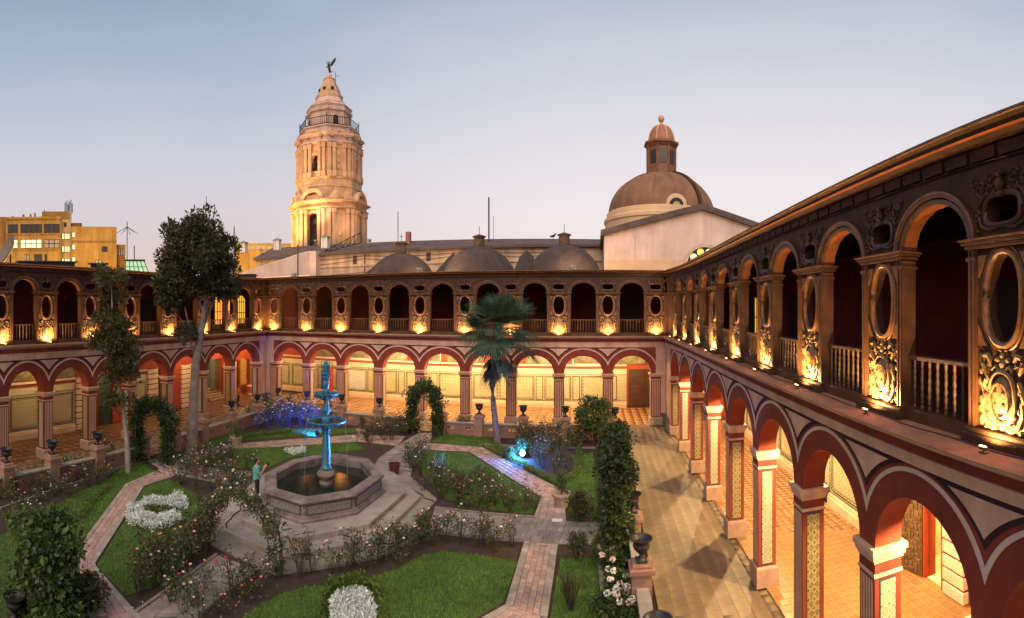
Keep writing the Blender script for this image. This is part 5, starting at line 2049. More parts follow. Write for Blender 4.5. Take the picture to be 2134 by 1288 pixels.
# ================================================================== garden
m = MB()
m.prism([(-19.6, 3.0), (1.2, 3.0), (1.2, 32.0), (-23.2, 32.0), (-21.0, 12.0)], -0.05, 0.0)
struct(m.build('garden_soil', M_soil))

M_brickp = piecemat('pink_paving_brick', (0.42, 0.275, 0.235), (0.29, 0.19, 0.165), 0.8, 0.20, 5.0, 0.5)
M_kerb = piecemat('grey_kerb_stone', (0.36, 0.31, 0.27), (0.21, 0.18, 0.155), 0.85, 0.15, 2.5, 0.5)
M_slab = piecemat('grey_path_slab', (0.30, 0.255, 0.22), (0.18, 0.155, 0.135), 0.85, 0.16, 2.0, 0.5)
M_edge = mat('weathered_edging', (0.26, 0.22, 0.19), 0.9, (0.15, 0.125, 0.105), 4.0, 0.4, 20)
QUOTA = [280]


def lerp(a, b, t):
    return (a[0] + (b[0] - a[0]) * t, a[1] + (b[1] - a[1]) * t)


def paved_path(name, E1, E2, cols, row, kerb, mt, z=0.035, gap=0.012, rnd=0.0, big=0):
    """path between two edge lines: kerb stones along both sides, pavers between"""
    m = MB()
    for i in range(len(E1) - 1):
        m.prism([E1[i], E1[i + 1], E2[i + 1], E2[i]], -0.02, z - 0.016)
    pth = struct(m.build(name, M_joint))
    Q = []
    for i in range(len(E1) - 1):
        a0, a1, b0, b1 = E1[i], E1[i + 1], E2[i], E2[i + 1]
        Lm = 0.5 * (math.dist(a0, a1) + math.dist(b0, b1))
        wd = 0.5 * (math.dist(a0, b0) + math.dist(a1, b1))
        kf = kerb / wd if kerb else 0.0
        lanes = []
        if kerb:
            lanes += [(0, kf, 0.75, 1), (1 - kf, 1, 0.75, 1)]
        for c in range(cols):
            lanes.append((kf + (1 - 2 * kf) * c / cols, kf + (1 - 2 * kf) * (c + 1) / cols, row, 0))
        for li, (u0, u1, rl, isk) in enumerate(lanes):
            n = max(1, int(round(Lm / rl)))
            off = 0.5 / n if (li % 2 and not isk) else 0.0
            t = -off
            while t < 1 - 1e-6:
                t0, t1 = max(0, t), min(1, t + 1.0 / n)
                if t1 - t0 > 0.02 / Lm:
                    gu, gt = gap / wd / 2, gap / Lm / 2
                    P = [lerp(lerp(a0, a1, tt), lerp(b0, b1, tt), uu) for tt, uu in ((t0 + gt, u0 + gu), (t1 - gt, u0 + gu), (t1 - gt, u1 - gu), (t0 + gt, u1 - gu))]
                    Q.append((P, isk))
                t += 1.0 / n
    Q.sort(key=lambda q: math.hypot(q[0][0][0], q[0][0][1]))
    nb = 0
    VV, FF = {0: [], 1: []}, {0: [], 1: []}
    for P, isk in Q:
        zz = z + random.uniform(-0.003, 0.003) + (0.012 if isk else 0)
        vis = in_view((P[0][0], P[0][1], 0)) < 1e6
        if nb < big and vis:
            mm = MB()
            c = (sum(p[0] for p in P) / 4, sum(p[1] for p in P) / 4)
            q = [(c[0] + (p[0] - c[0]) * 0.985, c[1] + (p[1] - c[1]) * 0.985) for p in P]
            mm.stack([[(p[0], p[1], 0.0) for p in P], [(p[0], p[1], zz - 0.006) for p in P], [(p[0], p[1], zz) for p in q]])
            mm.build('kerb_stone' if isk else 'paver', M_kerb if isk else mt, pth)
            nb += 1
        else:
            k = len(VV[isk])
            VV[isk] += [(p[0], p[1], 0) for p in P] + [(p[0], p[1], zz) for p in P]
            FF[isk] += [(k + 4, k + 5, k + 6, k + 7), (k, k + 1, k + 5, k + 4), (k + 1, k + 2, k + 6, k + 5), (k + 2, k + 3, k + 7, k + 6), (k + 3, k, k + 4, k + 7)]
    for isk in (0, 1):
        if VV[isk]:
            o = put('kerb_stones' if isk else 'pavers', npmesh('pavers', VV[isk], FF[isk], M_kerb if isk else mt), pth)
            o['kind'] = 'stuff'
    return pth


# brick ring path: near-left limb
paved_path('brick_path', [(-19.74,16.69), (-19.09,14.15), (-14.89,8.96), (-13.54,8.08), (-11.37,7.23), (-10.22,6.89)],
           [(-18.46,16.47), (-18.36,14.73), (-13.70,8.94), (-13.53,8.87), (-10.87,8.42), (-9.45,8.18)], 3, 0.36, 0.20, M_brickp, big=140)
# far limb behind the fountain
paved_path('brick_path', [(-18.46,16.47), (-19.72,19.89), (-19.49,22.46), (-17.03,25.39), (-14.30,28.02), (-11.61,28.17)],
           [(-19.74,16.69), (-20.77,20.16), (-20.43,23.18), (-18.05,26.47), (-15.06,29.51), (-12.05,30.46)], 3, 0.36, 0.20, M_brickp)
# right-hand limb
paved_path('brick_path', [(-10.18,29.45), (-6.75,29.41), (-1.45,22.90), (-1.12,19.53)],
           [(-10.11,27.96), (-7.23,28.33), (-2.36,21.97), (-2.44,19.82)], 3, 0.36, 0.18, M_brickp, big=60)
# near-right limb
paved_path('brick_path', [(-1.30,17.64), (-1.27,13.41), (-1.25,12.44)], [(-2.52,17.73), (-2.50,13.86), (-3.19,12.87)], 4, 0.30, 0.24, M_brickp, big=120)
# stone axes
paved_path('stone_path', [(-6.55,19.88), (-2.43,19.80), (-1.13,19.60), (0.27,19.47)], [(-6.15,17.73), (-2.54,17.75), (-1.30,17.66), (-0.14,17.66)], 4, 0.42, 0, M_slab, big=90)
paved_path('stone_path', [(-11.55,12.38), (-11.12,9.92), (-10.83,8.40), (-10.48,7.15)], [(-9.91,12.49), (-9.79,10.54), (-9.63,9.75), (-9.27,8.66)], 3, 0.45, 0, M_slab, big=60)
paved_path('stone_path', [(-20.89,17.19), (-19.23,16.80), (-15.68,17.72)], [(-20.96,18.31), (-19.44,18.33), (-15.80,20.07)], 3, 0.5, 0, M_slab)
paved_path('stone_path', [(-10.57,31.94), (-10.07,29.32), (-9.72,25.79), (-8.20,21.02)], [(-11.56,31.60), (-11.68,28.72), (-11.65,25.47), (-11.06,23.02)], 3, 0.5, 0, M_slab)


def edging(pts, h=0.09, wd=0.10, name='bed_edging'):
    m = MB()
    for i in range(len(pts) - 1):
        a, b = Vector((*pts[i], 0)), Vector((*pts[i + 1], 0))
        d = (b - a).normalized()
        n = Vector((-d.y, d.x, 0)) * wd / 2
        L = (b - a).length
        k = max(1, int(L / 0.9))
        for q in range(k):
            p, r = a + d * (L * q / k + 0.01), a + d * (L * (q + 1) / k - 0.01)
            m.prism([(p - n)[:2], (r - n)[:2], (r + n)[:2], (p + n)[:2]], -0.02, h + random.uniform(-0.01, 0.01))
    o = m.build(name, M_edge)
    o['kind'] = 'structure'
    return o


edging([(-11.55,12.38), (-11.12,9.92), (-10.83,8.40)])
edging([(-9.91,12.49), (-9.79,10.54), (-9.61,9.59)])
edging([(-9.91,12.49), (-8.63,13.40), (-6.87,15.41), (-6.15,17.73), (-2.55,17.77)])
edging([(-6.55,19.88), (-2.44,19.82)])
edging([(-20.96,18.31), (-21.36,16.06), (-20.28,11.18), (-19.27,7.91)])
edging([(0.11,17.55), (0.27,13.26)], 0.12, 0.14)
edging([(-6.68,29.94), (-0.01,29.94)])

# ------------------------------------------------------------------ lawns
M_lawn = mat('lawn_soil_and_thatch', (0.070, 0.125, 0.020), 0.95, (0.045, 0.070, 0.016), 2.0, 0.6, 40)
M_grass = leafmat('grass_blades', (0.155, 0.300, 0.034), (0.080, 0.170, 0.022), 0.6, 0.9, 0.3)


def inpoly(X, Y, poly):
    c = np.zeros(len(X), bool)
    n = len(poly)
    for i in range(n):
        x0, y0 = poly[i]
        x1, y1 = poly[(i + 1) % n]
        k = ((y0 > Y) != (y1 > Y)) & (X < (x1 - x0) * (Y - y0) / (y1 - y0 + 1e-12) + x0)
        c ^= k
    return c


def sample(poly, dens):
    P = np.array(poly)
    a, b = P.min(0), P.max(0)
    n = int((b[0] - a[0]) * (b[1] - a[1]) * dens)
    X, Y = NR.uniform(a[0], b[0], n), NR.uniform(a[1], b[1], n)
    k = inpoly(X, Y, poly)
    return X[k], Y[k]


def lawn(poly, dens=420):
    m = MB()
    m.prism(poly, -0.03, 0.03)
    lw = struct(m.build('lawn', M_lawn))
    # make the rim uneven
    X, Y = sample(poly, dens)
    n = len(X)
    th = NR.uniform(0, 2 * PI, n)
    h = NR.uniform(0.05, 0.11, n)
    w = NR.uniform(0.010, 0.020, n)
    lean = NR.uniform(-0.05, 0.05, (n, 2))
    V = np.zeros((n, 3, 3), np.float32)
    V[:, 0] = np.c_[X - w * np.cos(th), Y - w * np.sin(th), np.full(n, 0.02)]
    V[:, 1] = np.c_[X + w * np.cos(th), Y + w * np.sin(th), np.full(n, 0.02)]
    V[:, 2] = np.c_[X + lean[:, 0], Y + lean[:, 1], 0.02 + h]
    o = put('grass', npmesh('grass', V.reshape(-1, 3), np.arange(3 * n).reshape(-1, 3), M_grass), lw)
    o['kind'] = 'stuff'
    return lw


LAWN_A = [(-18.21,14.61), (-18.26,16.17), (-16.11,15.79), (-13.90,14.34), (-12.44,12.63), (-11.73,10.79), (-11.53,9.56), (-11.66,8.66), (-13.56,8.94)]
lawn(LAWN_A)
lawn([(-19.55,16.43), (-19.00,14.00), (-14.85,8.88), (-13.13,7.74), (-11.96,5.73), (-13.14,4.54), (-16.48,6.04), (-17.80,8.53), (-19.33,11.63), (-20.10,13.95), (-21.45,15.93), (-20.98,16.80)])
lawn([(-8.65,10.06), (-8.74,10.67), (-8.50,11.97), (-8.11,12.60), (-7.10,13.43), (-6.12,14.78), (-5.68,15.88), (-5.08,16.40), (-3.83,16.43), (-2.54,16.29), (-2.57,14.01), (-3.23,13.03), (-4.04,12.02), (-7.16,10.25)], 560)
lawn([(-9.80,27.75), (-7.21,27.93), (-2.49,21.96), (-2.56,20.18), (-4.34,20.37), (-6.41,21.03), (-8.47,23.70), (-9.57,25.85)])
lawn([(-19.51,22.71), (-16.91,25.21), (-14.22,27.68), (-13.09,26.58), (-14.53,25.14), (-16.04,22.96), (-15.88,20.98), (-17.62,19.54), (-19.11,19.27)])
lawn([(-20.61,24.22), (-18.51,27.03), (-15.44,30.04), (-15.46,31.40), (-19.89,28.46), (-21.40,25.63)])
lawn([(-6.69,29.72), (-4.79,27.60), (-1.45,23.24), (-0.97,20.18), (0.09,19.97), (0.18,25.17), (-0.15,28.94), (-1.37,28.43), (-0.86,25.53), (-2.10,24.37), (-3.93,27.28), (-6.17,30.39)])
lawn([(-1.15,16.67), (0.15,16.71), (0.22,13.26), (-1.20,13.21)], 560)
lawn([(-21.70,19.14), (-21.22,20.40), (-20.92,23.65), (-22.96,26.98), (-23.51,23.70), (-22.45,19.80)])
lawn([(-9.73,31.94), (-7.27,32.59), (-6.24,30.71), (-6.91,29.67), (-10.02,29.82)])

# ------------------------------------------------------------------ low brick wall with pierced openings and piers
M_brickw = brickmat('red_brick_wall', (0.30, 0.115, 0.08), (0.22, 0.085, 0.06), (0.26, 0.19, 0.155))
M_brickt = brickmat('tan_brick_pier', (0.36, 0.195, 0.12), (0.30, 0.155, 0.095), (0.26, 0.19, 0.145))
M_cope = mat('grey_coping', (0.34, 0.30, 0.27), 0.9, (0.20, 0.175, 0.155), 2.0, 0.4, 20)
M_pcap = mat('pier_cap_terracotta', (0.36, 0.19, 0.13), 0.85, (0.24, 0.13, 0.09), 2.0, 0.3, 20)
pm = MB()
pm.box(-0.27, 0.27, -0.27, 0.27, 0.0, 1.22)
PIER_ME = pm.mesh('pier_shaft', M_brickt)
pm = MB()
pm.bbox(-0.34, 0.34, -0.34, 0.34, 1.22, 1.36, 0.03)
pm.bbox(-0.26, 0.26, -0.26, 0.26, 1.36, 1.46, 0.04)
PCAP_ME = pm.mesh('pier_cap', M_pcap)
M_urn = mat('dark_cast_iron_urn', (0.035, 0.033, 0.034), 0.5, (0.02, 0.019, 0.02), 6.0, metal=0.2)
um = MB()
um.bbox(-0.16, 0.16, -0.16, 0.16, 0, 0.06, 0.01)
UB_ME = um.mesh('urn_foot', M_urn)
um = MB()
um.lathe([(0.13, 0.06), (0.07, 0.12), (0.06, 0.20), (0.12, 0.24), (0.20, 0.33), (0.24, 0.43), (0.21, 0.50), (0.22, 0.54), (0.30, 0.60), (0.31, 0.63), (0.27, 0.63), (0.18, 0.52)], 20)
UR_ME = um.mesh('urn_bowl', M_urn, smooth=True)


def garden_wall(label, pts, gaps, urns):
    """pts: pier positions along the wall; gaps: indices of bays left open"""
    c = pts[0]
    W_ = thing('brick_garden_wall', label, 'garden wall', (c[0], c[1], 0))
    for i, p in enumerate(pts):
        q = put('wall_pier', PIER_ME, W_, (p[0] - c[0], p[1] - c[1], 0), math.atan2(pts[-1][1] - c[1], pts[-1][0] - c[0]))
        put('pier_cap', PCAP_ME, q)
        if i in urns:
            t = thing('garden_urn', urns[i], 'urn', (p[0], p[1], 1.46), 0, 'dark urns on the garden wall piers')
            put('urn_foot', UB_ME, t)
            put('urn_bowl', UR_ME, t)
    for i in range(len(pts) - 1):
        if i in gaps:
            continue
        a, b = pts[i], pts[i + 1]
        L = math.dist(a, b)
        ang = math.atan2(b[1] - a[1], b[0] - a[0])
        m = MB()
        h = L / 2
        for sg in (-1, 1):
            hole_panel(m, min(0, sg * h), max(0, sg * h), 0, 0.80, sg * h / 2, 0.50, 0.27, 0.085, -0.12, 0.12, 3.0, 24)
        o = m.build('wall_panel', M_brickw, W_, ((a[0] + b[0]) / 2 - c[0], (a[1] + b[1]) / 2 - c[1], 0), ang)
        m = MB()
        n = max(2, int(L / 0.8))
        for q in range(n):
            m.bbox(-h + 0.27 + (L - 0.54) * q / n + 0.006, -h + 0.27 + (L - 0.54) * (q + 1) / n - 0.006, -0.18, 0.18, 0.80, 0.88, 0.015)
        m.build('coping', M_cope, o)
    return W_


ly = [6.2, 8.8, 11.25, 14.0, 17.2, 19.8, 22.4, 25.5, 28.7, 31.7]
garden_wall('low red brick wall before the left wing, pierced with flat oval holes', [(-19.75 - 0.105 * y, y) for y in ly], (4,),
            {1: 'dark urn on the brick pier cut by the left picture edge', 2: 'dark urn on the tan brick pier nearest the left picture edge', 3: 'dark urn on a tan brick pier, just left of the slim tree',
             7: 'dark urn on a brick pier right of the big trunk, fifth along the left wall', 8: 'dark urn on a brick pier before the far-left corner, sixth along'})
garden_wall('low brick wall before the yellow arcade, with lamp-lit oval holes', [(x, 32.0) for x in (-23.3, -20.6, -17.6, -14.6, -12.2, -10.0, -7.5, -4.6, -1.9, 0.4)], (4,),
            {0: 'bluish urn on the wall pier at the far-left garden corner', 1: 'dark urn just left of the fountain top, on the far wall', 2: 'dark urn just right of the fountain top, on the far wall', 3: 'dark urn on the far wall left of the ivy arch gate',
             6: 'dark urn on the far wall, left of the palm trunk', 7: 'dark urn on the far wall, right of the palm trunk', 8: 'dark urn on the far wall nearest the round shrub'})
garden_wall('low stone-capped wall between the garden and the right-hand walkway', [(1.25, y) for y in (6.9, 10.0, 13.6, 16.9, 19.2, 22.4, 25.6, 28.8, 31.6)], (3,),
            {1: 'large dark urn at the bottom picture edge on the walkway wall', 2: 'dark urn on the walkway wall, second from the bottom picture edge', 3: 'dark urn on the walkway wall beside the tall ivy column', 8: 'dark urn at the far end of the walkway wall behind the shrub'})

# ------------------------------------------------------------------ fountain
FC = (-11.05, 18.45)
RIM = [(-13.15,17.24), (-11.86,15.55), (-10.12,15.46), (-8.86,17.15), (-8.84,19.66), (-10.40,21.38), (-12.50,21.34), (-13.31,19.52)]
RIM = [(x - FC[0], y - FC[1]) for x, y in RIM]
fo = thing('fountain', 'octagonal tiled stone fountain with a blue-lit two-bowl column in the garden centre', 'fountain', (*FC, 0))
M_fst = mat('weathered_fountain_stone', (0.25, 0.205, 0.185), 0.85, (0.09, 0.075, 0.068), 1.8, 0.6, 14, detail=8)
M_fstep = mat('worn_step_stone', (0.37, 0.325, 0.29), 0.85, (0.19, 0.16, 0.14), 1.0, 0.5, 14, detail=8)
M_ftl = tilemat('fountain_azulejo_tiles', 0.16, (0.30, 0.28, 0.25), (0.05, 0.055, 0.065), (0.03, 0.03, 0.03), axes='XZ', blotch=0.3)


def ring(k, z):
    return [(x * k, y * k, z) for x, y in RIM]


m = MB()
m.stack([ring(1.95, -0.02), ring(1.95, 0.045)])
m.build('paved_apron', mat('worn_apron_paving', (0.31, 0.26, 0.215), 0.85, (0.17, 0.14, 0.115), 0.9, 0.6, 10, detail=9), fo)
m = MB()
m.stack([ring(1.66, 0.0), ring(1.66, 0.20), ring(1.645, 0.23)])
m.build('lower_step', M_fstep, fo)
m = MB()
m.stack([ring(1.40, 0.2), ring(1.40, 0.43), ring(1.385, 0.455)])
m.build('upper_step', M_fstep, fo)
m = MB()
m.stack([ring(1.06, 0.4), ring(1.06, 0.54), ring(1.03, 0.60), ring(1.03, 0.63), ring(0.985, 0.66), ring(0.985, 1.06), ring(1.0, 1.09), ring(1.03, 1.11), ring(1.04, 1.18), ring(1.02, 1.24), ring(0.97, 1.26), ring(0.86, 1.26), ring(0.83, 1.22), ring(0.83, 1.10), ring(0.84, 0.5)], cap=False)
bs = m.build('basin', M_fst, fo)
for i in range(8):
    a, b = RIM[i], RIM[(i + 1) % 8]
    a, b = Vector((a[0] * 0.99, a[1] * 0.99, 0)), Vector((b[0] * 0.99, b[1] * 0.99, 0))
    L = (b - a).length
    ang = math.atan2(b.y - a.y, b.x - a.x)
    m = MB()
    m.box(0.16, L - 0.16, -0.012, 0.03, 0.70, 1.03)
    m.build('tile_panel', M_ftl, bs, a, ang)
    m = MB()
    m.box(0.13, L - 0.13, -0.008, 0.03, 0.675, 0.70)
    m.box(0.13, L - 0.13, -0.008, 0.03, 1.03, 1.055)
    m.box(0.13, 0.16, -0.008, 0.03, 0.70, 1.03)
    m.box(L - 0.16, L - 0.13, -0.008, 0.03, 0.70, 1.03)
    m.build('tile_panel_frame', M_tline, bs, a, ang)
m = MB()
m.stack([ring(0.845, 0.50), ring(0.845, 0.88)])
M_water = mat('dark_pool_water', (0.020, 0.028, 0.022), 0.06, (0.012, 0.018, 0.014), 1.5, 0.12, 9, spec=0.6)
m.build('water', M_water, fo)
M_blue = mat('turquoise_painted_iron', (0.045, 0.22, 0.36), 0.4, (0.018, 0.085, 0.15), 7.0, 0.4, 30, detail=8)
fx = (0.13, 0.02)
m = MB()
m.lathe([(0.30, 0.6), (0.30, 0.95), (0.22, 1.0), (0.22, 1.05)], 16, (*fx, 0))
m.lathe([(0.22, 1.05), (0.36, 1.15), (0.40, 1.28), (0.34, 1.40), (0.20, 1.46), (0.26, 1.52)], 16, (*fx, 0))
m.build('stone_pedestal', M_fst, fo, smooth=True)
m = MB()
m.lathe([(0.22, 1.48), (0.24, 1.56), (0.17, 1.66), (0.19, 2.1), (0.17, 2.6), (0.14, 2.95), (0.18, 3.0), (0.13, 3.05), (0.17, 3.2), (0.34, 3.30)], 16, (*fx, 0))
m.build('lower_column', M_blue, fo, smooth=True)
M_bowlw = mat('bowl_water', (0.05, 0.05, 0.05), 0.08)


def bowl(r, z, name):
    m = MB()
    m.lathe([(0.22, z - 0.28), (r * 0.55, z - 0.23), (r * 0.85, z - 0.14), (r * 0.97, z - 0.08), (r * 1.02, z - 0.05), (r * 1.02, z), (r * 0.97, z + 0.01), (r * 0.95, z - 0.04), (r * 0.8, z - 0.11), (0.15, z - 0.2)], 36, (*fx, 0))
    o = m.build(name, M_blue, fo, smooth=True)
    m = MB()
    m.lathe([(r * 0.93, z - 0.075), (r * 0.93, z - 0.065)], 36, (*fx, 0))
    m.build('bowl_water', M_bowlw, o)
    for k in range(14):
        a = 2 * PI * k / 14
        m = MB()
        m.ell((fx[0] + r * 0.98 * math.cos(a), fx[1] + r * 0.98 * math.sin(a), z - 0.12), (0.035, 0.035, 0.06), 6, 4)
        m.build('drip_spout', M_blue, o)


bowl(0.84, 3.57, 'large_bowl')
m = MB()
m.lathe([(0.19, 3.42), (0.20, 3.65), (0.12, 3.7), (0.10, 3.82), (0.17, 3.94), (0.18, 4.05), (0.11, 4.25), (0.10, 4.45), (0.14, 4.5), (0.28, 4.56)], 14, (*fx, 0))
m.build('middle_column', M_blue, fo, smooth=True)
bowl(0.50, 4.72, 'small_bowl')
m = MB()
m.lathe([(0.10, 4.6), (0.15, 4.75), (0.15, 4.82), (0.08, 4.88), (0.12, 5.0), (0.14, 5.16), (0.09, 5.26), (0.16, 5.32), (0.18, 5.42), (0.10, 5.47), (0.20, 5.53), (0.20, 5.57), (0.08, 5.62)], 12, (*fx, 0))
m.lathe([(0.13, 5.60), (0.16, 5.65), (0.16, 5.86), (0.20, 5.89), (0.08, 5.96)], 8, (*fx, 0))
m.lathe([(0.05, 5.95), (0.08, 6.0), (0.03, 6.08), (0.005, 6.22)], 8, (*fx, 0))
m.build('finial', M_blue, fo, smooth=True)
M_jet = mat('falling_water', (0.55, 0.65, 0.85), 0.2, (0.45, 0.55, 0.75), 4.0, trans=0.5)
for k, (r, z0, z1) in enumerate(((0.84, 3.48, 0.9), (0.84, 3.48, 1.2), (0.50, 4.63, 3.6), (0.50, 4.63, 3.6), (0.50, 4.63, 3.6), (0.84, 3.48, 0.9))):
    a = [3.6, 5.2, 3.4, 5.9, 5.3, 0.3][k]
    m = MB()
    m.tube([(fx[0] + (r + 0.02 * q) * math.cos(a), fx[1] + (r + 0.02 * q) * math.sin(a), z0 + (z1 - z0) * q / 5) for q in range(6)], [0.006, 0.007, 0.005, 0.006, 0.005, 0.003], 5)
    m.build('water_jet', M_jet, fo)

# garden spotlights: one visible blue light in the right-hand bed, one behind the fountain
M_led = mat('blue_spotlight_glass', (0.6, 0.8, 1), 0.3, emit=(0.25, 0.50, 1.0), estr=60.0)


M_led2 = mat('dim_blue_spotlight_glass', (0.3, 0.5, 1), 0.3, emit=(0.08, 0.2, 1.0), estr=0.05)


def garden_spot(p, dst, power, col, label, ang=50, glow=True):
    t = thing('garden_spotlight', label, 'spotlight', (p[0], p[1], 0), 0, 'blue garden spotlights')
    m = MB()
    m.tube([(0, 0, 0), (0, 0, 0.28)], 0.02, 6)
    m.build('stake', M_ironblack, t)
    e = aim((p[0], p[1], 0.34), dst)
    m = MB()
    m.lathe([(0.16, -0.02), (0.17, 0.0), (0.13, 0.14), (0.05, 0.24)], 12)
    h = m.build('housing', M_ironblack, t, (0, 0, 0.34))
    h.rotation_euler = e
    m = MB()
    m.lathe([(0.15, -0.05), (0.15, -0.025)], 14)
    h = m.build('lens', M_led if glow else M_led2, t, (0, 0, 0.34))
    h.rotation_euler = e
    v = (Vector(dst) - Vector((p[0], p[1], 0.34))).normalized() * 0.12
    lamp('blue_spot', 'SPOT', power, col, t, Vector((0, 0, 0.34)) + v, e, 0.05, math.radians(ang), 0.5)


BLU = (0.10, 0.42, 1.0)
LED = (-3.97,27.54)
garden_spot(LED, (FC[0] + fx[0], FC[1] + fx[1], 3.2), 11000, BLU, 'glaring blue-white spotlight in the bed by the right brick path', 22)
lamp('led_spill', 'POINT', 380, (0.05, 0.24, 1.0), None, (LED[0] - 0.12, LED[1] - 0.35, 0.45), radius=0.08)
garden_spot((-21.15,30.27), (-26.5, 33.5, 2.0), 130, (0.28, 0.25, 1.0), 'violet-blue spotlight in the far-left bed aimed at the corner', 90, False)
garden_spot((-17.0, 27.6), (-18.8, 29.0, 0.0), 2200, (0.0, 0.07, 1.0), 'blue spotlight lighting the big rose shrub behind the fountain', 75, False)
garden_spot((-9.8, 14.6), (FC[0] + fx[0], FC[1] + fx[1], 3.6), 600, BLU, 'blue spotlight at the near edge of the fountain apron', 40, False)
lamp('palm_fill', 'SPOT', 1100, (0.10, 0.55, 0.65), None, (-3.6, 27.2, 0.5), aim((-3.6, 27.2, 0.5), (-5.9, 30.9, 7.4)), 0.06, math.radians(30), 0.5)  # added teal light on the palm crown, has no fixture

# ================================================================== plants
M_bark = mat('grey_bark', (0.27, 0.215, 0.185), 0.9, (0.14, 0.11, 0.095), 3.0, 0.8, 18)
M_barkp = mat('pale_bark', (0.34, 0.29, 0.26), 0.9, (0.20, 0.17, 0.15), 3.0, 0.6, 18)
M_leafT = leafmat('dark_tree_leaves', (0.098, 0.088, 0.036), (0.036, 0.050, 0.026), 0.5, 1.0, 0.2)
M_leafS = leafmat('olive_tree_leaves', (0.125, 0.110, 0.036), (0.055, 0.060, 0.024), 0.5, 1.2, 0.25)
M_ivy = leafmat('ivy_leaves', (0.080, 0.110, 0.036), (0.036, 0.052, 0.020), 0.55, 1.5, 0.2)
M_bushl = leafmat('shrub_leaves', (0.105, 0.150, 0.045), (0.050, 0.085, 0.030), 0.5, 1.6, 0.25)
M_rosel = leafmat('rose_leaves', (0.130, 0.155, 0.075), (0.070, 0.080, 0.042), 0.55, 1.5, 0.25)
M_rosel2 = leafmat('reddish_rose_leaves', (0.115, 0.120, 0.058), (0.070, 0.064, 0.034), 0.55, 1.5, 0.25)
M_hedge = leafmat('lime_hedge_leaves', (0.135, 0.190, 0.030), (0.075, 0.120, 0.022), 0.55, 2.0, 0.25)
M_silver = leafmat('silver_foliage', (0.80, 0.84, 0.82), (0.62, 0.67, 0.65), 0.8, 3.0, 0.35)
M_palmg = leafmat('palm_fronds', (0.100, 0.155, 0.080), (0.045, 0.085, 0.050), 0.5, 1.0, 0.25)
M_palmd = leafmat('dead_palm_fronds', (0.13, 0.095, 0.065), (0.07, 0.055, 0.042), 0.7, 1.0, 0.2)
M_stem = mat('rose_stems', (0.06, 0.05, 0.03), 0.8, (0.04, 0.025, 0.018), 5.0)
BLOOM = {}
for nm, c in (('white', (0.80, 0.74, 0.66)), ('pink', (0.78, 0.30, 0.30)), ('red', (0.50, 0.02, 0.03)), ('yellow', (0.75, 0.62, 0.12)), ('rosy', (0.75, 0.48, 0.46)), ('orange', (0.80, 0.16, 0.05))):
    BLOOM[nm] = mat('petals_' + nm, c, 0.6, tuple(v * 0.8 for v in c), 12.0)


def leaves(P, size, asp=0.45, up=0.3, jit=0.5, N=None):
    """diamond leaves at points P; N optional outward directions"""
    P = np.asarray(P, np.float32)
    n = len(P)
    d = NR.normal(size=(n, 3))
    if N is not None:
        d = d * 0.7 + N * 1.0
    d[:, 2] += up
    d /= np.linalg.norm(d, axis=1)[:, None] + 1e-9
    r = NR.normal(size=(n, 3))
    s = np.cross(d, r)
    s /= np.linalg.norm(s, axis=1)[:, None] + 1e-9
    L = (size * NR.uniform(1 - jit, 1 + jit, n))[:, None]
    V = np.zeros((n, 4, 3), np.float32)
    V[:, 0] = P
    V[:, 1] = P + d * L * 0.5 + s * L * asp * 0.5
    V[:, 2] = P + d * L
    V[:, 3] = P + d * L * 0.5 - s * L * asp * 0.5
    # fold along the midrib
    nn = np.cross(d, s)
    V[:, 0] += nn * L * 0.06
    V[:, 2] += nn * L * 0.06
    return V.reshape(-1, 3)


def leafmesh(name, V, mt):
    return npmesh(name, V, np.arange(len(V)).reshape(-1, 4), mt)


def clumped(centers, rad, per, flat=1.0):
    """leaf positions in shells round clump centres, with outward normals"""
    C = np.repeat(np.asarray(centers, np.float32), per, 0)
    R = np.repeat(np.asarray(rad, np.float32), per)[:, None] if hasattr(rad, '__len__') else rad
    d = NR.normal(size=C.shape)
    d /= np.linalg.norm(d, axis=1)[:, None]
    q = NR.uniform(0.35, 1.0, len(C))[:, None] ** 0.6
    o = d * q * R
    o[:, 2] *= flat
    return C + o, d


def ellipsoid_clumps(c, r, n, inner=0.35):
    d = NR.normal(size=(n, 3))
    d /= np.linalg.norm(d, axis=1)[:, None]
    q = NR.uniform(inner, 1, n)[:, None] ** 0.5
    return np.array(c) + d * q * np.array(r)


# ---- big tree by the left wing
bt = thing('tree', 'big tree with a dense dark oval crown and bare leaning trunk', 'tree', (-20.45,19.85, 0))
T0 = Vector((-20.45,19.85, 0))


def off(v):
    return (v[0] - T0.x, v[1] - T0.y, v[2])


tp = [(-20.49,19.81, -0.1), (-20.41,19.89, 2.70), (-20.30,20.00, 5.15), (-20.11,20.20, 7.05), (-19.81,20.35, 8.67), (-20.00,20.16, 10.57), (-20.11,20.05, 12.19)]
m = MB()
m.tube([off(p) for p in tp], [0.36, 0.27, 0.24, 0.22, 0.15, 0.10, 0.05], 10)
for a, b, c, r in (((-20.26,20.04, 6.78), (-20.33,19.54, 7.19), (-20.37,19.21, 8.40), 0.10), ((-20.11,20.20, 7.05), (-19.96,20.90, 8.41), (-19.66,21.59, 10.35), 0.12),
                   ((-19.97,20.33, 8.13), (-20.81,20.20, 9.51), (-21.57,19.39, 10.62), 0.10), ((-19.97,20.33, 8.95), (-19.32,19.85, 10.51), (-18.92,19.82, 12.05), 0.10),
                   ((-20.36,19.95, 5.69), (-20.46,19.55, 7.06), (-20.64,18.92, 8.00), 0.06)):
    m.tube([off(a), off(b), off(c)], [r, r * 0.7, r * 0.3], 7)
m.build('trunk', M_bark, bt, smooth=True)
CC = []
cr = off((-20.22,20.08, 11.39))
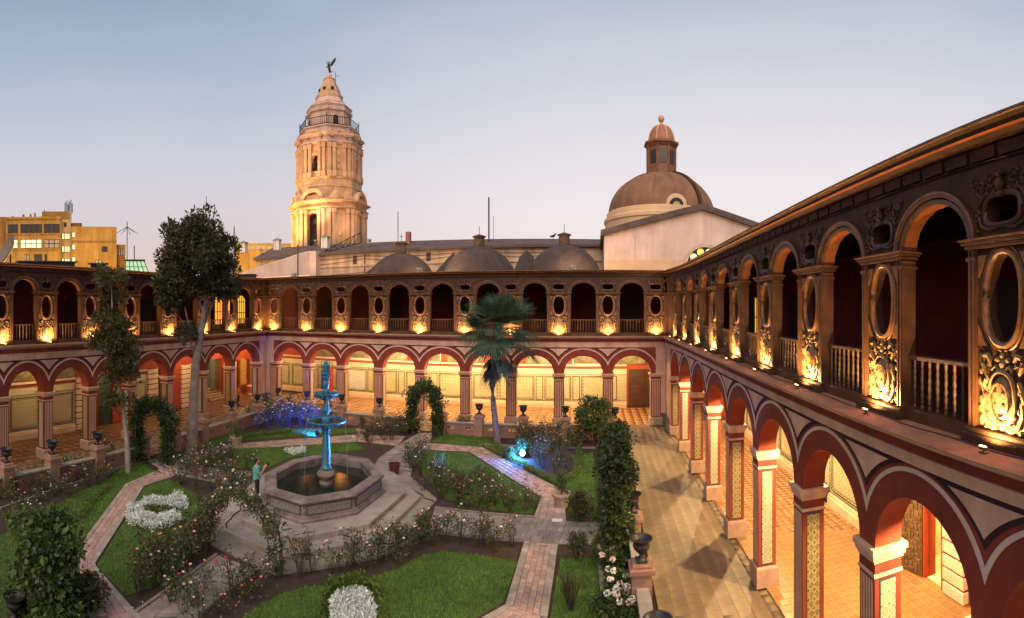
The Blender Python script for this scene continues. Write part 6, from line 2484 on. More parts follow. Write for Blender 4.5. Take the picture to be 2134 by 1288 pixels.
CC.append(ellipsoid_clumps(cr, (2.05, 2.05, 2.35), 112))
CC.append(ellipsoid_clumps(off((-19.38,20.89, 10.03)), (1.0, 1.1, 0.95), 20))
CC.append(ellipsoid_clumps(off((-21.19,18.76, 9.48)), (0.8, 1.0, 1.2), 22))
CC.append(ellipsoid_clumps(off((-21.15,18.65, 8.81)), (0.4, 0.5, 0.5), 5))
CC.append(ellipsoid_clumps(off((-20.27,19.60, 7.06)), (0.35, 0.4, 0.4), 4))
C = np.concatenate(CC)
P, N = clumped(C, NR.uniform(0.32, 0.62, len(C)), 150)
bt_cr = put('crown', leafmesh('crown', leaves(P, 0.22, 0.40, 0.5, N=N), M_leafT), bt)
# ---- slim tree
st = thing('tree', 'slim pale-trunked tree with a narrow broken column of leaves', 'tree', (-20.38,15.32, 0))
T0 = Vector((-20.38,15.32, 0))
m = MB()
m.tube([off(p) for p in ((-20.38,15.32, -0.1), (-20.44,15.25, 1.83), (-20.57,15.07, 3.53), (-20.75,14.82, 4.75), (-20.81,14.74, 6.45), (-20.87,14.66, 8.15), (-20.89,14.62, 9.61))], [0.16, 0.13, 0.11, 0.09, 0.07, 0.05, 0.02], 9)
m.tube([off(p) for p in ((-20.78,14.78, 5.23), (-20.87,14.48, 5.49), (-20.87,14.30, 6.46))], [0.06, 0.04, 0.02], 6)
m.build('trunk', M_barkp, st, smooth=True)
CC = []
for px, py, rx, rz, n in ((232, 580, 0.75, 0.6, 16), (236, 625, 0.55, 0.5, 10), (222, 680, 0.9, 0.9, 26), (245, 720, 1.15, 0.9, 30), (262, 690, 0.6, 0.7, 12), (252, 770, 0.85, 0.8, 22), (262, 745, 0.7, 0.5, 12), (235, 830, 0.5, 0.4, 8), (256, 838, 0.6, 0.35, 8), (210, 710, 0.5, 0.4, 8)):
    x, y = 25.5 * math.sin((px - 1240.4) / 1050), 25.5 * math.cos((px - 1240.4) / 1050)
    CC.append(ellipsoid_clumps(off((x, y, 8.28 + (644.6 - py) / 1050 * 25.5)), (rx, rx, rz), n))
C = np.concatenate(CC)
P, N = clumped(C, NR.uniform(0.18, 0.36, len(C)), 60)
put('crown', leafmesh('crown', leaves(P, 0.19, 0.36, 0.4, N=N), M_leafS), st)

# ---- fan palm
pb = (-5.97,30.43)
pl = thing('palm_tree', 'fan palm with a slender leaning trunk before the far wing', 'palm', (pb[0], pb[1], 0))
hx, hy, hz = -5.88,30.44, 6.64
m = MB()
head = Vector((hx - pb[0], hy - pb[1], hz))
TP = [(0, 0, -0.1), (-0.12, 0, 1.2), (-0.28, 0, 2.6), (-0.33, 0, 3.6), (-0.20, 0, 5.0), tuple(head)]
m.tube(TP, [0.27, 0.20, 0.18, 0.19, 0.22, 0.16], 10)
m.build('trunk', mat('palm_trunk_fibre', (0.20, 0.145, 0.115), 0.95, (0.10, 0.07, 0.055), 6.0, 0.8, 25), pl, smooth=True)


def fan(mb_v, base, d, L, droop, nb=22, spread=2.3):
    """one fan frond: petiole from base along d, blades fanned from its end"""
    d = Vector(d).normalized()
    side = d.cross(Vector((0, 0, 1)))
    if side.length < 0.1:
        side = Vector((1, 0, 0))
    side.normalize()
    tip = Vector(base) + d * L * 0.5
    q = side * 0.015
    mb_v += [Vector(base) - q, Vector(base) + q, tip + q, tip - q]
    for k in range(nb):
        a = -spread / 2 + spread * k / (nb - 1)
        v = (d * math.cos(a) + side * math.sin(a)).normalized()
        l = L * 0.62 * (0.75 + 0.25 * math.cos(a)) * random.uniform(0.9, 1.05)
        w = v.cross(d.cross(side)).normalized() * 0.042
        mid = tip + v * l * 0.55 + Vector((0, 0, -droop * 0.12 * l))
        end = tip + v * l + Vector((0, 0, -droop * 0.55 * l))
        mb_v += [tip, mid + w, mid - w, tip + v * 0.01]
        mb_v += [mid + w, end + w * 0.15, end - w * 0.15, mid - w]


GV, DV = [], []
for k in range(62):
    a = random.uniform(0, 2 * PI)
    e = random.uniform(-0.5, 1.4)
    d = (math.cos(a) * math.cos(e), math.sin(a) * math.cos(e), math.sin(e))
    fan(GV, head + Vector((0, 0, random.uniform(-0.1, 0.4))), d, random.uniform(2.3, 3.1), 0.40 if e > 0.2 else 0.70)
for k in range(11):
    a = random.uniform(0, 2 * PI)
    e = random.uniform(-1.4, -1.0)
    d = (math.cos(a) * math.cos(e), math.sin(a) * math.cos(e), math.sin(e))
    fan(DV, head + Vector((0, 0, random.uniform(-0.9, -0.1))), d, random.uniform(1.5, 2.7), 0.6, 16, 1.6)
put('crown', npmesh('crown', [tuple(v) for v in GV], np.arange(len(GV)).reshape(-1, 4), M_palmg), pl)
put('dead_fronds', npmesh('dead_fronds', [tuple(v) for v in DV], np.arange(len(DV)).reshape(-1, 4), M_palmd), pl)


# ---- ivy arches
def ivy_arch(label, c, ang, half, h, thick, n_cl, per, mt=M_ivy, lsize=0.13, core=True, name='ivy_arch'):
    """arch over a path: ang = direction of the opening's span"""
    t = thing(name, label, 'ivy arch', (c[0], c[1], 0), ang)
    U_ = [(-half, 0.0), (-half, h - half)] + [(-half * math.cos(q), h - half + half * math.sin(q)) for q in np.linspace(0.2, PI - 0.2, 9)] + [(half, h - half), (half, 0.0)]
    if core:
        m = MB()
        for dy in (-0.25, 0.25):
            m.tube([(x, dy, z) for x, z in U_], 0.025, 6)
        for x, z in U_[1:-1]:
            m.tube([(x, -0.25, z), (x, 0.25, z)], 0.015, 5)
        m.build('trellis', M_ironblack, t)
        m = MB()
        for dy in (-0.18, 0.05, 0.2):
            m.tube([(x + random.uniform(-0.1, 0.1), dy, z) for x, z in U_], 0.03, 5)
        m.build('vine_stems', M_bark, t)
    # cumulative arc length sampling
    seg = [(U_[i], U_[i + 1], math.dist(U_[i], U_[i + 1])) for i in range(len(U_) - 1)]
    tot = sum(s[2] for s in seg)
    C = []
    for k in range(n_cl):
        r = random.uniform(0, tot)
        for a, b, l in seg:
            if r <= l:
                p = lerp(a, b, r / l)
                break
            r -= l
        wob = 0.8 + 0.3 * math.sin(3.1 * p[1] + p[0])
        C.append((p[0] + random.gauss(0, thick * 0.36) * wob, random.gauss(0, thick * 0.42) * wob, max(0.1, p[1] + random.gauss(0, thick * 0.32))))
    P, N = clumped(C, NR.uniform(0.14, 0.28, len(C)), per)
    P[:, 2] = np.maximum(P[:, 2], 0.02)
    put('foliage', leafmesh('foliage', leaves(P, lsize, 0.6, 0.0, N=N), mt), t)
    return t


c1 = (-20.89,17.32)
ivy_arch('ivy-covered garden arch before the left wing, path passing through', c1, math.radians(40), 0.85, 3.2, 0.62, 330, 36)
m = MB()
gate1 = thing('garden_gate', 'dark iron gate leaf standing open inside the left ivy arch', 'gate', (c1[0] + 0.75, c1[1] + 0.55, 0), math.radians(110))
for k in range(7):
    m = MB()
    m.tube([(0.1 * k, 0, 0.08), (0.1 * k, 0, 1.15)], 0.014, 5)
    m.build('gate_bar', M_ironblack, gate1)
m = MB()
m.box(-0.02, 0.64, -0.02, 0.02, 0.15, 0.2)
m.build('gate_rail', M_ironblack, gate1)
m = MB()
m.box(-0.02, 0.64, -0.02, 0.02, 1.05, 1.1)
m.build('gate_rail', M_ironblack, gate1)
ivy_arch('ivy-covered garden arch silhouetted against the yellow arcade', (-11.1, 31.6), 0.0, 0.85, 3.15, 0.62, 300, 34)
gate2 = thing('garden_gate', 'dark iron gate leaf standing open in the far ivy arch', 'gate', (-10.5, 31.5, 0), math.radians(-75))
for k in range(7):
    m = MB()
    m.tube([(0.1 * k, 0, 0.08), (0.1 * k, 0, 1.2)], 0.016, 5)
    m.build('gate_bar', M_ironblack, gate2)
m = MB()
m.box(-0.02, 0.64, -0.02, 0.02, 0.15, 0.2)
m.build('gate_rail', M_ironblack, gate2)
m = MB()
m.box(-0.02, 0.64, -0.02, 0.02, 1.1, 1.15)
m.build('gate_rail', M_ironblack, gate2)
ivy_arch('tall ivy arch seen edge-on beside the right-hand walkway', (0.72, 17.6), PI / 2 - 0.04, 1.2, 3.8, 0.68, 560, 44)
ivy_arch('dense leafy arch at the bottom left corner, nearest the camera', (-12.03,6.34), math.radians(10), 0.48, 2.25, 0.78, 430, 46, M_bushl, 0.15)

# ---- rounded shrubs
def shrub(label, c, r, h, mt, n, per, lsize=0.12, z0=0.1, cat='shrub', name='shrub', group=None, stems=5):
    t = thing(name, label, cat, (c[0], c[1], 0), 0, group)
    m = MB()
    for k in range(stems):
        a = 2 * PI * k / stems + 0.3
        m.tube([(0.05 * math.cos(a), 0.05 * math.sin(a), -0.05), (0.3 * r * math.cos(a), 0.3 * r * math.sin(a), h * 0.4), (0.6 * r * math.cos(a), 0.6 * r * math.sin(a), h * 0.75)], [0.035, 0.025, 0.01], 5)
    m.build('stems', M_stem, t)
    C = ellipsoid_clumps((0, 0, z0 + h / 2), (r * 0.85, r * 0.85, h / 2 * 0.85), n, 0.3)
    P, N = clumped(C, NR.uniform(0.12, 0.26, n) * min(1.0, r + 0.3), per)
    P[:, 2] = np.maximum(P[:, 2], 0.02)
    put('foliage', leafmesh('foliage', leaves(P, lsize, 0.5, 0.2, N=N), mt), t)
    return t


shrub('round leafy bush tree at the far end of the walkway wall', (-0.1, 31.0), 1.25, 2.9, M_bushl, 130, 46, 0.14, 0.35)
shrub('small upright shrub at the stone path corner beside the soil bed', (-0.64,16.69), 0.36, 1.0, M_rosel, 40, 40, 0.07, 0.05)
shrub('pinkish flowering shrub beside the potted spiral plant', (-0.53,19.73), 0.62, 1.15, M_rosel2, 60, 44, 0.09, 0.05)
shrub('rounded olive bush on the lawn right of the fountain', (-5.44,23.85), 0.75, 0.62, M_hedge, 60, 44, 0.07, 0.0)
shrub('second rounded bush, left of the olive bush on the same lawn', (-6.24,22.82), 0.62, 0.55, M_bushl, 50, 44, 0.07, 0.0)
shrub('reddish shrub rising over the bottom left leafy arch', (-11.64,7.39), 0.55, 1.1, M_rosel2, 50, 40, 0.09, 0.05)
shrub('low yellow-flowered shrub cut by the left picture edge', (-20.80,8.72), 0.8, 1.0, M_hedge, 60, 40, 0.09, 0.0)
shrub('small shrub added to catch the glare right behind the blue spotlight', (LED[0] - 0.1, LED[1] + 0.55), 0.55, 0.95, M_bushl, 40, 36, 0.10, 0.05)  # added shrub, its leaves carry the blue glare of the spotlight
shrub('low shrub added to catch the glare left of the blue spotlight', (LED[0] - 0.75, LED[1] + 0.1), 0.40, 0.55, M_bushl, 30, 34, 0.09, 0.0)  # second shrub added to carry the blue glare
# bare twiggy bush
tb = thing('bare_bush', 'leafless twiggy bush on the lawn strip by the walkway wall', 'shrub', (*(-0.66,13.78), 0))
m = MB()
for k in range(26):
    a = random.uniform(0, 2 * PI)
    r = random.uniform(0.1, 0.5)
    h = random.uniform(0.7, 1.25)
    q = (0.45 * r * math.cos(a), 0.45 * r * math.sin(a), h * 0.5)
    e = (r * math.cos(a), r * math.sin(a), h)
    m.tube([(0.03 * math.cos(a), 0.03 * math.sin(a), 0), q, e], [0.018, 0.012, 0.004], 5)
    for j in range(2):
        m.tube([q, (q[0] + random.uniform(-0.25, 0.25), q[1] + random.uniform(-0.25, 0.25), q[2] + random.uniform(0.2, 0.45))], [0.009, 0.003], 4)
m.build('twigs', M_stem, tb)


# ---- rose bushes
def rose_proto(seed, h, r, nleaf, lm):
    random.seed(seed)
    m = MB()
    tips, L = [], []
    for k in range(random.randint(6, 9)):
        a = random.uniform(0, 2 * PI)
        q = r * random.uniform(0.35, 1.0)
        hh = h * random.uniform(0.65, 1.05)
        p0 = (0.05 * math.cos(a), 0.05 * math.sin(a), -0.03)
        p1 = (0.4 * q * math.cos(a), 0.4 * q * math.sin(a), hh * 0.45)
        p2 = (0.8 * q * math.cos(a + 0.3), 0.8 * q * math.sin(a + 0.3), hh * 0.8)
        p3 = (q * math.cos(a + 0.4), q * math.sin(a + 0.4), hh)
        m.tube([p0, p1, p2, p3], [0.013, 0.010, 0.007, 0.003], 4)
        tips.append(p3)
        for j in range(int(nleaf / 8)):
            t = random.uniform(0.22, 1.0) ** 0.8
            s = t * 3
            i = min(2, int(s))
            A, B = (p0, p1, p2, p3)[i], (p0, p1, p2, p3)[i + 1]
            f = s - i
            L.append([A[c] + (B[c] - A[c]) * f + random.gauss(0, 0.10 if c < 2 else 0.06) for c in range(3)])
    stem = m.mesh('stems', M_stem)
    L = np.array(L)
    L[:, 2] = np.maximum(L[:, 2], 0.05)
    fol = leafmesh('foliage', leaves(L, 0.085, 0.6, 0.1), lm)
    return stem, fol, tips


ROSE = []
for s, (h, r, n, lm) in enumerate(((1.0, 0.50, 250, M_rosel), (1.25, 0.45, 230, M_rosel), (0.85, 0.55, 250, M_rosel2), (1.3, 0.5, 250, M_rosel2), (1.1, 0.6, 300, M_rosel), (0.7, 0.5, 230, M_rosel))):
    ROSE.append(rose_proto(100 + s, h, r, n, lm))
random.seed(21)
BL = {}


def bloom_mesh(pi, col, nmax):
    key = (pi, col, nmax)
    if key not in BL:
        m = MB()
        tips = ROSE[pi][2]
        for p in random.sample(tips, min(nmax, len(tips))):
            r = random.uniform(0.026, 0.046)
            for q in range(5):
                a = 2 * PI * q / 5
                m.ell((p[0] + 0.6 * r * math.cos(a), p[1] + 0.6 * r * math.sin(a), p[2] + 0.01), (r * 0.62, r * 0.62, r * 0.55), 6, 4)
            m.ell((p[0], p[1], p[2] + r * 0.4), (r * 0.55, r * 0.55, r * 0.5), 6, 4)
        BL[key] = m.mesh('blooms', BLOOM[col])
    return BL[key]


def rose(p, col, label, group, pi=None, sc=1.0, nb=5):
    pi = random.randrange(6) if pi is None else pi
    t = thing('rose_bush', label, 'rose bush', (p[0], p[1], 0), random.uniform(0, 6.28), group)
    s = sc * random.uniform(0.85, 1.15)
    t.scale = (s, s, s * random.uniform(0.9, 1.1))
    for nm, me in (('stems', ROSE[pi][0]), ('foliage', ROSE[pi][1]), ('blooms', bloom_mesh(pi, col, nb))):
        put(nm, me, t)['kind'] = 'stuff'


def bed(poly, n, cols, what, group, sc=1.0, nb=5, pis=None, mind=0.45):
    X, Y = sample(poly, 60)
    pts = []
    for x, y in zip(X, Y):
        if all((x - a) ** 2 + (y - b) ** 2 > mind ** 2 for a, b in pts):
            pts.append((x, y))
        if len(pts) >= n:
            break
    pts.sort(key=lambda p: math.atan2(p[0], p[1]))
    tot = {c: sum(1 for k in range(len(pts)) if cols[k % len(cols)] == c) for c in cols}
    cnt = {}
    for k, p in enumerate(pts):
        c = cols[k % len(cols)]
        cnt[c] = cnt.get(c, 0) + 1
        lb = {'white': 'white', 'pink': 'pink', 'red': 'red', 'yellow': 'yellow', 'rosy': 'pale pink', 'orange': 'orange'}[c] + ' rose bush ' + what
        if tot[c] > 1:
            lb += ', %s from the left' % NTH[cnt[c] - 1]
        rose(p, c, lb, group, None if pis is None else random.choice(pis), sc, max(2, int(nb * 0.7)))


NTH = ['first', 'second', 'third', 'fourth', 'fifth', 'sixth', 'seventh', 'eighth', 'ninth', 'tenth', 'eleventh', 'twelfth', 'thirteenth', 'fourteenth', 'fifteenth', 'sixteenth', 'seventeenth', 'eighteenth', 'nineteenth', 'twentieth', 'twenty-first', 'twenty-second']
bed([(-20.48,8.75), (-21.81,12.57), (-21.72,15.28), (-20.04,14.02), (-18.71,11.02), (-17.60,8.64), (-18.19,7.67)], 26, ['white', 'red', 'white', 'rosy', 'white'], 'in the left wall bed', 'roses along the left wall', 0.8, 6, mind=0.40)
bed([(-21.37,9.25), (-22.59,13.02), (-22.83,16.23), (-22.26,15.96), (-21.69,12.78), (-20.51,9.11)], 10, ['yellow', 'white', 'rosy'], 'right against the left brick wall', 'roses against the left wall', 0.8, 7, mind=0.4)
bed([(-12.63,13.23), (-11.65,11.97), (-11.24,10.02), (-11.06,8.72), (-11.72,8.71), (-11.93,10.13), (-12.59,12.22), (-13.51,13.49)], 17, ['pink', 'rosy', 'red', 'pink'], 'left of the near stone path', 'roses by the near stone path', 1.05, 4, [2, 3, 3, 1], mind=0.36)
bed([(-9.72,12.34), (-9.65,10.70), (-9.39,9.65), (-9.38,9.10), (-8.75,9.70), (-8.89,11.74)], 6, ['rosy', 'pink', 'red', 'orange'], 'at the near path edge', 'roses at the bottom edge', 0.9, 5, mind=0.45)
bed([(-11.23,9.53), (-10.73,10.82), (-9.84,10.30), (-9.84,9.20), (-10.30,8.74)], 5, ['rosy', 'pink', 'red'], 'leaning over the near stone path', 'roses leaning over the near path', 0.9, 5, [0, 4, 5], mind=0.4)
bed([(-9.70,12.43), (-7.88,13.93), (-6.80,15.26), (-6.18,17.29), (-2.68,17.42), (-2.73,16.65), (-5.27,16.74), (-6.21,15.07), (-7.60,13.43), (-9.25,12.22)], 26, ['white', 'red', 'rosy', 'white', 'pink'], 'in the bed before the fountain', 'roses before the fountain', 0.95, 3, [0, 1, 4, 3], mind=0.34)
bed([(-10.34,26.52), (-9.61,27.30), (-8.02,24.25), (-5.95,21.76), (-6.64,20.39), (-8.43,22.25)], 16, ['rosy', 'pink', 'white', 'red'], 'in the bed right of the fountain', 'roses right of the fountain', 1.0, 4, mind=0.42)
bed([(-5.95,21.76), (-3.76,21.66), (-2.42,21.05), (-2.69,19.97), (-4.68,20.09), (-6.16,20.22)], 18, ['pink', 'pink', 'rosy', 'red'], 'along the far side of the stone path', 'pink roses by the stone path', 0.85, 7, mind=0.4)
bed([(-17.46,16.16), (-17.81,18.30), (-16.67,20.36), (-15.35,19.95), (-14.62,17.18), (-15.34,15.76)], 16, ['white', 'red', 'white', 'rosy'], 'left of the fountain, beyond the rose arch', 'roses left of the fountain', 0.95, 6, mind=0.42)
bed([(-18.99,17.08), (-19.22,19.75), (-18.45,21.68), (-17.75,20.86), (-18.35,18.86), (-17.96,16.61)], 14, ['rosy', 'white', 'red', 'rosy'], 'by the stone path from the left arch', 'roses by the left arch path', 0.9, 7, mind=0.4)
bed([(-21.79,27.94), (-22.29,31.90), (-19.14,33.10), (-17.58,31.09), (-19.77,28.88)], 16, ['white', 'white', 'rosy'], 'in the blue-lit bed behind the fountain', 'roses in the blue-lit bed', 1.35, 5, [0, 4, 1], mind=0.5)
bed([(-23.44,27.54), (-24.14,31.88), (-23.12,33.08), (-21.35,27.38), (-21.94,26.03)], 9, ['white', 'rosy'], 'in the far-left corner bed', 'roses in the far-left corner', 1.2, 6, mind=0.5)
bed([(-14.75,30.68), (-13.03,32.49), (-12.13,31.11), (-12.71,27.11), (-13.91,27.71)], 12, ['red', 'white', 'red'], 'left of the far ivy arch', 'roses left of the far arch', 1.1, 4, mind=0.42)
bed([(-5.44,31.33), (-2.80,32.39), (-0.47,31.80), (-0.56,28.94), (-2.41,27.91), (-4.13,28.65)], 26, ['red', 'pink', 'rosy', 'red'], 'in the bed behind the blue spotlight', 'roses behind the spotlight', 1.1, 5, mind=0.42)
bed([(-3.53,28.25), (-1.85,27.50), (-1.10,25.52), (-2.15,24.93), (-3.62,26.89)], 10, ['red', 'pink'], 'beside the curved hedge in the right-hand bed', 'roses beside the curved hedge', 0.9, 4, mind=0.42)
bed([(-10.07,32.52), (-7.82,33.55), (-7.27,32.59), (-9.39,31.38)], 8, ['rosy', 'white'], 'under the far wall left of the palm', 'roses left of the palm', 0.8, 5, mind=0.4)

# rose arch over the near stone path
ra = thing('rose_arch', 'thin arch of climbing roses over the path before the fountain', 'rose arch', (*(-10.92,12.64), 0), 0)
A0, A1 = Vector((*(-12.06,12.27), 0)), Vector((*(-9.27,12.61), 0))
mid = (A0 + A1) / 2
U_ = []
for q in np.linspace(0, PI, 15):
    w_ = math.cos(q)
    U_.append(((mid - (A0 - A1) * 0.5 * -w_).x, (mid - (A0 - A1) * 0.5 * -w_).y, 2.25 * math.sin(q) ** 0.55))
base = Vector((*(-10.92,12.64), 0))
m = MB()
for dz in (-0.2, 0.2):
    m.tube([(p[0] - base.x + dz * 0.7, p[1] - base.y + dz * 0.7, p[2]) for p in U_], 0.018, 5)
m.build('trellis', M_stem, ra)
C, BP = [], []
for k in range(230):
    i = random.randrange(14)
    f = random.random()
    p = [U_[i][c] + (U_[i + 1][c] - U_[i][c]) * f for c in range(3)]
    if p[2] < 0.7 and random.random() < 0.4:
        continue
    C.append((p[0] - base.x + random.gauss(0, 0.16), p[1] - base.y + random.gauss(0, 0.16), max(0.1, p[2] + random.gauss(0, 0.13))))
P, N = clumped(C, 0.15, 22)
put('foliage', leafmesh('foliage', leaves(P, 0.085, 0.6, 0.0), M_rosel), ra)
m = MB()
for c in random.sample(C, 22):
    m.ell((c[0], c[1], c[2] + 0.12), (0.05, 0.05, 0.04), 7, 4)
m.build('blooms', BLOOM['rosy'], ra)['kind'] = 'stuff'


# ---- silver-leaved flower beds and lime hedges
def mound(name, label, cat, poly_pts, mt, h, per_m2, lsize, group=None):
    X, Y = sample(poly_pts, per_m2)
    c = (sum(p[0] for p in poly_pts) / len(poly_pts), sum(p[1] for p in poly_pts) / len(poly_pts))
    Z_ = NR.uniform(0.15, 1.0, len(X)) ** 0.6 * h
    P = np.c_[X - c[0], Y - c[1], Z_]
    P[:, 2] *= 0.85 + 0.3 * np.sin(P[:, 0] * 5.1) * np.sin(P[:, 1] * 4.3)
    me = leafmesh(name, leaves(P, lsize, 0.30 if mt is M_silver else 0.45, 0.35 if mt is M_silver else 0.9), mt)
    o = put(name, me, None, (c[0], c[1], 0))
    tag(o, label, cat, group)
    return o


def ringpoly(c, a0, a1, r_in, r_out, sx=1.0, sy=1.0, n=18, rot=0.0):
    P = []
    for k in range(n + 1):
        t = a0 + (a1 - a0) * k / n
        P.append((r_out * math.cos(t) * sx, r_out * math.sin(t) * sy))
    for k in range(n, -1, -1):
        t = a0 + (a1 - a0) * k / n
        P.append((r_in * math.cos(t) * sx, r_in * math.sin(t) * sy))
    cr_, sr_ = math.cos(rot), math.sin(rot)
    return [(c[0] + x * cr_ - y * sr_, c[1] + x * sr_ + y * cr_) for x, y in P]


OUT1 = [(-15.81,11.82), (-16.53,12.43), (-16.62,13.31), (-16.23,14.18), (-16.22,15.01), (-15.62,14.85), (-15.11,14.33), (-15.26,13.88), (-15.69,13.70), (-16.03,13.30), (-16.08,12.77), (-15.71,12.48), (-15.34,12.57), (-14.97,13.08), (-14.76,13.58), (-14.31,13.27), (-14.16,12.93), (-14.25,12.33), (-14.71,11.78), (-15.28,11.58)]
mound('silver_flower_bed', 'C-shaped bed of silver-white foliage on the left lawn', 'flower bed', OUT1, M_silver, 0.34, 2600, 0.13)
mound('lime_ground_plant', 'yellow-green clump in the hollow of the silver C-shaped bed', 'flower bed', [(-15.88,12.56), (-16.00,13.26), (-15.65,13.67), (-15.30,13.55), (-15.04,13.14), (-15.37,12.60)], M_hedge, 0.30, 2000, 0.07)
mound('silver_flower_bed', 'oval bed of silver-white foliage at the bottom of the picture', 'flower bed', [(-7.08,12.49), (-6.97,12.83), (-6.66,13.05), (-6.29,12.96), (-5.93,12.58), (-5.52,11.84), (-6.52,11.32), (-6.96,12.03)], M_silver, 0.30, 2900, 0.11)
mound('lime_hedge', 'yellow-green rim round the silver oval bed at the bottom', 'hedge', [(-7.33,12.68), (-7.17,13.12), (-6.82,13.37), (-6.28,13.24), (-5.83,12.74), (-5.38,11.91), (-5.23,11.97), (-5.73,12.86), (-6.25,13.53), (-6.78,13.77), (-7.29,13.48), (-7.58,12.83), (-7.32,12.03), (-6.78,11.17), (-6.65,11.25), (-7.16,12.12)], M_hedge, 0.30, 2600, 0.08)
mound('silver_flower_bed', 'small patch of silver foliage on the lawn behind the fountain', 'flower bed', [(-16.80,23.56), (-16.80,24.53), (-16.15,24.84), (-15.61,24.26), (-16.03,23.41)], M_silver, 0.25, 900, 0.10)


def hedge(label, pts, wd, h):
    a = []
    for i, p in enumerate(pts):
        d = Vector(pts[min(i + 1, len(pts) - 1)]) - Vector(pts[max(i - 1, 0)])
        d.normalize()
        a.append(((p[0] - d.y * wd / 2, p[1] + d.x * wd / 2), (p[0] + d.y * wd / 2, p[1] - d.x * wd / 2)))
    poly = [q[0] for q in a] + [q[1] for q in a][::-1]
    return mound('low_hedge', label, 'hedge', poly, M_hedge, h, 1100, 0.07, 'low clipped hedges')


hedge('low lime hedge between the left wall roses and the lawn', [(-19.17,13.22), (-17.96,11.52), (-16.56,9.92)], 0.28, 0.32)
hedge('low lime hedge running down behind the bottom left arch', [(-18.38,7.79), (-16.93,7.42), (-15.81,7.20)], 0.28, 0.32)
hedge('low hedge beyond the far limb of the brick path', [(-20.72,24.58), (-19.92,26.32), (-19.01,27.76)], 0.4, 0.3)
hedge('curved low hedge round the right-hand rose bed', [(-1.01,29.92), (-0.79,27.12), (-1.06,24.58), (-1.71,23.73)], 0.35, 0.3)
hedge('low hedge along the brick path by the blue spotlight', [(-6.01,29.86), (-4.61,27.35), (-2.74,24.87), (-1.83,23.85)], 0.35, 0.28)

# hydrangeas by the walkway wall
for i, p in enumerate(((0.53,15.93), (0.70,14.71), (0.96,14.05), (0.32,13.64), (1.00,13.23), (0.65,13.67))):
    t = shrub(['pink-tipped hydrangea below the tall ivy arch', 'white hydrangea in the narrow bed by the walkway wall', 'pink hydrangea under the dark urn', 'pink hydrangea at the bottom edge of the narrow bed', 'white hydrangea beside the bottom urn', 'pale hydrangea between the others in the narrow bed'][i], p, 0.42, 0.6, M_bushl, 26, 30, 0.12, 0.0, 'hydrangea', 'hydrangea', 'hydrangeas in the narrow bed', 3)
    for q in range(4):
        m = MB()
        c = (random.uniform(-0.35, 0.35), random.uniform(-0.35, 0.35), random.uniform(0.48, 0.68))
        for j in range(26):
            d = Vector((random.gauss(0, 1), random.gauss(0, 1), random.gauss(0.3, 1))).normalized() * 0.09
            m.ell((c[0] + d.x, c[1] + d.y, c[2] + d.z * 0.8), (0.03, 0.03, 0.02), 5, 3)
        m.build('flower_head', BLOOM['rosy' if i % 2 == 0 else 'white'] if q else BLOOM['white'], t)

# potted plants
M_pot = mat('old_clay_pot', (0.40, 0.28, 0.22), 0.85, (0.28, 0.20, 0.16), 3.0, 0.3, 20)


def potted(label, p, kind, s=1.0):
    t = thing('potted_plant', label, 'potted plant', (p[0], p[1], 0), 0, 'potted plants in the garden')
    m = MB()
    m.lathe([(0.24 * s, 0), (0.34 * s, 0.45 * s), (0.40 * s, 0.47 * s), (0.40 * s, 0.55 * s), (0.34 * s, 0.55 * s), (0.30 * s, 0.48 * s)], 18)
    m.build('pot', M_pot, t, smooth=True)
    C = []
    if kind == 'ball':
        C = ellipsoid_clumps((0, 0, 0.98 * s), (0.42 * s, 0.42 * s, 0.42 * s), 46, 0.3)
        rad = 0.16
    else:
        for k in range(30):
            q = k / 30
            a = q * 4 * PI
            r = 0.30 * (1 - q) + 0.05
            C.append((r * math.cos(a) * 0.7, r * math.sin(a) * 0.7, 0.6 * s + q * 0.75 * s))
        rad = 0.13
    P, N = clumped(C, rad, 34)
    put('foliage', leafmesh('foliage', leaves(P, 0.06, 0.5, 0.2, N=N), M_bushl if kind == 'ball' else M_ivy), t)
    m = MB()
    m.tube([(0, 0, 0.45 * s), (0, 0, 1.0 * s)], 0.025, 6)
    m.build('stem', M_stem, t)


potted('clipped ball plant in a pale pot behind the left rose beds', (-20.06,23.21), 'ball')
potted('dark leafy plant in a clay pot right of the fountain bowls', (-14.50,29.10), 'spiral')
potted('spiral-clipped plant in a big pot at the corner of the right brick path', (-1.42,21.09), 'spiral', 1.05)
potted('clipped plant in a pot under the far wall, left of the palm', (-8.72,32.23), 'ball', 0.8)

# ================================================================== people and small things
M_skin = mat('skin', (0.42, 0.24, 0.16), 0.6)
M_hair = mat('dark_hair', (0.012, 0.010, 0.009), 0.6)


def fused(name, parts, mt, parent, vox=0.012, smooth=4):
    """limbs laid out as tapered tubes and fused into one continuous skin"""
    m = MB()
    for p in parts:
        if p[0] == 't':
            m.tube(p[1], p[2], 10)
        else:
            m.ell(p[1], p[2], 14, 10)
    o = m.build(name, mt, parent, smooth=True)
    r = o.modifiers.new('fuse', 'REMESH')
    r.mode = 'VOXEL'
    r.voxel_size = vox
    r.use_smooth_shade = True
    s = o.modifiers.new('soften', 'SMOOTH')
    s.iterations = smooth
    s.factor = 0.5
    return o


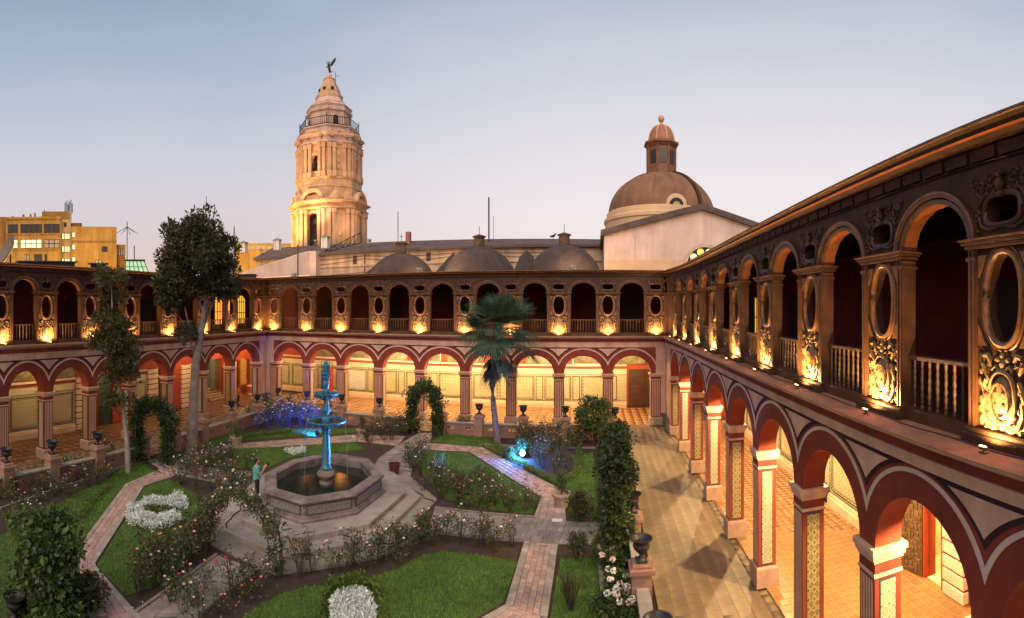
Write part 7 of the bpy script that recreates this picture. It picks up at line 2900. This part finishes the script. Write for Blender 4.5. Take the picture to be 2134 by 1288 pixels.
def hand(c, d, up, curl=0.6):
    """palm, four unequal bent fingers and a thumb; c wrist, d pointing direction, up = back of the hand"""
    c, d, up = Vector(c), Vector(d).normalized(), Vector(up).normalized()
    s = d.cross(up).normalized()
    out = [('t', [c, c + d * 0.045, c + d * 0.085], [0.024, 0.036, 0.030])]
    for k, (q, l) in enumerate(((-0.030, 0.062), (-0.010, 0.072), (0.010, 0.068), (0.029, 0.052))):
        a = c + d * 0.085 + s * q
        b = a + d * l * 0.5 - up * l * 0.25 * curl
        e = b + d * l * 0.25 - up * l * 0.5 * curl
        out.append(('t', [a - d * 0.02, a, b, e], [0.010, 0.0095, 0.0088, 0.007]))
    a = c + d * 0.03 - s * 0.03
    out.append(('t', [a, a - s * 0.028 + d * 0.025, a - s * 0.030 + d * 0.055 - up * 0.015], [0.012, 0.0105, 0.008]))
    return out


def person(label, loc, rz, shirt, trousers, pose):
    t = thing('person', label, 'person', loc, rz)
    # local: +x is forward
    if pose == 'photo':
        LE, LW = (0.10, 0.24, 1.12), (0.34, 0.09, 1.40)
        RE, RW = (0.10, -0.24, 1.12), (0.34, -0.09, 1.40)
        HD, HU = (0.5, -0.3, 0.6), (-0.3, 0.2, 0.8)
        legs = [((0, 0.09, 0.90), (0.03, 0.10, 0.48), (-0.02, 0.10, 0.09), 0.10), ((0, -0.09, 0.90), (0.02, -0.10, 0.48), (0.02, -0.11, 0.09), -0.10)]
    else:
        LE, LW = (-0.08, 0.26, 1.12), (0.05, 0.28, 0.90)
        RE, RW = (0.06, -0.26, 1.12), (0.20, -0.24, 0.92)
        HD, HU = (0.1, 0, -1), (0.2, 1, 0)
        legs = [((0, 0.09, 0.90), (0.14, 0.10, 0.50), (0.06, 0.10, 0.10), 0.10), ((0, -0.09, 0.90), (-0.06, -0.10, 0.48), (-0.26, -0.10, 0.14), -0.10)]
    SH = 1.40
    B = [('t', [(0, 0, 0.86), (0, 0, 1.05), (0.0, 0, 1.25), (0, 0, 1.40), (0.0, 0, 1.47)], [0.15, 0.135, 0.15, 0.14, 0.07]),
         ('t', [(0, 0, 1.44), (0.015, 0, 1.56)], [0.055, 0.052]),
         ('e', (0.02, 0, 1.63), (0.095, 0.077, 0.118)), ('e', (0.055, 0, 1.575), (0.06, 0.05, 0.05)),
         ('t', [(0.105, 0, 1.645), (0.128, 0, 1.612), (0.105, 0, 1.60)], [0.010, 0.016, 0.010]),
         ('e', (0.015, 0.08, 1.625), (0.018, 0.014, 0.032)), ('e', (0.015, -0.08, 1.625), (0.018, 0.014, 0.032))]
    for sg, E_, W_ in ((1, LE, LW), (-1, RE, RW)):
        B.append(('t', [(0, sg * 0.10, SH - 0.02), (0, sg * 0.19, SH - 0.04), E_, W_], [0.07, 0.055, 0.042, 0.028]))
        B += hand(W_, (HD[0], HD[1] * sg, HD[2]), (HU[0], HU[1] * sg, HU[2]))
    for hp, kn, an_, sg in legs:
        B.append(('t', [hp, kn, an_, (an_[0] + 0.01, an_[1], 0.05)], [0.085, 0.058, 0.040, 0.042]))
    fused('body', B, M_skin, t, 0.011)
    fused('shirt', [('t', [(0, 0, 0.88), (0, 0, 1.05), (0.0, 0, 1.25), (0, 0, 1.40), (0.0, 0, 1.465)], [0.168, 0.155, 0.166, 0.155, 0.085])] +
          [('t', [(0, sg * 0.10, SH - 0.02), (0, sg * 0.19, SH - 0.04), tuple(Vector((0, sg * 0.19, SH - 0.04)).lerp(Vector(E_), 0.75))], [0.085, 0.072, 0.062]) for sg, E_ in ((1, LE), (-1, RE))], shirt, t, 0.014, 5)
    fused('trousers', [('t', [(0, 0.03, 0.98), (0, 0.03, 0.86)], [0.13, 0.14]), ('t', [(0, -0.03, 0.98), (0, -0.03, 0.86)], [0.13, 0.14])] + [('t', [hp, kn, (an_[0], an_[1], an_[2])], [0.108, 0.080, 0.066]) for hp, kn, an_, sg in legs], trousers, t, 0.014, 5)
    fused('hair', [('e', (-0.012, 0, 1.672), (0.098, 0.088, 0.095)), ('e', (-0.055, 0, 1.62), (0.055, 0.078, 0.085))], M_hair, t, 0.012, 3)
    for hp, kn, an_, sg in legs:
        m = MB()
        m.stack([[(an_[0] + x, an_[1] + y * 0.05, z) for x, y in ((-0.07, -0.8), (0.08, -1), (0.19, -0.7), (0.19, 0.7), (0.08, 1), (-0.07, 0.8))] for z in (an_[2] - 0.09, an_[2] - 0.03)] + [[(an_[0] + x * 0.7, an_[1] + y * 0.04, an_[2] + 0.01) for x, y in ((-0.07, -0.8), (0.08, -1), (0.12, -0.7), (0.12, 0.7), (0.08, 1), (-0.07, 0.8))]])
        m.build('shoe', M_hair, t)
    for sg in (-1, 1):
        m = MB()
        m.ell((0.098, sg * 0.032, 1.645), (0.012, 0.014, 0.009), 8, 6)
        m.build('eye', mat('eye_dark', (0.03, 0.02, 0.02), 0.3), t)
    m = MB()
    m.ell((0.110, 0, 1.565), (0.012, 0.026, 0.008), 8, 5)
    m.build('mouth', mat('lip', (0.30, 0.12, 0.10), 0.5), t)
    return t


P1 = (-12.80, 16.10)
person('person in a teal shirt and dark trousers raising a camera at the fountain rim', (P1[0], P1[1], 0.455), 0.75, mat('teal_shirt', (0.10, 0.36, 0.29), 0.8, (0.07, 0.27, 0.22), 6.0), mat('black_trousers', (0.015, 0.015, 0.018), 0.8), 'photo')
cm = thing('hand_camera', 'small dark camera held up by the person in teal', 'camera', (P1[0] + 0.44 * math.cos(0.75), P1[1] + 0.44 * math.sin(0.75), 0.455 + 1.46), 0.75)
m = MB()
m.bbox(-0.03, 0.03, -0.07, 0.07, 0, 0.085, 0.008)
m.build('camera_body', M_hair, cm)
m = MB()
m.lathe([(0.032, 0), (0.032, 0.05), (0.028, 0.06)], 12)
l_ = m.build('camera_lens', M_hair, cm, (0.03, 0, 0.042))
l_.rotation_euler = (0, PI / 2, 0)
person('person in a coral shirt walking in the arcade corner by the golden niche', (-27.7, 32.3, Z_FL), 1.2, mat('coral_shirt', (0.55, 0.12, 0.08), 0.8), mat('dark_jeans', (0.02, 0.018, 0.03), 0.8), 'walk')

# bucket, bottle, paper, hoses
bk = thing('bucket', 'dark red bin standing beside the fountain apron', 'bin', (*(-9.77,23.20), 0))
m = MB()
m.lathe([(0.22, 0), (0.28, 0.55), (0.30, 0.55), (0.30, 0.58), (0.26, 0.58), (0.20, 0.05)], 18)
m.build('bin_body', mat('dark_red_plastic', (0.10, 0.018, 0.014), 0.5), bk, smooth=True)
m = MB()
m.tube([(0.27 * math.cos(a), 0.02, 0.55 + 0.2 * math.sin(a)) for a in np.linspace(0, PI, 9)], 0.01, 5)
m.build('bin_handle', M_ironblack, bk)
bo = thing('bottle', 'bright green bottle lying at the soil bed edge before the fountain', 'bottle', (*(-9.34,12.92), 0.12), 0.5)
m = MB()
m.lathe([(0.045, -0.14), (0.05, -0.12), (0.05, 0.06), (0.025, 0.12), (0.018, 0.16)], 12)
o = m.build('bottle_body', mat('green_plastic', (0.05, 0.75, 0.10), 0.3), bo, smooth=True)
o.rotation_euler = (0, PI / 2, 0)
m = MB()
m.lathe([(0.02, 0.155), (0.02, 0.185)], 10)
o = m.build('bottle_cap', mat('white_plastic', (0.75, 0.78, 0.72), 0.4), bo)
o.rotation_euler = (0, PI / 2, 0)
m = MB()
m.box(-0.2, 0.2, -0.14, 0.14, 0.0, 0.006)
o = m.build('paper_sheet', mat('white_paper', (0.8, 0.78, 0.74), 0.8), None, (*(-1.48,19.60), 0.05), 0.1)
tag(o, 'white sheet of paper lying where brick and stone paths cross', 'paper')
for i, pts in enumerate(([(-9.88,22.16), (-9.35,22.46), (-8.36,21.73), (-7.32,20.73), (-6.60,20.29)], [(-13.88,16.69), (-13.09,15.38), (-12.68,14.28), (-12.35,13.59)])):
    m = MB()
    P = [Vector((p[0], p[1], 0.07 if i == 0 else 0.09)) for p in pts]
    Q = []
    for k in range(len(P) - 1):
        for q in range(5):
            Q.append(P[k].lerp(P[k + 1], q / 5) + Vector((0.05 * math.sin(k * 2 + q), 0.05 * math.cos(k + q), 0)))
    m.tube([(p.x, p.y, p.z + (0.0 if i == 0 else 0.16)) for p in Q], 0.022, 6)
    o = m.build('garden_hose', mat('black_rubber', (0.015, 0.015, 0.015), 0.5))
    tag(o, ['black hose curving over the paving right of the fountain', 'black hose lying down the left fountain steps'][i], 'hose')
ub = thing('garden_urn', 'black urn half hidden behind the bottom left leafy arch', 'urn', (*(-12.31,5.47), 0.0), 0, 'dark urns on the garden wall piers')
put('urn_foot', UB_ME, ub)
put('urn_bowl', UR_ME, ub)
# cable along the gallery ledge of the nearest wing
m = MB()
m.tube([(s + 0.0, -0.12 + 0.03 * math.sin(s * 3.1), 6.425) for s in np.linspace(-34.5, 1.0, 120)], 0.010, 5)
o = m.build('lamp_cable', mat('violet_cable', (0.10, 0.02, 0.05), 0.5))
o.matrix_world = MXR
tag(o, 'thin dark cable linking the ledge floodlights of the right wing', 'cable')
# fallen petals
X, Y = sample([(-11.72,8.71), (-12.37,12.95), (-9.77,12.41), (-8.70,12.20), (-8.60,10.10), (-10.35,8.29)], 22)
Pp = np.c_[X, Y, np.full(len(X), 0.012)]
o = put('fallen_petals', leafmesh('fallen_petals', leaves(Pp, 0.045, 0.8, 0.1), BLOOM['rosy']))
o['kind'] = 'stuff'
o['label'] = 'pale fallen petals scattered on the soil and path'
X, Y = sample([(-9.28,12.26), (-7.44,13.77), (-6.24,15.16), (-5.22,17.13), (-2.67,17.35), (-2.67,16.33), (-5.01,16.46), (-7.25,13.41), (-8.43,12.07)], 14)
Pp = np.c_[X, Y, np.full(len(X), 0.012)]
o = put('fallen_petals', leafmesh('fallen_petals', leaves(Pp, 0.045, 0.8, 0.1), M_palmd))
o['kind'] = 'stuff'
o['label'] = 'dry fallen leaves on the soil before the fountain'
